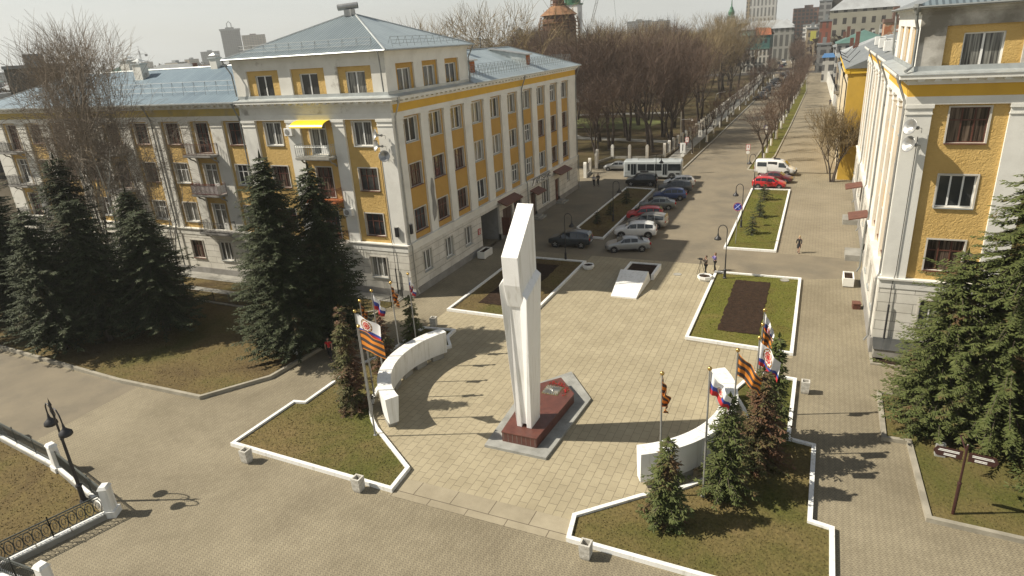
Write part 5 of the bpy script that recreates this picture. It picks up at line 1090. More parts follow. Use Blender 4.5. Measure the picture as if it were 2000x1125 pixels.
small_fence('grate_panel', 'leaning iron lattice panel at the end of the garden path beside the low fence', [(-43.2, 38.3), (-46.0, 38.0)], h=.8, m=galv, sp=.1)

def park_fence():
    F = thing('park_fence', 'park fence of white round-topped columns and dark railings', 'fence', (0, 0, 0))
    pts = [(-31.5, 94.0), (-31.9, 97.5), (-32.1, 101.5), (-33.2, 105.5), (-32.0, 110.4), (-29.0, 110.5), (-26.0, 110.6)]
    y = 112.5
    while y < 300: pts.append((-23.5+1.1*min(1, (y-112)/22)-.0*(y), y)); y += 3.1
    for i, (x, y) in enumerate(pts):
        b = MB(); a = 0 if y > 111 else .0; w = .24
        prof = [(-w, 0), (w, 0), (w, 2.05), (w*.8, 2.25), (w*.4, 2.36), (-w*.4, 2.36), (-w*.8, 2.25), (-w, 2.05)]; k = len(prof); n = len(b.v)
        for s_ in (-.22, .22):
            for (u, z) in prof: b.v.append((x+(u if y <= 111 and i > 3 else s_), y+(s_ if y <= 111 and i > 3 else u), z))
        b.f.append(tuple(range(n, n+k))); b.m.append(0); b.f.append(tuple(range(n+2*k-1, n+k-1, -1))); b.m.append(0)
        for j in range(k): b.f.append((n+j, n+k+j, n+k+(j+1) % k, n+(j+1) % k)); b.m.append(0)
        b.build('column', trimp if i % 4 else plaster, F)
    bw = MB()
    for i in range(len(pts)-1):
        (x0, y0), (x1, y1) = pts[i], pts[i+1]
        if i == 1: continue
        L = sqrt((x1-x0)**2+(y1-y0)**2); m = ((x0+x1)/2, (y0+y1)/2); a = atan2(y1-y0, x1-x0); b = MB()
        b.obox((*m, .2), (L-.5, .3, .4), a, 0)
        for z in (.5, 1.75): b.obox((*m, z), (L-.5, .04, .04), a, 1)
        if y0 < 200:
            for k in range(1, int(L/.22)): f = k*.22/L; b.box(x0+(x1-x0)*f-.012, y0+(y1-y0)*f-.012, .4, x0+(x1-x0)*f+.012, y0+(y1-y0)*f+.012, 1.8, 1)
        b.build('railing_panel', [concrete, iron], F)
park_fence()

# bins, pots
def bin_():
    t = thing('litter_bin', 'x', 'litter bin', (0, 0, 0), 0, 'white concrete litter bins'); b = MB()
    def ring(z, w, iw): return z, w, iw
    o = [(-.19, -.19), (.19, -.19), (.19, .19), (-.19, .19)]
    def P(k, z): return [(x*k, y*k, z) for x, y in o]
    L = [P(.92, 0), P(1.12, .12), P(1.22, .66), P(1.22, .78), P(.82, .78), P(.72, .25)]
    for i in range(len(L)-1):
        for j in range(4): b.quad(L[i][j], L[i][(j+1) % 4], L[i+1][(j+1) % 4], L[i+1][j])
    b.build('bin_body', mat('stained_white_concrete', (0.60, 0.58, 0.52), .9, (0.38, 0.36, 0.31), 5, 7, .3, 20), t); b = MB(); b.poly(P(.72, .27)); b.build('bin_inside', blackp, t); return t
bp_ = Place(bin_())
for x, y, r_, lb in ((-25.9, 20.25, .0, 'white concrete bin at the outer front corner of the left bed'), (-18.7, 20.35, 0, 'white concrete bin at the front kerb of the left bed, near its inner tip'), (-7.03, 20.05, 0, 'white concrete bin at the front kerb of the right bed'), (.72, 36.7, 0, 'white concrete bin at the side of the right bed with the slim spruce'), (-25.3, 38.6, .2, 'white concrete bin behind the left curved wall')):
    bp_((x, y, 0), r_, lb)
def pot(name, label, loc, n=8, r=.62, h=.42, m=white):
    t = thing(name, label, 'flower pot', loc, .2); b = MB(); b.lathe([(r*.8, 0), (r, h*.5), (r, h), (r*.84, h), (r*.8, h-.12)], n=n); b.build('pot_body', m, t); b = MB(); b.lathe([(r*.82, h-.1), (.001, h-.07)], n=n); b.build('pot_soil', soil, t)
pot('flower_pot', 'low white octagonal flower pot in front of the cameraman', (-7.6, 53.95, .01)); pot('flower_pot', 'low white octagonal flower pot at the far corner of the left soil bed', (-18.1, 54.3, .01), r=.55)
def trough(label, loc, rz):
    t = thing('plant_trough', label, 'planter', loc, rz); b = MB()
    for a in ((-.9, -.4, .9, -.3), (-.9, .3, .9, .4), (-.9, -.3, -.8, .3), (.8, -.3, .9, .3)): b.box(a[0], a[1], .08, a[2], a[3], .75)
    for x in (-.6, .6): b.box(x-.12, -.35, 0, x+.12, .35, .08)
    b.build('trough_body', plaster, t); b = MB(); b.box(-.8, -.3, .1, .8, .3, .66); b.build('trough_soil', soil, t)
trough('rectangular whitish concrete trough by the archway of the left building', (-29.2, 55.2, .0), pi/2); trough('rectangular whitish concrete trough at the foot of the right building', (3.35, 56.0, .0), pi/2)
t = thing('wooden_box', 'small weathered wooden box at the foot of the right building', 'box', (3.8, 50.8, 0), .1); b = MB(); b.box(-.25, -.3, 0, .25, .3, .4); b.build('box_body', frameb, t); b = MB(); b.box(-.28, -.33, .4, .28, .33, .46); b.build('lid', brownm, t)
t = thing('marker_stone', 'small pale slanted stone under the big spruce on the right lawn', 'stone', (6.8, 32.2, .14)); b = MB(); b.hexa([(-.22, -.15, 0), (.22, -.15, 0), (.22, .15, 0), (-.22, .15, 0), (-.19, -.03, .6), (.19, -.03, .6), (.19, .15, .66), (-.19, .15, .66)]); b.build('stone_body', greygran, t); b = MB(); b.hexa([(-.16, -.148, .12), (.16, -.148, .12), (.15, -.06, .5), (-.15, -.06, .5), (-.16, -.158, .12), (.16, -.158, .12), (.15, -.07, .5), (-.15, -.07, .5)]); b.build('plate', galv, t)

# signs
t = thing('direction_sign', 'brown signpost with two arms of white lines on the right lawn', 'signpost', (6.75, 27.75, .14), radians(0)); b = MB(); b.lathe([(.07, 0), (.07, 1.5), (.085, 1.52), (.085, 1.6), (.045, 1.62), (.045, 3.45), (.001, 3.5)], n=10); maroon = mat('maroon_paint', (.045, .017, .015), .4); b.build('pole', maroon, t)
M0 = radians(-8)
for s_, x0 in ((-1, 'l'), (1, 'r')):
    b = MB(); pts = [(s_*.1, 2.70), (s_*1.0, 2.70), (s_*1.12, 2.90), (s_*1.0, 3.10), (s_*.1, 3.10)]
    n = len(b.v); R_ = lambda x, y, z: (x*cos(M0)-y*sin(M0), x*sin(M0)+y*cos(M0), z)
    for y in (-.03, .03):
        for (x, z) in pts: b.v.append(R_(x, y, z))
    b.f.append(tuple(range(n, n+5))); b.f.append(tuple(range(n+9, n+4, -1))); b.m += [0, 0]
    for j in range(5): b.f.append((n+j, n+5+j, n+5+(j+1) % 5, n+(j+1) % 5)); b.m.append(0)
    a_ = b.build('sign_arm', maroon, t); b = MB()
    for (xa, xb, z) in ((.22, .92, 3.00), (.22, .96, 2.94), (.32, .74, 2.82), (.32, .74, 2.76)):
        P8 = [R_(s_*xa, -.035, z), R_(s_*xb, -.035, z), R_(s_*xb, -.031, z), R_(s_*xa, -.031, z)]; b.hexa(P8+[(p[0], p[1], z+.035) for p in P8])
    b.build('white_line', white, a_)
b = MB(); b.tube([(0, 0, 3.1), (-.1, .9, 3.3)], .03, 5); b.build('side_arm', maroon, t)
blue = mat('sign_blue', (.035, .05, .30), .4); red = mat('sign_red', (.45, .03, .03), .4)
t = thing('no_stopping_sign', 'round blue sign with red ring and cross over the bed of young spruces', 'road sign', (-6.35, 64.8, .08)); b = MB(); b.tube([(0, 0, 0), (0, 0, 4.1)], .035, 8); b.build('pole', galv, t)
MY = Matrix.Rotation(pi/2, 4, 'X')
b = MB(); b.lathe([(.001, -.01), (.42, -.01), (.42, .01), (.001, .01)], (0, -.06, 3.72), 24, M=MY); d_ = b.build('sign_disc', blue, t); b = MB(); b.lathe([(.36, .012), (.42, .012), (.42, .018), (.36, .018)], (0, -.06, 3.72), 24, M=MY); b.build('ring', mat('pinkish_red', (.42, .12, .14), .4), d_)
b = MB()
for a in (45, -45): b.tube([(cos(radians(a))*-.34, -.075, 3.72-sin(radians(a))*.34), (cos(radians(a))*.34, -.075, 3.72+sin(radians(a))*.34)], .035, 4)
b.build('cross', mat('pale_blue_cross', (.25, .30, .62), .4), d_)
def plate_sign(label, loc, border, h=3.2, disc=True, w=.5, hh=.9):
    t = thing('road_sign', label, 'road sign', loc); b = MB(); b.tube([(0, 0, 0), (0, 0, h)], .035, 6); b.build('pole', galv, t); b = MB(); b.box(-w/2, -.07, h-hh, w/2, -.04, h); p = b.build('sign_plate', border, t); b = MB(); b.box(-w/2+.06, -.076, h-hh+.06, w/2-.06, -.071, h-.06); q = b.build('sign_face', white, p); b = MB(); b.box(-.06, -.082, h-hh+.35, .06, -.078, h-.3); b.ball((0, -.08, h-.22), .05, 6); b.build('symbol', iron if border != red else red, q)
    if disc: b = MB(); b.lathe([(.001, -.01), (.26, -.01), (.26, .01), (.001, .01)], (0, -.05, h-hh-.3), 16, M=MY); b.build('sign_disc', plaster, t)
plate_sign('white pedestrian sign at the street end of the bus', (-17.9, 98.6, 0), white, 4.6, True, .8, 1.5); plate_sign('red-edged sign at the tip of the avenue grass strip', (-9.3, 104.5, 0), red, 3.5, True, .6, .9)
plate_sign('white sign on the verge behind the people in red', (-19.0, 121, 0), white, 3.3, False, .7, 1.2); plate_sign('white sign farther along the verge, under the tall pale lamp', (-18.7, 136, 0), white, 3.4, False, .7, 1.2); plate_sign('red-edged sign beside the pedestrians in red', (-20.2, 115, 0), red, 3.0, False, .6, .9)
plate_sign('white sign on the far verge beside the fourth kerbside tree', (-18.3, 158, 0), white, 3.2, False, .6, 1.1); plate_sign('blue sign farther up the avenue grass strip', (-8.6, 128, 0), blue, 3.2, True, .7, .7)

# loudspeakers
def loudspeaker(label, loc, rz, tilt=-.25):
    t = thing('loudspeaker', label, 'loudspeaker', loc, rz, 'horn loudspeakers on the buildings'); M = Matrix.Rotation(pi/2+tilt, 4, 'X'); b = MB()
    b.lathe([(.04, -.05), (.07, .1), (.13, .25), (.28, .38), (.44, .44), (.45, .46), (.42, .46), (.24, .36), (.06, .2), (.001, .2)], (0, -.05, 0), 18, M=M); b.build('horn', galv, t, smooth=True); b = MB(); b.ball((0, .05, 0), .11, 8); b.tube([(0, .1, 0), (0, .35, -.05), (0, .35, -.3)], .02, 5); b.build('driver', steelp, t)
for i, (x, z, a) in enumerate(((-31.15, 13.75, -.7), (-31.2, 12.9, -.6), (-31.0, 12.1, .5))): loudspeaker(('topmost', 'middle', 'lowest')[i]+' of the three grey horn loudspeakers on the corner of the left building', (x, 43.02, z), a)
for i, (x, z, a) in enumerate(((5.0, 14.15, -.9), (5.05, 13.2, -.9))): loudspeaker(('upper', 'lower')[i]+' of the two grey horn loudspeakers on the corner of the right building', (x, 43.02, z), a)
def ac(label, loc, rz):
    t = thing('air_conditioner', label, 'air conditioner', loc, rz); b = MB(); b.box(-.42, -.34, 0, .42, 0, .62); b.build('casing', white, t); b = MB(); b.lathe([(.24, 0), (.24, .012), (.001, .012)], (-.08, -.345, .31), 16, M=MY); b.build('grille', steelp, t); b = MB(); b.box(-.35, -.3, -.06, -.3, 0, 0); b.box(.3, -.3, -.06, .35, 0, 0); b.build('bracket', galv, t)
ac('white air conditioner box beside the yellow awning', (-40.6, 43.4, 13.7), 0); ac('white air conditioner box on the pilaster right of the lowest balcony', (-35.6, 43.4, 7.0), 0)
for i, (x, z) in enumerate(((-31.0, 5.4),)):
    t = thing('junction_box', 'small dark box on the front side of the left building corner, above the string course', 'electrical box', (x, 43.4, z)); b = MB(); b.box(-.14, -.2, 0, .14, 0, .8); b.build('box_body', iron, t); b = MB(); b.box(-.16, -.215, .8, .16, 0, .84); b.build('lid', steelp, t)
t = thing('junction_box', 'small dark box on the street side of the left building corner, above the string course', 'electrical box', (-30.2, 44.1, 5.5)); b = MB(); b.box(0, -.14, 0, .2, .14, .8); b.build('box_body', iron, t); b = MB(); b.box(0, -.16, .8, .215, .16, .84); b.build('lid', steelp, t)

# ------------------------------------------------------------------ flags
def flagmat(name, stops, emblem=None):
    m, nt, b = nmat(name); L = nt.links.new; uv = nt.nodes.new('ShaderNodeUVMap'); sx = nt.nodes.new('ShaderNodeSeparateXYZ'); L(uv.outputs[0], sx.inputs[0])
    r = nt.nodes.new('ShaderNodeValToRGB'); r.color_ramp.interpolation = 'CONSTANT'; e = r.color_ramp.elements; e[0].position = 0; e[0].color = (*stops[0][1], 1); e[1].position = stops[1][0]; e[1].color = (*stops[1][1], 1)
    for p, c in stops[2:]: x = e.new(p); x.color = (*c, 1)
    L(sx.outputs['Y'], r.inputs['Fac']); last = r.outputs['Color']
    if emblem:
        cx_, cy_, rad = emblem
        def M_(op, a, v=None):
            n = nt.nodes.new('ShaderNodeMath'); n.operation = op
            for i, q in enumerate((a, v)):
                if q is None: continue
                if isinstance(q, (int, float)): n.inputs[i].default_value = q
                else: L(q, n.inputs[i])
            return n.outputs[0]
        dx = M_('MULTIPLY', M_('SUBTRACT', sx.outputs['X'], cx_), 1.5); dy = M_('SUBTRACT', sx.outputs['Y'], cy_)
        d = M_('DIVIDE', M_('SQRT', M_('ADD', M_('MULTIPLY', dx, dx), M_('MULTIPLY', dy, dy))), rad)
        st = M_('ADD', d, M_('MULTIPLY', M_('SINE', M_('MULTIPLY', M_('ARCTAN2', dy, dx), 10)), 0.07))
        r2 = nt.nodes.new('ShaderNodeValToRGB'); r2.color_ramp.interpolation = 'CONSTANT'; e = r2.color_ramp.elements
        e[0].position = 0; e[0].color = (.45, .02, .02, 1); e[1].position = .30; e[1].color = (.62, .55, .42, 1)
        for p, c in ((.38, (.45, .03, .03)), (.62, (.75, .73, .68)), (.80, (.10, .06, .02)), (.86, (.62, .25, .03)), (.92, (.10, .06, .02))): x = e.new(p); x.color = (*c, 1)
        L(st, r2.inputs['Fac']); mx = nt.nodes.new('ShaderNodeMix'); mx.data_type = 'RGBA'; L(M_('LESS_THAN', d, 1.0), mx.inputs[0]); L(last, mx.inputs[6]); L(r2.outputs['Color'], mx.inputs[7]); last = mx.outputs[2]
    L(last, b.inputs['Base Color']); b.inputs['Roughness'].default_value = .7
    return m
wht, blu, rd_, org, blk = (.72, .72, .72), (.035, .06, .28), (.45, .025, .03), (.62, .21, .02), (.055, .04, .035)
F_tri = flagmat('tricolour_flag', [(0, rd_), (.333, blu), (.666, wht)])
F_geo = flagmat('striped_ribbon_flag', [(0, org), (.05, blk), (.22, org), (.41, blk), (.59, org), (.78, blk), (.95, org)])
F_emb = flagmat('emblem_flag', [(0, rd_), (.16, blu), (.32, wht)], (.42, .60, .36))
F_vic = flagmat('emblem_tricolour_flag', [(0, rd_), (.3, blu), (.55, wht)], (.5, .5, .22))
polem = steelp
def flag(label, loc, h, fm, fl, w=1.55, hh=1.0, az=0.0, droop=.3, limp=0.0, seed=0, flabel=''):
    t = thing('flagpole', label, 'flagpole', loc); b = MB(); b.lathe([(.11, 0), (.11, .03), (.05, .05), (.045, h*.5), (.032, h-.12)], n=10); p = b.build('pole', polem, t); b = MB(); b.ball((0, 0, h), .10, 10); b.build('finial', brass, t, smooth=True)
    f = MB(); f.uv = []; nx, nz = 26, 14; rr_ = random.Random(seed); ph = rr_.uniform(0, 6)
    ca, sa = cos(az), sin(az); eff = 1-limp*.78
    for j in range(nz+1):
        for i in range(nx+1):
            s, v = i/nx, j/nz
            a = s*w*eff; wave = (.05+.16*limp)*s**.6*sin(s*(7+9*limp)+v*(1.2+2*limp)+ph)+.05*limp*sin(s*21+ph)
            z = -v*hh*(1-.10*s)-droop*s**1.25-limp*s*w*.62*(.55+.45*(1-v)) + .03*sin(s*9+v*4+ph)
            a -= limp*.25*w*s*v*.5
            f.v.append((.04+a*ca-wave*sa, a*sa+wave*ca, h-.16+z)); f.uv.append((s, 1-v))
    for j in range(nz):
        for i in range(nx): q = j*(nx+1)+i; f.f.append((q, q+1, q+nx+2, q+nx+1)); f.m.append(0)
    o = f.build('flag', fm, t, smooth=True); return t
flag('flagpole in the left bed with a white emblem flag over tricolour streaming right', (-21.95, 25.9, .1), 6.75, F_emb, '', 1.7, 1.1, radians(-5), .38, .08, 1)
flag('flagpole in the left bed with a widely spread black and orange striped flag', (-20.72, 24.55, .1), 6.6, F_geo, '', 1.75, 1.1, radians(-12), .32, .05, 2)
flag('leftmost rear flagpole with a small furled striped flag above the left spruce', (-23.25, 28.0, .1), 6.4, F_geo, '', .8, .9, radians(20), .3, .8, 3)
flag('flagpole behind the left wall with a hanging tricolour flag', (-23.75, 29.8, .1), 6.3, F_tri, '', 1.4, 1.0, radians(5), .5, .62, 4)
flag('flagpole behind the left wall with a furled striped flag, second from the building', (-23.9, 32.0, .1), 6.0, F_geo, '', 1.1, 1.0, radians(10), .4, .8, 5)
flag('flagpole behind the left wall nearest the building corner with a furled red and white flag', (-23.75, 33.8, .1), 6.0, F_vic, '', 1.1, .95, radians(10), .4, .85, 6)
flag('flagpole at the near end of the right wall with a narrow hanging striped flag', (-5.05, 24.75, .1), 6.35, F_geo, '', 1.3, 1.05, radians(-30), .45, .9, 7)
flag('flagpole with a half furled white, blue and red flag rising beside the half browned spruce', (-3.2, 25.4, .1), 6.55, F_vic, '', 1.6, 1.0, radians(-5), .55, .55, 8)
flag('flagpole with a broad diagonal black and orange striped flag above the right wall', (-2.3, 27.4, .1), 6.6, F_geo, '', 1.5, 1.1, radians(-3), .75, .38, 9)
flag('flagpole with a white emblem flag and tricolour hem above the red-brown spruce', (-1.55, 29.4, .1), 6.4, F_emb, '', 1.4, 1.25, radians(-10), .6, .40, 10)
flag('flagpole with a hanging striped flag just behind the right emblem flag', (-1.55, 31.2, .1), 6.3, F_geo, '', 1.4, 1.1, radians(0), .6, .6, 11)
flag('farthest flagpole of the right bed with a hanging white and red flag', (-1.62, 33.3, .1), 6.2, F_vic, '', 1.2, 1.1, radians(0), .6, .72, 12)

# ------------------------------------------------------------------ vehicles (x forward)
# station: x, half width, bottom, belt height, roof/hood height, half width of roof
KIND = {
 'sedan': dict(L=4.45, W=.86, st=[(-2.22, .74, .34, .80, .84, .62), (-2.08, .82, .24, .95, .98, .70), (-1.55, .86, .22, .98, 1.04, .72), (-.95, .86, .2, .97, 1.37, .60), (-.25, .86, .2, .95, 1.46, .60), (.40, .86, .2, .93, 1.40, .60), (1.12, .85, .2, .92, .97, .70), (1.85, .82, .22, .80, .84, .66), (2.18, .70, .30, .62, .66, .55)], cab=(3, 5), ww=(2, 6), axles=(-1.33, 1.38), r=.31),
 'hatch': dict(L=4.2, W=.86, st=[(-2.08, .74, .34, .85, .90, .62), (-1.98, .82, .26, 1.0, 1.12, .62), (-1.62, .86, .22, 1.0, 1.42, .60), (-.95, .86, .2, .97, 1.51, .61), (-.2, .86, .2, .95, 1.52, .61), (.50, .86, .2, .93, 1.42, .60), (1.20, .85, .2, .94, .99, .70), (1.85, .81, .22, .82, .86, .64), (2.12, .68, .30, .62, .66, .52)], cab=(2, 5), ww=(1, 6), axles=(-1.28, 1.32), r=.32),
 'suv': dict(L=4.5, W=.91, st=[(-2.22, .78, .42, .98, 1.02, .66), (-2.14, .86, .34, 1.1, 1.25, .66), (-1.85, .90, .30, 1.1, 1.58, .66), (-1.0, .91, .28, 1.07, 1.68, .67), (-.2, .91, .28, 1.05, 1.69, .67), (.50, .91, .28, 1.04, 1.60, .66), (1.15, .90, .28, 1.04, 1.10, .76), (1.95, .87, .30, .95, .99, .72), (2.24, .74, .38, .72, .76, .6)], cab=(2, 5), ww=(1, 6), axles=(-1.36, 1.38), r=.37),
 'wagon': dict(L=4.45, W=.85, st=[(-2.2, .76, .36, .95, 1.0, .66), (-2.16, .82, .26, 1.0, 1.30, .68), (-2.0, .85, .24, 1.0, 1.56, .68), (-1.0, .86, .22, .97, 1.64, .68), (-.2, .86, .22, .95, 1.62, .66), (.50, .86, .22, .93, 1.50, .62), (1.15, .85, .22, .93, .98, .70), (1.85, .82, .24, .82, .86, .66), (2.2, .70, .32, .64, .68, .55)], cab=(2, 5), ww=(1, 6), axles=(-1.35, 1.42), r=.31),
}
def wheel(o, x, y, r, side, w=.2):
    b = MB(); M = Matrix.Rotation(pi/2, 4, 'X'); b.lathe([(r*.62, -w/2), (r*.93, -w/2), (r, -w/4), (r, w/4), (r*.93, w/2), (r*.62, w/2)], (x, y, r), 18, M=M); t = b.build('wheel', tyre, o)
    b = MB(); yy = y+side*(w/2-.03); b.lathe([(r*.64, 0), (r*.6, .012)], (x, yy, r), 18, M=M); b.lathe([(r*.16, 0), (r*.16, .03), (.001, .03)], (x, yy+side*.0, r), 10, M=M)
    for k in range(5):
        a = 2*pi*k/5+.3; c, s_ = cos(a), sin(a); q = []
        for rr_, hw in ((r*.08, .05), (r*.64, .035)):
            q.append((rr_, hw))
        P8 = []
        for yo in (yy-.012, yy+.012):
            P8 += [(x+c*q[0][0]-s_*q[0][1], yo, r+s_*q[0][0]+c*q[0][1]), (x+c*q[1][0]-s_*q[1][1], yo, r+s_*q[1][0]+c*q[1][1]), (x+c*q[1][0]+s_*q[1][1], yo, r+s_*q[1][0]-c*q[1][1]), (x+c*q[0][0]+s_*q[0][1], yo, r+s_*q[0][0]-c*q[0][1])]
        b.hexa(P8)
    b.build('rim', rimm, t)
def car(kind, label, pm, loc, rz, cat='car', group='cars parked round the square', name='parked_car', rails=False):
    K = KIND[kind]; st = K['st']; o = thing(name, label, cat, loc, rz, group); b = MB(); rows = []
    for (x, w, z0, zb, zt, wt) in st:
        tall = zt-zb > .15
        half = [(0, z0), (w*.88, z0), (w*.985, z0+.12), (w, (z0+zb)/2), (w*.985, zb-.05), (w*.955, zb), (wt+(w*.955-wt)*.12 if tall else w*.9, zb+(zt-zb)*.86), (wt*.93, zt-.012), (wt*.5, zt), (0, zt+.012)]
        ring = [(x, y, z) for y, z in half] + [(x, -y, z) for y, z in half[-2:0:-1]]; n = len(b.v); b.v += ring; rows.append((n, len(ring)))
    for (a, k), (c, _) in zip(rows, rows[1:]):
        for j in range(k): b.f.append((a+j, c+j, c+(j+1) % k, a+(j+1) % k)); b.m.append(0)
    a, k = rows[0]; b.f.append(tuple(a+j for j in range(k))); b.m.append(0); a, k = rows[-1]; b.f.append(tuple(a+k-1-j for j in range(k))); b.m.append(0)
    body = b.build('body', pm, o, smooth=True); sd = body.modifiers.new('soft', 'SUBSURF'); sd.levels = 1; sd.render_levels = 1
    c0, c1 = K['cab']; w0, w1 = K['ww']
    def sidept(i, t, sg, off=.012):
        x, w, z0, zb, zt, wt = st[i]; yb, yt = w*.955, wt; z = zb+(zt-zb)*t; y = yb+(yt+(yb-yt)*.12-yb)*min(1, t/.86); return (x, sg*(y+off), z)
    def lerp(p, q, f): return tuple(p[k]+(q[k]-p[k])*f for k in range(3))
    for sg in (-1, 1):
        for i in range(c0, c1):
            g = MB(); f0, f1 = (.04, .94) if i < c1-1 else (.04, .98); lo, hi = .10, .80
            A, B, C_, D = sidept(i, lo, sg), sidept(i+1, lo, sg), sidept(i+1, hi, sg), sidept(i, hi, sg); g.quad(lerp(A, B, f0), lerp(A, B, f1), lerp(D, C_, f1), lerp(D, C_, f0)); g.build('side_window', carglass, o)
        g = MB(); A, B = sidept(c1, .1, sg), sidept(c1, .8, sg); x1 = st[w1]; C_ = (st[c1][0]+(x1[0]-st[c1][0])*.62, sg*(x1[1]*.955+.008), x1[3]+.02); g.tri(lerp(A, C_, .06), C_, B); g.build('quarter_window', carglass, o)
        b = MB(); b.obox((st[w1][0]-.32, sg*(st[w1][1]+.09), st[w1][3]+.10), (.16, .2, .13), 0); b.build('mirror', pm, o)
        b = MB(); xr = st[-1][0]; b.hexa([(xr-.42, sg*.50, .60), (xr-.10, sg*.42, .58), (xr-.14, sg*.66, .58), (xr-.46, sg*.78, .62), (xr-.50, sg*.48, .745), (xr-.13, sg*.42, .70), (xr-.18, sg*.64, .70), (xr-.52, sg*.76, .76)] if sg > 0 else [(xr-.46, sg*.78, .62), (xr-.14, sg*.66, .58), (xr-.10, sg*.42, .58), (xr-.42, sg*.50, .60), (xr-.52, sg*.76, .76), (xr-.18, sg*.64, .70), (xr-.13, sg*.42, .70), (xr-.50, sg*.48, .745)]); b.build('headlight', lampg, o)
        b = MB(); xb = st[0][0]; zb = st[1][3]; b.box(xb+.0, min(sg*.52, sg*.78), zb-.26, xb+.16, max(sg*.52, sg*.78), zb-.04); b.build('tail_light', redl, o)
        b = MB()
        for xh in (st[c0+1][0]+.12, st[c1][0]-.25): b.box(xh, min(sg*K['W'], sg*(K['W']+.02)), .86, xh+.16, max(sg*K['W'], sg*(K['W']+.02)), .89)
        b.build('door_handle', blackp if kind in ('wagon',) else pm, o)
        b = MB(); b.box(-.8, min(sg*K['W']*.96, sg*(K['W']+.006)), .27, .85, max(sg*K['W']*.96, sg*(K['W']+.006)), .37); b.build('sill_trim', blackp, o)
    def across(i, j, lo, hi, nm, off):
        g = MB(); (xa, wa, _, zba, zta, wta), (xb, wb, _, zbb, ztb, wtb) = st[i], st[j]
        # glass from roof edge (i) down to the belt (j)
        f = lambda t, wr: (xa+(xb-xa)*t+off[0], (wta*.86+(wb*.80-wta*.86)*t)*wr, zta+(ztb-zta)*t+off[1]); g.quad(f(lo, -1), f(lo, 1), f(hi, 1), f(hi, -1)); g.build(nm, carglass, o)
    across(c1, w1, .10, .90, 'windscreen', (.03, .025)); across(c0, w0, .12, .86, 'rear_window', (-.03, .025))
    r = K['r']; 
    for x in K['axles']:
        for sg in (-1, 1):
            b = MB(); M = Matrix.Rotation(pi/2, 4, 'X'); b.lathe([(.001, 0), (r*1.17, 0)], (x, sg*(K['W']+.004), r+.02), 20, M=M); b.build('wheel_arch', blackp, o); wheel(o, x, sg*(K['W']-.07), r, sg, .19)
    b = MB(); b.box(st[-1][0]-.14, -.45, .36, st[-1][0]-.02, .45, .52); b.box(st[0][0]+.0, -.26, .5, st[0][0]+.03, .26, .61); b.f[:] = b.f; b.build('grille', blackp, o)
    b = MB(); b.box(st[0][0]-.015, -.26, .60, st[0][0]+.02, .26, .71); b.build('number_plate', white, o)
    if rails:
        for sg in (-1, 1): b = MB(); b.tube([(st[c0][0]+.15, sg*.6, st[c0][4]+.02), (st[c0+1][0], sg*.6, st[c0+1][4]+.06), (st[c1][0]-.1, sg*.6, st[c1][4]+.03)], .02, 5); b.build('roof_rail', blackp, o)
    return o
silver = paint('silver_paint', (.36, .37, .37), .5); silverd = paint('grey_green_paint', (.17, .185, .175), .4); cwhite = paint('white_car_paint', (.72, .72, .70)); cred = paint('red_car_paint', (.50, .018, .022)); cdred = paint('dark_red_paint', (.11, .015, .018)); cblue = paint('blue_car_paint', (.035, .06, .16), .3); cgrey = paint('dark_grey_paint', (.055, .06, .065), .4); cblack = paint('black_car_paint', (.014, .016, .017), .2); cteal = paint('dark_slate_paint', (.045, .055, .065), .4)
def heading(a): return radians(a)
car('sedan', 'silver sedan at the near end of the parked row, in the shade', silver, (-16.1, 60.6, 0), heading(201))
car('suv', 'white crossover between the silver sedan and the pale wagon', cwhite, (-16.5, 65.3, 0), heading(190), rails=False)
car('wagon', 'pale silver-beige tall wagon, third of the parked row', paint('beige_silver_paint', (.30, .29, .26), .4), (-16.2, 69.3, 0), heading(178), rails=True)
car('hatch', 'red hatchback half hidden behind the pale wagon', cred, (-17.2, 72.4, 0), heading(192))
car('sedan', 'grey-green sedan between the red hatchback and the blue one', silverd, (-16.9, 77.3, 0), heading(194))
car('hatch', 'blue hatchback with its rear in the sun', cblue, (-16.4, 82.3, 0), heading(192), rails=False)
car('suv', 'dark grey crossover between the blue hatchback and a white one', cgrey, (-16.5, 86.2, 0), heading(192))
car('hatch', 'white hatchback at the far end of the parked row', cwhite, (-16.7, 90.0, 0), heading(196))
car('suv', 'black crossover parked across the head of the shaded bed, before the bus', cblack, (-21.9, 90.0, 0), heading(186), rails=True)
car('suv', 'dark slate crossover standing alone in the shade left of the silver sedan', cteal, (-22.1, 60.7, 0), heading(184))
car('sedan', 'pale silver sedan behind the bus, by the white fence columns', silver, (-28.3, 100.4, 0), heading(186))
car('hatch', 'bright red hatchback at the head of the long bed', cred, (-5.2, 90.8, 0), heading(-2))
car('sedan', 'dark red sedan between the bright red car and the white minibus', cdred, (-4.6, 94.6, 0), heading(-8))

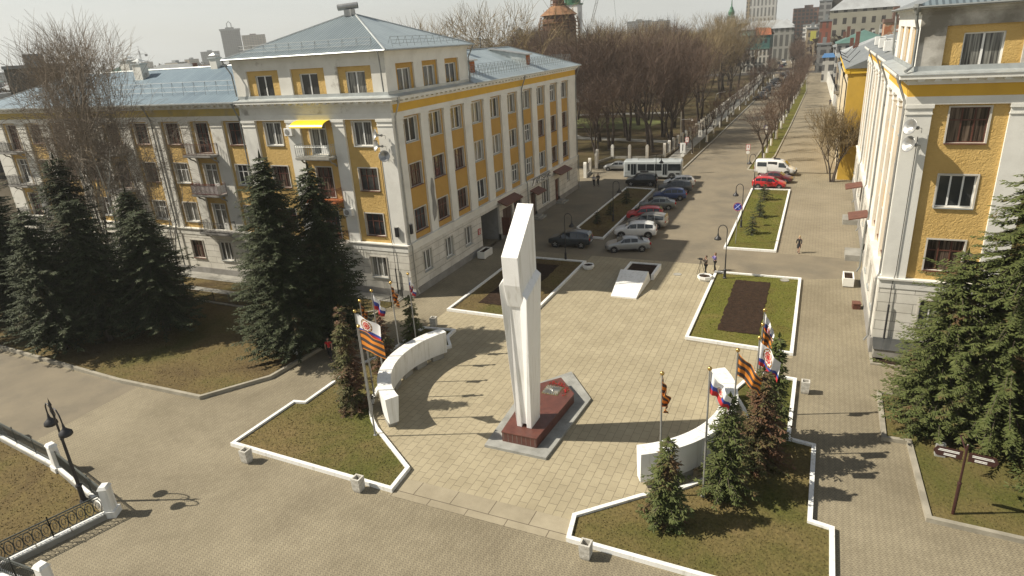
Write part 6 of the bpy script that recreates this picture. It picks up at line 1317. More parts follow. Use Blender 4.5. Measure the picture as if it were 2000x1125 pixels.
def minibus():
    o = thing('minibus', 'white minibus with its sliding door open, beside the avenue grass strip', 'minibus', (-5.0, 99.6, 0), radians(-5), None); m = cwhite
    st = [(-2.75, .95, .42, 1.25, 2.05, .84), (-2.68, .98, .36, 1.25, 2.18, .86), (-1.2, 1.0, .34, 1.25, 2.22, .87), (.6, 1.0, .34, 1.25, 2.20, .86), (1.15, .98, .34, 1.22, 2.05, .80), (1.75, .95, .34, 1.18, 1.30, .76), (2.45, .90, .36, .98, 1.04, .66), (2.72, .80, .42, .70, .76, .55)]
    b = MB(); rows = []
    for (x, w, z0, zb, zt, wt) in st:
        half = [(0, z0), (w*.94, z0), (w, z0+.15), (w, zb-.1), (w*.985, zb), (wt+(w-wt)*.35, zb+(zt-zb)*.88), (wt*.85, zt), (0, zt+.03)]; ring = [(x, y, z) for y, z in half]+[(x, -y, z) for y, z in half[-2:0:-1]]; rows.append((len(b.v), len(ring))); b.v += ring
    for (a, k), (c, _) in zip(rows, rows[1:]):
        for j in range(k): b.f.append((a+j, c+j, c+(j+1) % k, a+(j+1) % k)); b.m.append(0)
    a, k = rows[0]; b.f.append(tuple(range(a, a+k))); b.m.append(0); a, k = rows[-1]; b.f.append(tuple(range(a+k-1, a-1, -1))); b.m.append(0)
    bo = b.build('body', m, o, smooth=True); bo.modifiers.new('soft', 'SUBSURF').levels = 1; bo.modifiers['soft'].render_levels = 1
    for sg in (-1, 1):
        for x0, x1 in ((-2.45, -1.35), (-1.2, -.2)) if sg > 0 else ((-2.35, -1.1),):
            b = MB(); b.quad((x0, sg*1.005, 1.3), (x1, sg*1.005, 1.3), (x1, sg*.93, 1.88), (x0, sg*.93, 1.88)); b.build('side_window', carglass, o)
        b = MB(); b.quad((.50, sg*1.005, 1.25), (1.45, sg*.99, 1.22), (1.18, sg*.91, 1.82), (.50, sg*.93, 1.86)); b.build('side_window', carglass, o)
        b = MB(); b.obox((1.45, sg*1.12, 1.35), (.12, .16, .3), 0); b.build('mirror', blackp, o)
        b = MB(); b.box(2.5, min(sg*.5, sg*.78), .72, 2.74, max(sg*.5, sg*.78), .90); b.build('headlight', lampg, o)
        b = MB(); b.box(-2.78, min(sg*.75, sg*.92), .9, -2.70, max(sg*.75, sg*.92), 1.2); b.build('tail_light', redl, o)
        for x in (-1.45, 1.65): b = MB(); b.lathe([(.001, 0), (.42, 0)], (x, sg*1.004, .38), 20, M=Matrix.Rotation(pi/2, 4, 'X')); b.build('wheel_arch', blackp, o); wheel(o, x, sg*.93, .35, sg, .2)
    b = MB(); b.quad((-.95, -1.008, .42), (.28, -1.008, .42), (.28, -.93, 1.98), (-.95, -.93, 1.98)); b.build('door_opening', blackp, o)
    b = MB(); b.hexa([(-2.2, -1.08, .42), (-1.0, -1.08, .42), (-1.0, -1.02, .42), (-2.2, -1.02, .42), (-2.2, -1.02, 1.25), (-1.0, -1.02, 1.25), (-1.0, -.98, 1.25), (-2.2, -.98, 1.25)]); b.build('sliding_door', m, o)
    b = MB(); b.quad((1.26, -.72, 2.02), (1.26, .72, 2.02), (1.80, .78, 1.36), (1.80, -.78, 1.36)); b.build('windscreen', carglass, o)
    b = MB(); b.box(2.55, -.9, .38, 2.78, .9, .62); b.build('bumper', blackp, o); b = MB(); b.box(-.3, -.35, 2.22, .5, .35, 2.30); b.build('roof_hatch', blackp, o)
    b = MB(); b.quad((-2.765, -.7, 1.35), (-2.765, .7, 1.35), (-2.72, .66, 1.95), (-2.72, -.66, 1.95)); b.build('rear_window', carglass, o)
minibus()
def bus():
    o = thing('bus', 'pale grey-blue bus standing across the street end in front of the fence columns', 'bus', (-21.4, 95.0, 0), radians(6)); m = paint('bus_paint', (.40, .43, .43)); b = MB()
    L, w, H = 4.15, 1.2, 2.8; prof = []
    for x, k, kz in ((-L, .90, .96), (-L+.12, .98, .99), (-L+.5, 1, 1), (0, 1, 1), (L-.6, 1, 1), (L-.15, .98, .99), (L, .90, .95)):
        half = [(0, .38), (w*.96*k, .38), (w*k, .5), (w*k, 1.4), (w*k, 2.35*kz), (w*k*.96, 2.6*kz), (w*k*.8, 2.74*kz), (0, 2.8*kz)]; ring = [(x, y, z) for y, z in half]+[(x, -y, z) for y, z in half[-2:0:-1]]; prof.append((len(b.v), len(ring))); b.v += ring
    for (a, k), (c, _) in zip(prof, prof[1:]):
        for j in range(k): b.f.append((a+j, c+j, c+(j+1) % k, a+(j+1) % k)); b.m.append(0)
    a, k = prof[0]; b.f.append(tuple(range(a, a+k))); b.m.append(0); a, k = prof[-1]; b.f.append(tuple(range(a+k-1, a-1, -1))); b.m.append(0)
    b.build('body', m, o, smooth=False)
    for sg in (-1, 1):
        spans = [(-3.55, -3.25), (-2.1, -.95), (-.85, .25), (.35, 1.3), (2.2, 3.9)] if sg < 0 else [(-3.6, -2.5), (-2.4, -1.3), (-1.2, -.1), (0, 1.1), (1.2, 2.3), (2.5, 3.9)]
        for x0, x1 in spans: b = MB(); b.box(x0, min(sg*1.2, sg*1.215), 1.35, x1, max(sg*1.2, sg*1.215), 2.28); b.build('side_window', carglass, o)
        b = MB(); b.box(-4.0, min(sg*1.2, sg*1.21), 1.0, 4.0, max(sg*1.2, sg*1.21), 1.06); b.build('side_moulding', steelp, o)
        for x in (-1.9, 2.75): b = MB(); b.lathe([(.001, 0), (.52, 0)], (x, sg*1.212, .5), 20, M=Matrix.Rotation(pi/2, 4, 'X')); b.build('wheel_arch', blackp, o); wheel(o, x, sg*1.13, .44, sg, .24)
        b = MB(); b.box(4.02, min(sg*.75, sg*1.0), .6, 4.12, max(sg*.75, sg*1.0), .8); b.build('headlight', lampg, o)
        b = MB(); b.box(-4.14, min(sg*.8, sg*1.0), .7, -4.02, max(sg*.8, sg*1.0), 1.1); b.build('tail_light', redl, o)
        b = MB(); b.box(3.9, min(sg*1.3, sg*1.42), 1.5, 4.0, max(sg*1.3, sg*1.42), 2.0); b.build('mirror', blackp, o)
    for x0, x1 in ((-3.15, -2.3), (1.4, 2.1)):
        b = MB(); b.box(x0, -1.222, .42, x1, -1.2, 2.42); d_ = b.build('door', m, o); b = MB(); b.box(x0+.06, -1.235, .75, (x0+x1)/2-.03, -1.224, 2.3); b.box((x0+x1)/2+.03, -1.235, .75, x1-.06, -1.224, 2.3); b.build('door_glass', carglass, d_)
    b = MB(); b.hexa([(4.04, -1.0, 1.3), (4.16, -1.0, 1.3), (4.16, 1.0, 1.3), (4.04, 1.0, 1.3), (3.98, -.95, 2.3), (4.09, -.95, 2.3), (4.09, .95, 2.3), (3.98, .95, 2.3)]); b.build('windscreen', carglass, o)
    for x in (-2.6, 0.4, 2.6): b = MB(); b.hexa([(x-.45, -.35, 2.78), (x+.45, -.35, 2.78), (x+.45, .35, 2.78), (x-.45, .35, 2.78), (x-.38, -.3, 2.9), (x+.38, -.3, 2.9), (x+.38, .3, 2.9), (x-.38, .3, 2.9)]); b.build('roof_vent', m, o)
    b = MB(); b.box(-1.75, -1.219, 1.12, -.55, -1.212, 1.30); b.box(3.3, -1.219, .8, 3.8, -1.212, 1.0); b.build('dark_band', blackp, o)
bus()
# distant cars: one small body with windows, copied
def far_car(m, nm):
    b = MB(); st = [(-2.1, .8, .3, .8), (-1.9, .86, .25, .95), (-1.4, .86, .25, 1.0), (-.9, .62, .25, 1.42), (.4, .62, .25, 1.42), (1.1, .84, .25, .95), (2.0, .78, .3, .75)]
    for i in range(len(st)-1):
        (x0, w0, a0, h0), (x1, w1, a1, h1) = st[i], st[i+1]; k = 2 if 2 <= i <= 4 and i != 3 else 0
        b.hexa([(x0, -.86, .3), (x1, -.86, .3), (x1, .86, .3), (x0, .86, .3), (x0, -.86, min(h0, .95)), (x1, -.86, min(h1, .95)), (x1, .86, min(h1, .95)), (x0, .86, min(h0, .95))], 0)
        if max(h0, h1) > 1: b.hexa([(x0, -.82, .95), (x1, -.82, .95), (x1, .82, .95), (x0, .82, .95), (x0, -w0, h0), (x1, -w1, h1), (x1, w1, h1), (x0, w0, h0)], 1); 
    b.box(-.85, -.6, 1.4, .35, .6, 1.45, 0)
    for x in (-1.3, 1.3):
        for y in (-.8, .8): b.lathe([(.001, -.1), (.31, -.1), (.31, .1), (.001, .1)], (x, y, .31), 10, 1, M=Matrix.Rotation(pi/2, 4, 'X'))
    o = b.build('distant_car', [m, carglass], None); tag(o, 'x', 'car'); return Place(o)
fcs = [far_car(cwhite, 'white'), far_car(silver, 'silver'), far_car(cgrey, 'dark grey'), far_car(cblack, 'black'), far_car(cdred, 'dark red')]
rc = random.Random(4)
for i in range(13): fcs[(3, 2, 0, 1, 2, 3, 1, 0, 3, 2, 1, 3, 2)[i]]((-16.0-.0*i, 206+i*5.6, .01), radians(100+rc.uniform(-5, 5)) if i % 3 else radians(200), 'small car in the far row parked along the left kerb before the dark cross street', None, 'far cars on the left kerb')
for i in range(9): fcs[(0, 1, 2, 1, 0, 4, 3, 1, 0)[i]]((-11.6-(i*.35), 256+i*7.5, .01), radians(95), 'small car in the far row parked along the right kerb of the distant roadway', None, 'far cars on the right kerb')
for x, y, k, lb in ((-14.2, 250, 0, 'small white car driving in the middle of the distant roadway'), (-12.6, 256, 2, 'small dark car driving just beyond the white one'), (-15.5, 300, 3, 'small dark car crossing before the dark cross street'), (-19, 372, 3, 'small black car driving up the roadway beyond the cross street')): fcs[k]((x, y, .01), radians(97), lb)
for i in range(12): fcs[rc.randrange(5)]((-18-i*1.1+rc.uniform(-2, 2)*1.2-(i > 5)*1.5, 350+i*15, .01), radians(97), 'tiny car in the traffic far up the street', None, 'tiny cars far up the street')

# ------------------------------------------------------------------ people
def skinned(nodes, name, m, parent, sub=1):
    """nodes: {id: (pos, radius, parent id)}; one continuous skinned surface"""
    ids = list(nodes); vs = [nodes[i][0] for i in ids]; es = [(ids.index(nodes[i][2]), ids.index(i)) for i in ids if nodes[i][2] is not None]
    me = bpy.data.meshes.new(name); me.from_pydata(vs, es, []); o = bpy.data.objects.new(name, me); COL.objects.link(o)
    md = o.modifiers.new('Skin', 'SKIN'); md.use_smooth_shade = True
    if not me.skin_vertices: me.attributes.new('x', 'FLOAT', 'POINT')
    lay = me.skin_vertices[0].data if me.skin_vertices else None
    for k, i in enumerate(ids):
        r = nodes[i][1]; r = r if hasattr(r, '__len__') else (r, r); lay[k].radius = r; lay[k].use_root = (k == 0)
    s_ = o.modifiers.new('Sub', 'SUBSURF'); s_.levels = sub; s_.render_levels = sub; me.materials.append(m); o.parent = parent; return o
def person(label, loc, rz, top, bottom, hair=(.05, .03, .02), pose='stand', skirt=False, coat=False, h=1.75, sleeve=True, hat=None, longhair=False):
    t = thing('person', label, 'person', loc, rz); k = h/1.75
    st = .17 if pose == 'walk' else .03
    hipL, hipR = (0, .09, .93), (0, -.09, .93); V = lambda x, y, z: (x*k, y*k, z*k)
    arm = {'stand': ((.03, .24, 1.17), (.07, .25, .92)), 'walk': ((.10, .24, 1.18), (.22, .23, .98)), 'hold': ((.12, .24, 1.22), (.33, .10, 1.38)), 'carry': ((.06, .25, 1.17), (.24, .16, 1.10))}[pose]
    N = {'pel': (V(0, 0, .96), (.125*k, .095*k), None), 'wst': (V(0, 0, 1.10), (.115*k, .085*k), 'pel'), 'chs': (V(0, 0, 1.30), (.145*k, .10*k), 'wst'), 'shc': (V(0, 0, 1.43), (.09*k, .07*k), 'chs'), 'nck': (V(.01, 0, 1.51), .05*k, 'shc'), 'jaw': (V(.035, 0, 1.57), (.062*k, .065*k), 'nck'), 'hed': (V(.02, 0, 1.655), (.078*k, .088*k), 'jaw'), 'crn': (V(.005, 0, 1.72), .062*k, 'hed')}
    for sd, y in (('L', 1), ('R', -1)):
        sw = st*y
        N['sh'+sd] = (V(0, y*.165, 1.425), .062*k, 'shc'); e, w = arm if (pose not in ('walk', 'carry') or y > 0) else ((-.02, .24, 1.17), (-.06, .25, .93))
        N['el'+sd] = (V(e[0], y*e[1], e[2]), .043*k, 'sh'+sd); N['wr'+sd] = (V(w[0], y*w[1], w[2]), .03*k, 'el'+sd)
        dx, dy, dz = w[0]-e[0], (w[1]-e[1])*y, w[2]-e[2]; l = sqrt(dx*dx+dy*dy+dz*dz); ux, uy, uz = dx/l, dy/l, dz/l
        pc = (w[0]+ux*.06, y*w[1]+uy*.06, w[2]+uz*.06); N['pm'+sd] = (V(*pc), (.038*k, .02*k), 'wr'+sd)
        for fi in range(4):
            off = (fi-1.5)*.017; fl = (.068, .08, .076, .06)[fi]; N['f%d%s' % (fi, sd)] = (V(pc[0]+ux*.04+off, pc[1]+uy*.04, pc[2]+uz*.04), .0105*k, 'pm'+sd); N['g%d%s' % (fi, sd)] = (V(pc[0]+ux*fl+off*1.1+.012, pc[1]+uy*fl-y*.012, pc[2]+uz*fl), .0085*k, 'f%d%s' % (fi, sd))
        N['th'+sd] = (V(pc[0]+.045, pc[1]-y*.01, pc[2]+uz*.01), .011*k, 'pm'+sd)
        N['hp'+sd] = (V(0, y*.085, .92), .085*k, 'pel'); N['kn'+sd] = (V(sw*.8+.02, y*.095, .50), .058*k, 'hp'+sd); N['an'+sd] = (V(sw*1.2-(.06 if sw < 0 else 0), y*.095, .10+(.05 if sw < 0 else 0)), .036*k, 'kn'+sd); N['to'+sd] = (V(sw*1.2+.13-(.06 if sw < 0 else 0), y*.105, .04+(.01 if sw < 0 else 0)), .034*k, 'an'+sd)
    skinned(N, 'body', skin, t, 1)
    # face: nose, eyes, mouth, ears
    b = MB(); b.hexa([V(.10, -.012, 1.62), V(.125, -.008, 1.62), V(.125, .008, 1.62), V(.10, .012, 1.62), V(.095, -.008, 1.665), V(.103, -.004, 1.665), V(.103, .004, 1.665), V(.095, .008, 1.665)])
    for y in (-1, 1): b.ball(V(.015, y*.085, 1.64), .022*k, 6)
    b.build('nose_and_ears', skin, t); b = MB()
    for y in (-1, 1): b.ball(V(.092, y*.03, 1.67), .011*k, 6)
    b.build('eyes', iron, t); b = MB(); b.box(.094*k, -.022*k, 1.588*k, .103*k, .022*k, 1.596*k); b.build('mouth', mat('lip', (.3, .1, .08), .6) if 'lip' not in MATS else MATS['lip'], t)
    hm = mat('hair_%d' % len(MATS), hair, .8); b = MB(); b.lathe([(.001, .105), (.05, .095), (.083, .06), (.097, .01), (.096, -.04), (.085, -.07 if not longhair else -.16)], V(-.018, 0, 1.665), 12, M=Matrix.Scale(k, 4)); b.build('hair', hm, t, smooth=True)
    g = lambda i, dr: (N[i][0], (N[i][1][0]+dr, N[i][1][1]+dr) if hasattr(N[i][1], '__len__') else N[i][1]+dr, N[i][2])
    J = {'pel': g('pel', .022), 'wst': g('wst', .022), 'chs': g('chs', .02), 'shc': g('shc', .015)}
    for sd in 'LR':
        J['sh'+sd] = g('sh'+sd, .016); a, c = N['sh'+sd][0], N['el'+sd][0]
        if sleeve: J['el'+sd] = g('el'+sd, .018); J['wr'+sd] = g('wr'+sd, .014)
        else: J['el'+sd] = (tuple(a[q]+(c[q]-a[q])*.6 for q in range(3)), .056*k, 'sh'+sd)
    if coat: J['hem'] = (V(0, 0, .62), (.17*k, .13*k), 'pel')
    skinned(J, 'jacket' if sleeve else 'shirt', top, t, 1)
    if skirt:
        b = MB(); b.lathe([(.13*k, 1.0*k), (.17*k, .85*k), (.19*k, .6*k), (.17*k, .5*k)], n=14); b.build('skirt', bottom, t, smooth=True)
    else:
        Q = {'pel': (V(0, 0, .95), (.135*k, .105*k), None)}
        for sd in 'LR': Q['hp'+sd] = g('hp'+sd, .012); Q['kn'+sd] = g('kn'+sd, .015); Q['an'+sd] = g('an'+sd, .018)
        skinned(Q, 'trousers', bottom, t, 1)
    for sd in 'LR':
        a, c = N['an'+sd][0], N['to'+sd][0]; b = MB(); b.hexa([(a[0]-.06, a[1]-.042, max(0, c[2]-.04)), (c[0]+.04, c[1]-.04, max(0, c[2]-.04)), (c[0]+.04, c[1]+.04, max(0, c[2]-.04)), (a[0]-.06, a[1]+.042, max(0, c[2]-.04)), (a[0]-.05, a[1]-.036, a[2]+.01), (c[0]+.01, c[1]-.033, c[2]+.025), (c[0]+.01, c[1]+.033, c[2]+.025), (a[0]-.05, a[1]+.036, a[2]+.01)]); b.build('shoe', iron, t)
    if coat and hat: pass
    return t
def cl(n, c): return mat(n, c, .85, tuple(q*.75 for q in c), 6, 3)
cblk, cred_, cnavy, cwh, cpur, cjean = cl('black_cloth', (.018, .018, .02)), cl('red_cloth', (.50, .02, .025)), cl('navy_cloth', (.03, .035, .07)), cl('white_cloth', (.6, .58, .56)), cl('lilac_cloth', (.20, .17, .42)), cl('dark_denim', (.03, .035, .05))
person('person in a red shirt and black trousers walking past the whitewashed spruces', (-29.4, 31.45, 0), radians(-60), cred_, cblk, pose='walk', sleeve=False)
person('person bending over a camera on a tripod at the top of the slab square', (-7.75, 55.3, 0), radians(210), cl('grey_brown_cloth', (.09, .07, .055)), cblk, pose='hold')
person('person in a lilac jacket standing beside the cameraman', (-7.15, 56.5, 0), radians(200), cpur, cblk, pose='hold', h=1.68, longhair=True, hair=(.14, .08, .04))
person('person with light hair in a black coat and skirt walking on the promenade', (-.6, 63.35, .01), radians(-100), cblk, cblk, pose='walk', skirt=True, coat=True, h=1.66, longhair=True, hair=(.45, .34, .18))
person('person in a pale top walking in the shade, left of a companion in black', (-28.3, 88.2, 0), radians(-80), cl('pale_blue_cloth', (.32, .33, .38)), cblk, pose='walk', h=1.72)
person('person in black walking in the shade beside the one in a pale top', (-27.85, 88.7, 0), radians(-85), cblk, cblk, pose='walk', h=1.8)
person('person in a white top standing at the shop door under the brown canopy', (-28.6, 62.6, .0), radians(20), cwh, cjean, pose='carry', h=1.66, longhair=True)
person('person in dark red standing at the shop door behind the one in white', (-28.9, 63.6, .0), radians(-40), cl('dull_red_cloth', (.28, .04, .05)), cblk, pose='carry', h=1.7)
for i, (x, y, c, lb) in enumerate([(-21.3, 116.2, cred_, 'pedestrian in a red jacket by the red-edged sign on the left footpath'), (-21.9, 117.4, cnavy, 'pedestrian in navy beside the one in red on the left footpath'), (-21.2, 119.0, cred_, 'second pedestrian in red, farther along the left footpath'), (-21.5, 140, cblk, 'pedestrian in black far up the left footpath'), (3.0, 116.5, cblk, 'pedestrian in black by the slender trees against the right building'), (2.1, 188, cnavy, 'lone dark pedestrian far up the promenade near the white wall')]): person(lb, (x, y, .03), radians(-90), c, cblk, pose='walk')
# camera tripod
t = thing('tripod', 'black camera tripod in front of the cameraman', 'tripod', (-8.15, 55.05, 0)); b = MB(); b.box(-.16, -.07, 1.42, .14, .07, 1.58); b.tube([(-.16, 0, 1.5), (-.28, 0, 1.5)], .045, 8); b.build('camera', blackp, t)
for k in range(3): a = 2*pi*k/3+.4; b = MB(); b.tube([(0, 0, 1.4), (cos(a)*.42, sin(a)*.42, 0)], .02, 6); b.build('leg', iron, t)

# ------------------------------------------------------------------ the town beyond
def farwall(name, wall, win, bw=3.4, bh=3.2, mort=1.15, wall2=None):
    m, nt, b = nmat(name); L = nt.links.new; tc = nt.nodes.new('ShaderNodeTexCoord'); sx = nt.nodes.new('ShaderNodeSeparateXYZ'); L(tc.outputs['Object'], sx.inputs[0])
    ad = nt.nodes.new('ShaderNodeMath'); ad.operation = 'ADD'; L(sx.outputs['X'], ad.inputs[0]); L(sx.outputs['Y'], ad.inputs[1]); cb = nt.nodes.new('ShaderNodeCombineXYZ'); L(ad.outputs[0], cb.inputs[0]); L(sx.outputs['Z'], cb.inputs[1])
    br = nt.nodes.new('ShaderNodeTexBrick'); br.offset = 0; br.inputs['Scale'].default_value = 1; br.inputs['Brick Width'].default_value = bw; br.inputs['Row Height'].default_value = bh; br.inputs['Mortar Size'].default_value = mort/2; br.inputs['Mortar Smooth'].default_value = 0
    br.inputs['Color1'].default_value = (*win, 1); br.inputs['Color2'].default_value = (*[c*1.6 for c in win], 1); br.inputs['Mortar'].default_value = (*wall, 1); L(cb.outputs[0], br.inputs['Vector'])
    n = nt.nodes.new('ShaderNodeTexNoise'); n.inputs['Scale'].default_value = .15; n.inputs['Detail'].default_value = 6; L(tc.outputs['Object'], n.inputs['Vector']); r = nt.nodes.new('ShaderNodeValToRGB'); r.color_ramp.elements[0].position = .3; r.color_ramp.elements[0].color = (.75, .75, .75, 1); r.color_ramp.elements[1].position = .7; L(n.outputs['Fac'], r.inputs['Fac'])
    mx = nt.nodes.new('ShaderNodeMix'); mx.data_type = 'RGBA'; mx.blend_type = 'MULTIPLY'; mx.inputs[0].default_value = 1; L(br.outputs['Color'], mx.inputs[6]); L(r.outputs['Color'], mx.inputs[7]); L(mx.outputs[2], b.inputs['Base Color']); b.inputs['Roughness'].default_value = .9; return m
WM = [farwall('far_wall_cream', (.42, .38, .29), (.09, .09, .08)), farwall('far_wall_white', (.55, .54, .50), (.10, .10, .10)), farwall('far_wall_grey', (.27, .27, .26), (.08, .08, .08)), farwall('far_wall_brick', (.26, .13, .085), (.07, .06, .055)), farwall('far_wall_tan', (.36, .29, .19), (.09, .08, .07)), farwall('far_wall_blue', (.33, .38, .40), (.08, .09, .10))]
RM = [mat('far_roof_grey', (.22, .235, .235), .6, (.16, .17, .17), .2), mat('far_roof_green', (.10, .19, .16), .6, (.07, .14, .12), .2), mat('far_roof_brown', (.17, .10, .075), .7, (.12, .08, .06), .2), mat('far_roof_pale', (.40, .42, .42), .5, (.30, .31, .31), .2)]
def far_building(name, label, cat, x, y, w, d, h, rz, wm, rm, roof='hip', rh=3.0, group=None, chim=0, base=0):
    o = thing(name, label, cat, (x, y, 0), rz, group); b = MB(); b.box(-w/2, -d/2, 0, w/2, d/2, h); b.build('wall', wm, o); b = MB()
    e = .5
    if roof == 'flat': b.box(-w/2-.2, -d/2-.2, h, w/2+.2, d/2+.2, h+.7); b.box(-w*.15, -d*.2, h+.7, w*.12, d*.2, h+3)
    else:
        i = min(w, d)/2*(1 if roof == 'hip' else 0); A, B = ((-w/2+i, 0, h+rh), (w/2-i, 0, h+rh)) if w >= d else ((0, -d/2+i, h+rh), (0, d/2-i, h+rh))
        c = [(-w/2-e, -d/2-e, h), (w/2+e, -d/2-e, h), (w/2+e, d/2+e, h), (-w/2-e, d/2+e, h)]
        if w >= d: b.poly([c[0], c[1], B, A]); b.poly([c[2], c[3], A, B]); b.poly([c[1], c[2], B]); b.poly([c[3], c[0], A])
        else: b.poly([c[1], c[2], B, A]); b.poly([c[3], c[0], A, B]); b.poly([c[0], c[1], A]); b.poly([c[2], c[3], B])
        b.poly(c[::-1])
    r = b.build('roof', rm, o)
    for k in range(chim): q = MB(); x0 = -w*.3+w*.6*k/max(1, chim-1); q.box(x0-.5, -.5, h+rh*.4, x0+.5, .5, h+rh+1.4); q.build('chimney', WM[1] if k % 2 else brownm, r)
    return o
rb = random.Random(99)
def street_x(y): return -12.5 if y < 250 else -12.5-(y-250)*.055
names = ['cream', 'white', 'grey', 'brick', 'tan', 'pale blue']
def zone(th): return 'left of the pale corner roof' if th < -42 else ('between the corner roof and the scaffolded dome' if th < -22 else ('beyond the bare park' if th < -6 else ('round the far end of the street' if th < 3 else 'behind the right building')))
nB = 0; tries = 0; placed = []
while nB < 190 and tries < 9000:
    tries += 1; th = rb.uniform(-67, 9); D = 175*math.exp(rb.random()**.8*2.35); x, y = D*sin(radians(th)), D*cos(radians(th))
    if abs(x-street_x(y)) < 20+D*.015 and th > -20: continue
    if -115 < x < -18 and 100 < y < 312: continue
    if x > -20 and y < 480: continue
    if x > -95 and y < 100: continue
    w, d = rb.uniform(14, 38)*(1+D/1800), rb.uniform(11, 16)
    h = rb.uniform(7, 13) if D < 420 else rb.uniform(8, 17)
    if D > 900 and rb.random() < .30: h = rb.uniform(19, 27); w = rb.uniform(18, 60)
    if th > -12 and D > 420 and rb.random() < .5: h = rb.uniform(14, 24)
    if any((x-a)**2+(y-c)**2 < (w*.5+q*.5+2)**2*.62 for a, c, q in placed): continue
    placed.append((x, y, w)); k = rb.choice((0, 0, 1, 1, 2, 3, 4, 4, 5)); flat = h > 18 or rb.random() < .25
    far_building('town_house', 'distant %s %s %s' % (names[k], 'flat-roofed block' if flat else 'pitched-roof house', zone(th)), 'building', x, y, w, d, h, rb.choice((0, pi/2, .3, -.35, pi/2+.3)), WM[k], RM[rb.choice((0, 0, 2, 3, 1))], 'flat' if flat else 'hip', rb.uniform(2.2, 4), 'distant buildings of the town', chim=2 if D < 330 else 0); nB += 1
# tree cover of the town
b = MB(); n = 0
while n < 7000:
    th = rb.uniform(-67, 13); D = 165*math.exp(rb.random()*2.3); x, y = D*sin(radians(th)), D*cos(radians(th))
    if abs(x-street_x(y)) < 15 and th > -20: continue
    if (-112 < x < -18 and 100 < y < 312) or (x > -16 and y < 330) or (x > -92 and y < 100): continue
    n += 1; R_ = rb.uniform(2, 4.5)*(1+D/900); zc = rb.uniform(4, 9)
    for _ in range(10):
        a = rb.uniform(0, 6.28); u = rb.uniform(-.6, 1); q = Vector((x+cos(a)*R_*sqrt(max(0, 1-u*u))*.8, y+sin(a)*R_*sqrt(max(0, 1-u*u))*.8, zc+u*R_)); v = [q+Vector((rb.uniform(-1, 1), rb.uniform(-1, 1), rb.uniform(-1, 1.2)))*R_*.42 for _ in range(3)]; b.tri(*v)
b.build('distant_woods', mat('distant_twigs', (.115, .092, .068), 1.0, (.075, .062, .048), .06, 5, contrast=(.4, .6), spec=.05), None, kind='stuff')

# landmarks on the left skyline
t = far_building('residential_tower', 'tall grey residential tower with a small crown on the left skyline', 'tower block', -1083, 1040, 36, 30, 74, radians(46), farwall('tower_wall', (.12, .12, .12), (.05, .05, .05), 4, 3.1, 1.3), RM[0], 'flat')
b = MB(); b.box(-19.5, -16.5, 74, 19.5, 16.5, 77); b.box(-8, -7, 77, 8, 7, 80); b.tube([(-4, 0, 80), (-4, 0, 87), (0, 0, 91), (4, 0, 87), (4, 0, 80)], 1.0, 6); b.build('crown', RM[0], t)
far_building('tower_block', 'tan tower block just right of the grey residential tower', 'tower block', -1052, 1068, 44, 30, 63, radians(46), farwall('tan_tower_wall', (.36, .29, .20), (.12, .10, .08), 5, 3.1, 1.6), RM[2], 'flat'); far_building('tower_block', 'low grey block at the foot of the grey residential tower', 'tower block', -1105, 1000, 34, 24, 37, radians(46), WM[2], RM[0], 'flat')
far_building('town_house', 'building with a green hipped roof above the left wing ridge', 'building', -209, 155, 17, 15, 17.4, radians(52), WM[4], RM[1], 'hip', 3.4); far_building('town_house', 'long pale building with many chimneys right behind the left wing ridge', 'building', -150, 122, 62, 13, 15.6, radians(38), WM[0], RM[3], 'hip', 2.8, chim=4)
far_building('town_house', 'dark flat block behind the reddish trees at far left', 'building', -168, 101, 9, 10, 21.0, radians(30), mat('dark_block', (.085, .08, .06), .9, (.06, .055, .045), .2), RM[0], 'flat'); far_building('town_house', 'dark block cut by the left edge of the picture on the skyline', 'building', -208, 101, 6, 8, 21.8, radians(30), MATS['dark_block'], RM[0], 'flat')
far_building('town_house', 'yellowish tall block on the skyline under the second crane', 'building', -361, 824, 9, 9, 33.5, .3, farwall('yellow_block', (.42, .36, .20), (.2, .18, .12)), RM[0], 'flat'); far_building('town_house', 'grey tall block left of the scaffolded dome on the skyline', 'building', -338, 838, 22, 10, 30, .2, WM[2], RM[0], 'flat'); far_building('town_house', 'long grey block on the skyline above the dark park trees', 'building', -290, 1165, 40, 14, 39, .2, WM[2], RM[0], 'flat'); far_building('town_house', 'long tan block on the skyline beside the grey one above the park', 'building', -255, 1172, 30, 14, 37, .2, WM[4], RM[0], 'flat')
def tower_crane(label, x, y, h, j0, j1, az):
    t = thing('tower_crane', label, 'crane', (x, y, 0), az); b = MB(); w = .6
    for a in (-w, w):
        for c in (-w, w): b.tube([(a, c, 0), (a, c, h)], .14, 4)
    for k in range(int(h/3)): b.tube([(-w, -w, k*3), (w, -w, k*3+3)], .09, 3); b.tube([(w, w, k*3), (-w, w, k*3+3)], .09, 3)
    b.build('mast', steelp, t); b = MB()
    for c in (-.5, .5): b.tube([(-j0, c, h-4), (j1, c, h-4)], .16, 4)
    b.tube([(-j0, 0, h-3), (j1, 0, h-3)], .14, 4); b.tube([(0, 0, h-4), (0, 0, h+5)], .2, 4); b.tube([(0, 0, h+5), (j1*.8, 0, h-3)], .08, 3); b.tube([(0, 0, h+5), (-j0*.9, 0, h-3)], .08, 3); b.box(-j0, -1, h-6.5, -j0+2.5, 1, h-4); b.build('jib', steelp, t)
tower_crane('tower crane over the green roof on the left skyline', -715, 547, 36, 8, 26, radians(215)); tower_crane('tower crane over the skyline left of the scaffolded dome', -367, 822, 44, 8, 26, radians(20))
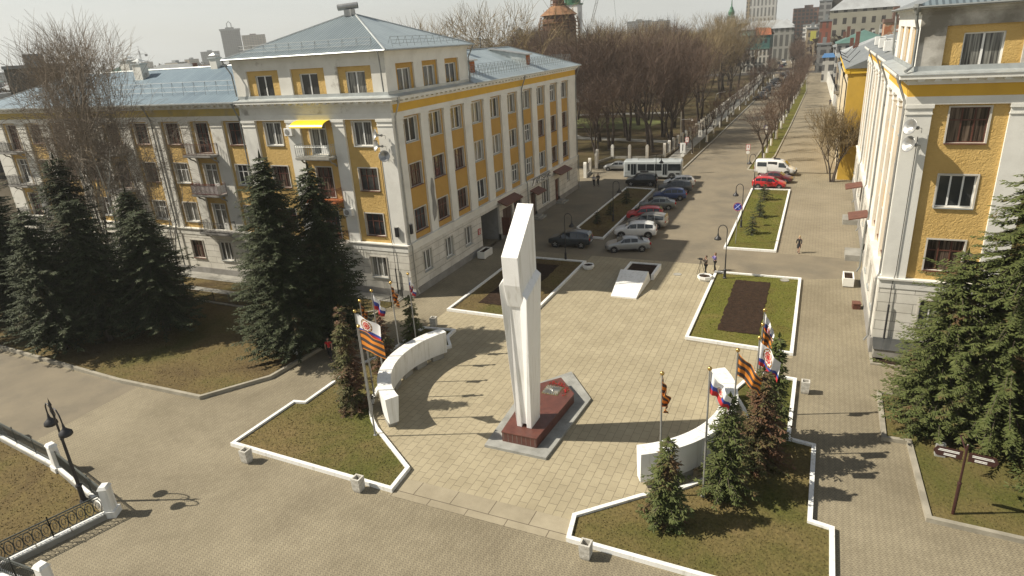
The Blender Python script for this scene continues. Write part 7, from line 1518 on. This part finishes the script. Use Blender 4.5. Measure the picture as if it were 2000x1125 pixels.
# church under repair with scaffolded dome and the bell tower
t = thing('church_dome', 'church drum and dome wrapped in brown timber scaffolding above the park', 'church', (-81.9, 220.3, 0)); wood = mat('scaffold_timber', (.30, .155, .07), .9, (.17, .085, .04), .8, 5)
core = MB(); core.lathe([(5.6, 0), (5.6, 25.5), (4.8, 27.6), (3.9, 28.6), (2.0, 30.2), (1.9, 34), (.8, 35.5), (.001, 37)], n=16); core.build('drum', mat('dome_core', (.15, .075, .04), .9, (.09, .045, .03), .7, 5), t)
b = MB(); lev = [6+2.1*i for i in range(11)]; NN = 18
def rad_(z): return 6.9 if z < 23.5 else (6.3 if z < 26 else (5.0 if z < 28.5 else 2.6))
for z in lev:
    for i in range(NN):
        a0, a1 = 2*pi*i/NN, 2*pi*(i+1)/NN; r_ = rad_(z); p, q = (cos(a0)*r_, sin(a0)*r_, z), (cos(a1)*r_, sin(a1)*r_, z); b.tube([p, q], .10, 4); b.tube([(p[0], p[1], z+1), (q[0], q[1], z+1)], .07, 3)
        if i % 2 == int(z) % 2: b.tube([p, (q[0], q[1], z+2.1)], .07, 3)
        b.hexa([(cos(a0)*5.7, sin(a0)*5.7, z-.1), (p[0], p[1], z-.1), (q[0], q[1], z-.1), (cos(a1)*5.7, sin(a1)*5.7, z-.1), (cos(a0)*5.7, sin(a0)*5.7, z), (p[0], p[1], z), (q[0], q[1], z), (cos(a1)*5.7, sin(a1)*5.7, z)])
for i in range(NN): a = 2*pi*i/NN; b.tube([(cos(a)*6.9, sin(a)*6.9, 0), (cos(a)*6.9, sin(a)*6.9, 24.6), (cos(a)*6.2, sin(a)*6.2, 26.8)], .10, 4)
b.lathe([(6.4, 27.2), (2.4, 30.2)], n=12)
for z in (30.6, 32.0, 33.5):
    for i in range(8): a0, a1 = 2*pi*i/8, 2*pi*(i+1)/8; b.tube([(cos(a0)*2.7, sin(a0)*2.7, z), (cos(a1)*2.7, sin(a1)*2.7, z)], .12, 4); b.tube([(cos(a0)*2.7, sin(a0)*2.7, 30), (cos(a0)*2.7, sin(a0)*2.7, 34.5)], .1, 4)
b.build('scaffolding', wood, t)
b = MB(); b.box(-11, -9, 0, 11, 22, 11.5); n_ = b.build('nave', WM[1], t)
t = thing('bell_tower', 'white bell tower with a green roof behind the scaffolded dome', 'church tower', (-86.4, 247.3, 0)); b = MB(); P = lambda u, d, z: (u, -2.7-d, z); P2 = lambda u, d, z: (2.7+d, u, z)
for PP in (P, P2, lambda u, d, z: (u, 2.7+d, z), lambda u, d, z: (-2.7-d, u, z)): wallgrid(b, PP, -2.7, 2.7, 0, 31.2, 0, [(-.6, .6, 24.5, 28.6)], 0, .9, 0)
b.build('wall', white, t); b = MB(); b.box(-1.7, -1.7, 20, 1.7, 1.7, 30.9); b.build('belfry_dark', blackp, t)
b = MB(); b.box(-3.0, -3.0, 31.2, 3, 3, 31.7); b.lathe([(2.9, 31.7), (3.0, 33.2), (2.4, 35.4), (1.0, 37), (.5, 40), (.001, 43)], n=14); b.build('green_roof', mat('church_green', (.035, .14, .07), .5), t)
t = thing('lattice_crane', 'mobile crane with a leaning lattice boom right of the bell tower', 'crane', (-97.5, 283.5, 0)); b = MB(); A, B = Vector((0, 0, 3)), Vector((13, 4.5, 52)); n1 = Vector((.5, -.2, 0))
for o_ in (n1, -n1): b.tube([A+o_, B+o_], .13, 4)
for k in range(24): p = A.lerp(B, k/24); q = A.lerp(B, (k+1)/24); b.tube([p+n1*(1 if k % 2 else -1), q-n1*(1 if k % 2 else -1)], .07, 3)
b.build('boom', steelp, t); b = MB(); b.tube([(-4, -1, 22), B], .06, 3); b.tube([B, (17, 5.5, 14)], .05, 3); b.tube([(4.5, 1.5, 19), (-4, -1, 22)], .1, 4); b.build('cable', iron, t); b = MB(); b.box(-4, -1.6, .8, 3, 1.6, 3.4); b.box(-4.5, -1.8, 0, 4, 1.8, .9); b.build('cab', mat('crane_yellow', (.5, .34, .05), .6), t)

# street end
t = far_building('green_house', 'green upper storey house with an orange roof corner by the dark cross street', 'building', -29.6, 345, 11.8, 20, 10, 0, farwall('arcade_white', (.50, .48, .42), (.07, .07, .06), 1.7, 3.4, .75), RM[1], 'flat')
b = MB(); b.box(-6.0, -10.1, 10.6, 6.0, 10, 16.0); b.build('upper_storey', mat('green_cladding', (.045, .13, .115), .7, (.035, .10, .09), .5), t); b = MB()
for k in range(4): b.box(-2.6+k*2.1, -10.16, 12.6, -1.5+k*2.1, -10.1, 14.3)
b.build('window_row', glass, t); b = MB(); b.poly([(-6.4, -10.6, 16), (0, -10.6, 16.02), (0, 0, 18.0), (-6.4, 0, 17.8)]); b.poly([(-6.4, 0, 17.8), (0, 0, 18.0), (0, 10, 16), (-6.4, 10, 16)]); b.build('green_roof_slope', RM[1], t)
b = MB(); b.poly([(0, -10.6, 16.02), (6.6, -10.6, 16.0), (5.2, 0, 18.9), (-1.5, 0, 19.3)]); b.poly([(-1.5, 0, 19.3), (5.2, 0, 18.9), (6.5, 10, 16), (0, 10, 16)]); b.build('orange_roof_slope', mat('orange_roof', (.36, .11, .04), .6, (.28, .09, .035), .8), t)
pil = farwall('columned_white', (.34, .335, .30), (.10, .10, .09), 3.0, 7.5, 1.3)
far_building('columned_house', 'large pale building with tall white pilasters behind the green house', 'building', -33, 436, 30, 14, 18, .05, pil, RM[3], 'hip', 4.5); far_building('corner_house', 'pale blue-grey corner building at the bend of the far street', 'building', -24.2, 470, 8, 60, 19, .06, WM[5], RM[3], 'hip', 4)
far_building('hotel', 'tall white hotel slab with window columns beyond the street end', 'high-rise', -56, 686, 22.5, 14, 62, .03, farwall('hotel_wall', (.55, .54, .50), (.16, .16, .15), 3.2, 9.0, 1.7), RM[0], 'flat'); far_building('hotel_annex', 'tan stair tower attached at the left flank of the tall hotel', 'high-rise', -68.8, 686, 3.2, 14, 60, .03, WM[4], RM[0], 'flat')
t = far_building('church', 'small church tower with a green spire left of the tall hotel', 'church', -68.5, 560, 5.5, 5.5, 28, 0, mat('church_cream', (.50, .48, .38), .9), RM[1], 'hip', 1.5)
b = MB(); b.lathe([(2.2, 29), (2.4, 31), (1.4, 33), (1.2, 34.2), (.5, 35), (.35, 38), (.001, 41)], n=10); b.build('spire', MATS['church_green'], t)
far_building('town_house', 'long brownish building closing the street end', 'building', -18, 706, 26, 14, 32, .1, WM[3], RM[2], 'flat'); far_building('town_house', 'green-grey building farther left at the street end', 'building', -50, 500, 20, 14, 22, .1, WM[2], RM[0], 'hip')

# right side of the street beyond the white-pilastered building
def yellow_house():
    R = thing('yellow_house', 'bright yellow house with a blind wall shaded in its colour, next beyond the right building', 'building', (2.9, 97.2, 0)); PS = lambda u, d, z: (-d, u, z); PF = lambda u, d, z: (u, -d, z)
    b = MB(); ops = [(u-.55, u+.55, z, z+1.9) for u in [2.4+3.1*k for k in range(13)] for z in (1.6, 5.4, 9.2)]
    wallgrid(b, PS, 0, 43, 0, 13.6, 0, ops, 0, .2, 1); b.quad((0, 0, 0), (13, 0, 0), (13, 0, 13.6), (0, 0, 13.6), 2); b.quad((13, 0, 0), (13, 43, 0), (13, 43, 13.6), (13, 0, 13.6), 2); b.quad((0, 43, 0), (13, 43, 0), (13, 43, 13.6), (0, 43, 13.6), 2); b.build('wall', [yelbright, trimp, mat('shade_toned_blind_wall', (.64, .41, .06), .9, (.52, .33, .05), .4, 6)], R)  # blind wall: darker yellow puts the weaker slanting light into its colour
    for u, uu, z, z1 in ops: window(R, PS, u+.01, uu-.01, z+.01, z1-.01, -.2, 'b3' if (int(u) % 2) else 'w2', sill=False)
    for k in range(14): b = MB(); u = .45+3.1*k; b.pbox(PS, u, u+.35, 0, .12, 0, 13.2); b.build('pilaster', plaster, R)
    b = MB(); b.pbox(PS, -.2, 43.2, -.1, .45, 13.6, 14.2); b.pbox(PF, -.2, 13, -.3, .15, 13.6, 14.2); b.build('cornice', yelbright, R)
    b = MB(); b.poly([(-.5, -.3, 14.22), (-.5, 43.4, 14.22), (6.5, 43.4, 17.2), (6.5, -.3, 17.2)]); b.poly([(13.4, -.3, 14.22), (6.5, -.3, 17.2), (6.5, 43.4, 17.2), (13.4, 43.4, 14.22)]); b.poly([(-.5, -.3, 14.22), (13.4, -.3, 14.22), (6.5, -.3, 17.2)]); rf = b.build('roof', roofold, R)
    for y in (8, 21, 33): b = MB(); b.tube([(.2, y, 14.6), (-.9, y, 15.2), (-1.1, y, 16.0)], .05, 4); b.tube([(.2, y+1.5, 14.6), (1.4, y+3, 15.9)], .05, 4); b.build('roof_bracket', iron, rf)
    brick_chimney(R, 5, 12, 16, 1.3, 1.2); brick_chimney(R, 7, 28, 16.5, 1.2, 1.2)
    downpipe(R, PS, .15, 13.6, m=iron, head=True); downpipe(R, PS, 21.5, 13.6, m=iron)
    for z in (4.6, 8.4): balcony(R, PS, 33.8, 1.6, z, iron)
yellow_house()
far_building('street_house', 'cream house with thin pillars beyond the bright yellow one', 'building', 9.0, 163, 11.5, 42, 10.5, 0, farwall('cream_thin', (.50, .46, .36), (.10, .09, .08), 2.2, 3.3, .9), RM[0], 'hip', 3, chim=2)
far_building('brick_outbuilding', 'roof house with a tan and brick-red gable over the grey roofs', 'building', 12.5, 167, 4.0, 6, 19.0, 0, mat('brick_red_face', (.34, .13, .06), .9, (.40, .32, .22), .35, 4, contrast=(.48, .56)), RM[2], 'flat')
for i, (y, w_, h_) in enumerate([(205, 13, 12), (232, 15, 10), (262, 12, 13), (292, 14, 11)]): far_building('street_house', 'grey-roofed house of the right row, %s beyond the cream pillared one' % ('first', 'second', 'third', 'fourth')[i], 'building', 12-i*.5, y, 16, 22, h_, 0, WM[(0, 4, 1, 2)[i]], RM[(3, 0, 1, 0)[i]], 'hip', 3.6, chim=2)
t = thing('boundary_wall', 'long white boundary wall along the far promenade', 'wall', (2.9, 188, 0)); b = MB()
for k in range(22): u = k*5.0; x = -.0-u*.022; b.hexa([(x, u, 0), (x+.3, u, 0), (x+.3-.11, u+4.7, 0), (x-.11, u+4.7, 0), (x, u, 3.2), (x+.3, u, 3.2), (x+.3-.11, u+4.7, 3.2), (x-.11, u+4.7, 3.2)])
b.build('wall_body', plaster, t); 
for k in range(22): b = MB(); u = k*5.0; x = -u*.022; b.box(x-.15, u-.3, 0, x+.45, u+.02, 3.6); b.build('pier', white, t)
t = thing('market_kiosk', 'kiosk with a bright blue roof behind the far end of the white wall', 'kiosk', (1.0, 268, 0)); b = MB(); b.box(-1.8, -3, 0, 1.8, 3, 8.2); b.build('wall', WM[1], t); b = MB(); b.hexa([(-2.2, -3.4, 8.2), (2.2, -3.4, 8.2), (2.2, 3.4, 8.2), (-2.2, 3.4, 8.2), (-1.5, -2.6, 9.4), (1.5, -2.6, 9.4), (1.5, 2.6, 9.4), (-1.5, 2.6, 9.4)]); b.build('roof', mat('bright_blue_roof', (.06, .17, .36), .5), t)
far_building('red_house', 'narrow red-orange brick house face at the right of the far street', 'building', -1.2, 339, 4.6, 18, 20, 0, farwall('red_brick_face', (.28, .09, .055), (.13, .08, .06), 2.4, 5.5, 1.5), RM[0], 'flat')
far_building('street_house', 'grey low house below the red-orange brick face', 'building', -1.0, 322, 5.5, 10, 10.8, 0, WM[2], RM[0], 'flat')
far_building('cream_house', 'large cream building with a green-grey roof above the right row', 'building', 15.5, 407, 31, 14, 25, 0, farwall('cream_big', (.37, .35, .27), (.05, .045, .04), 4.4, 5.6, 2.6), RM[3], 'hip', 6); far_building('dark_house', 'dark grey house beside the cream building, above the red one', 'building', -2.6, 425, 6, 20, 30, 0, WM[2], RM[0], 'flat'); far_building('dark_house', 'dark roofed block topping the skyline above the cream building', 'building', 8, 436, 24, 14, 31, 0, MATS['dark_block'], RM[0], 'flat')
far_building('town_house', 'tan house with a yellow sign board right of the far street', 'building', -7.0, 372, 5, 16, 17, 0, WM[4], RM[0], 'flat')
t = thing('sign_board', 'yellow-green sign board hanging at the right of the far street', 'sign', (-6.2, 352, 12)); b = MB(); b.box(-1.2, -.3, 0, 1.2, 0, 4.2); b.build('panel', mat('lime_board', (.50, .50, .10), .6), t); b = MB(); b.tube([(-1, .1, -12), (-1, .1, 4)], .12, 6); b.tube([(1, .1, -12), (1, .1, 4)], .12, 6); b.build('post', steelp, t)

# ------------------------------------------------------------------ air
b = MB(); b.box(-1700, -60, -1.5, 400, 1900, 112); hz = b.build('haze', [], None, kind='stuff')
m = bpy.data.materials.new('haze'); m.use_nodes = True; nt = m.node_tree; nt.nodes.clear(); v = nt.nodes.new('ShaderNodeVolumePrincipled'); v.inputs['Color'].default_value = (.86, .88, .86, 1); v.inputs['Density'].default_value = 0.00028; v.inputs['Anisotropy'].default_value = 0.2; ou = nt.nodes.new('ShaderNodeOutputMaterial'); nt.links.new(v.outputs['Volume'], ou.inputs['Volume']); hz.data.materials.append(m)
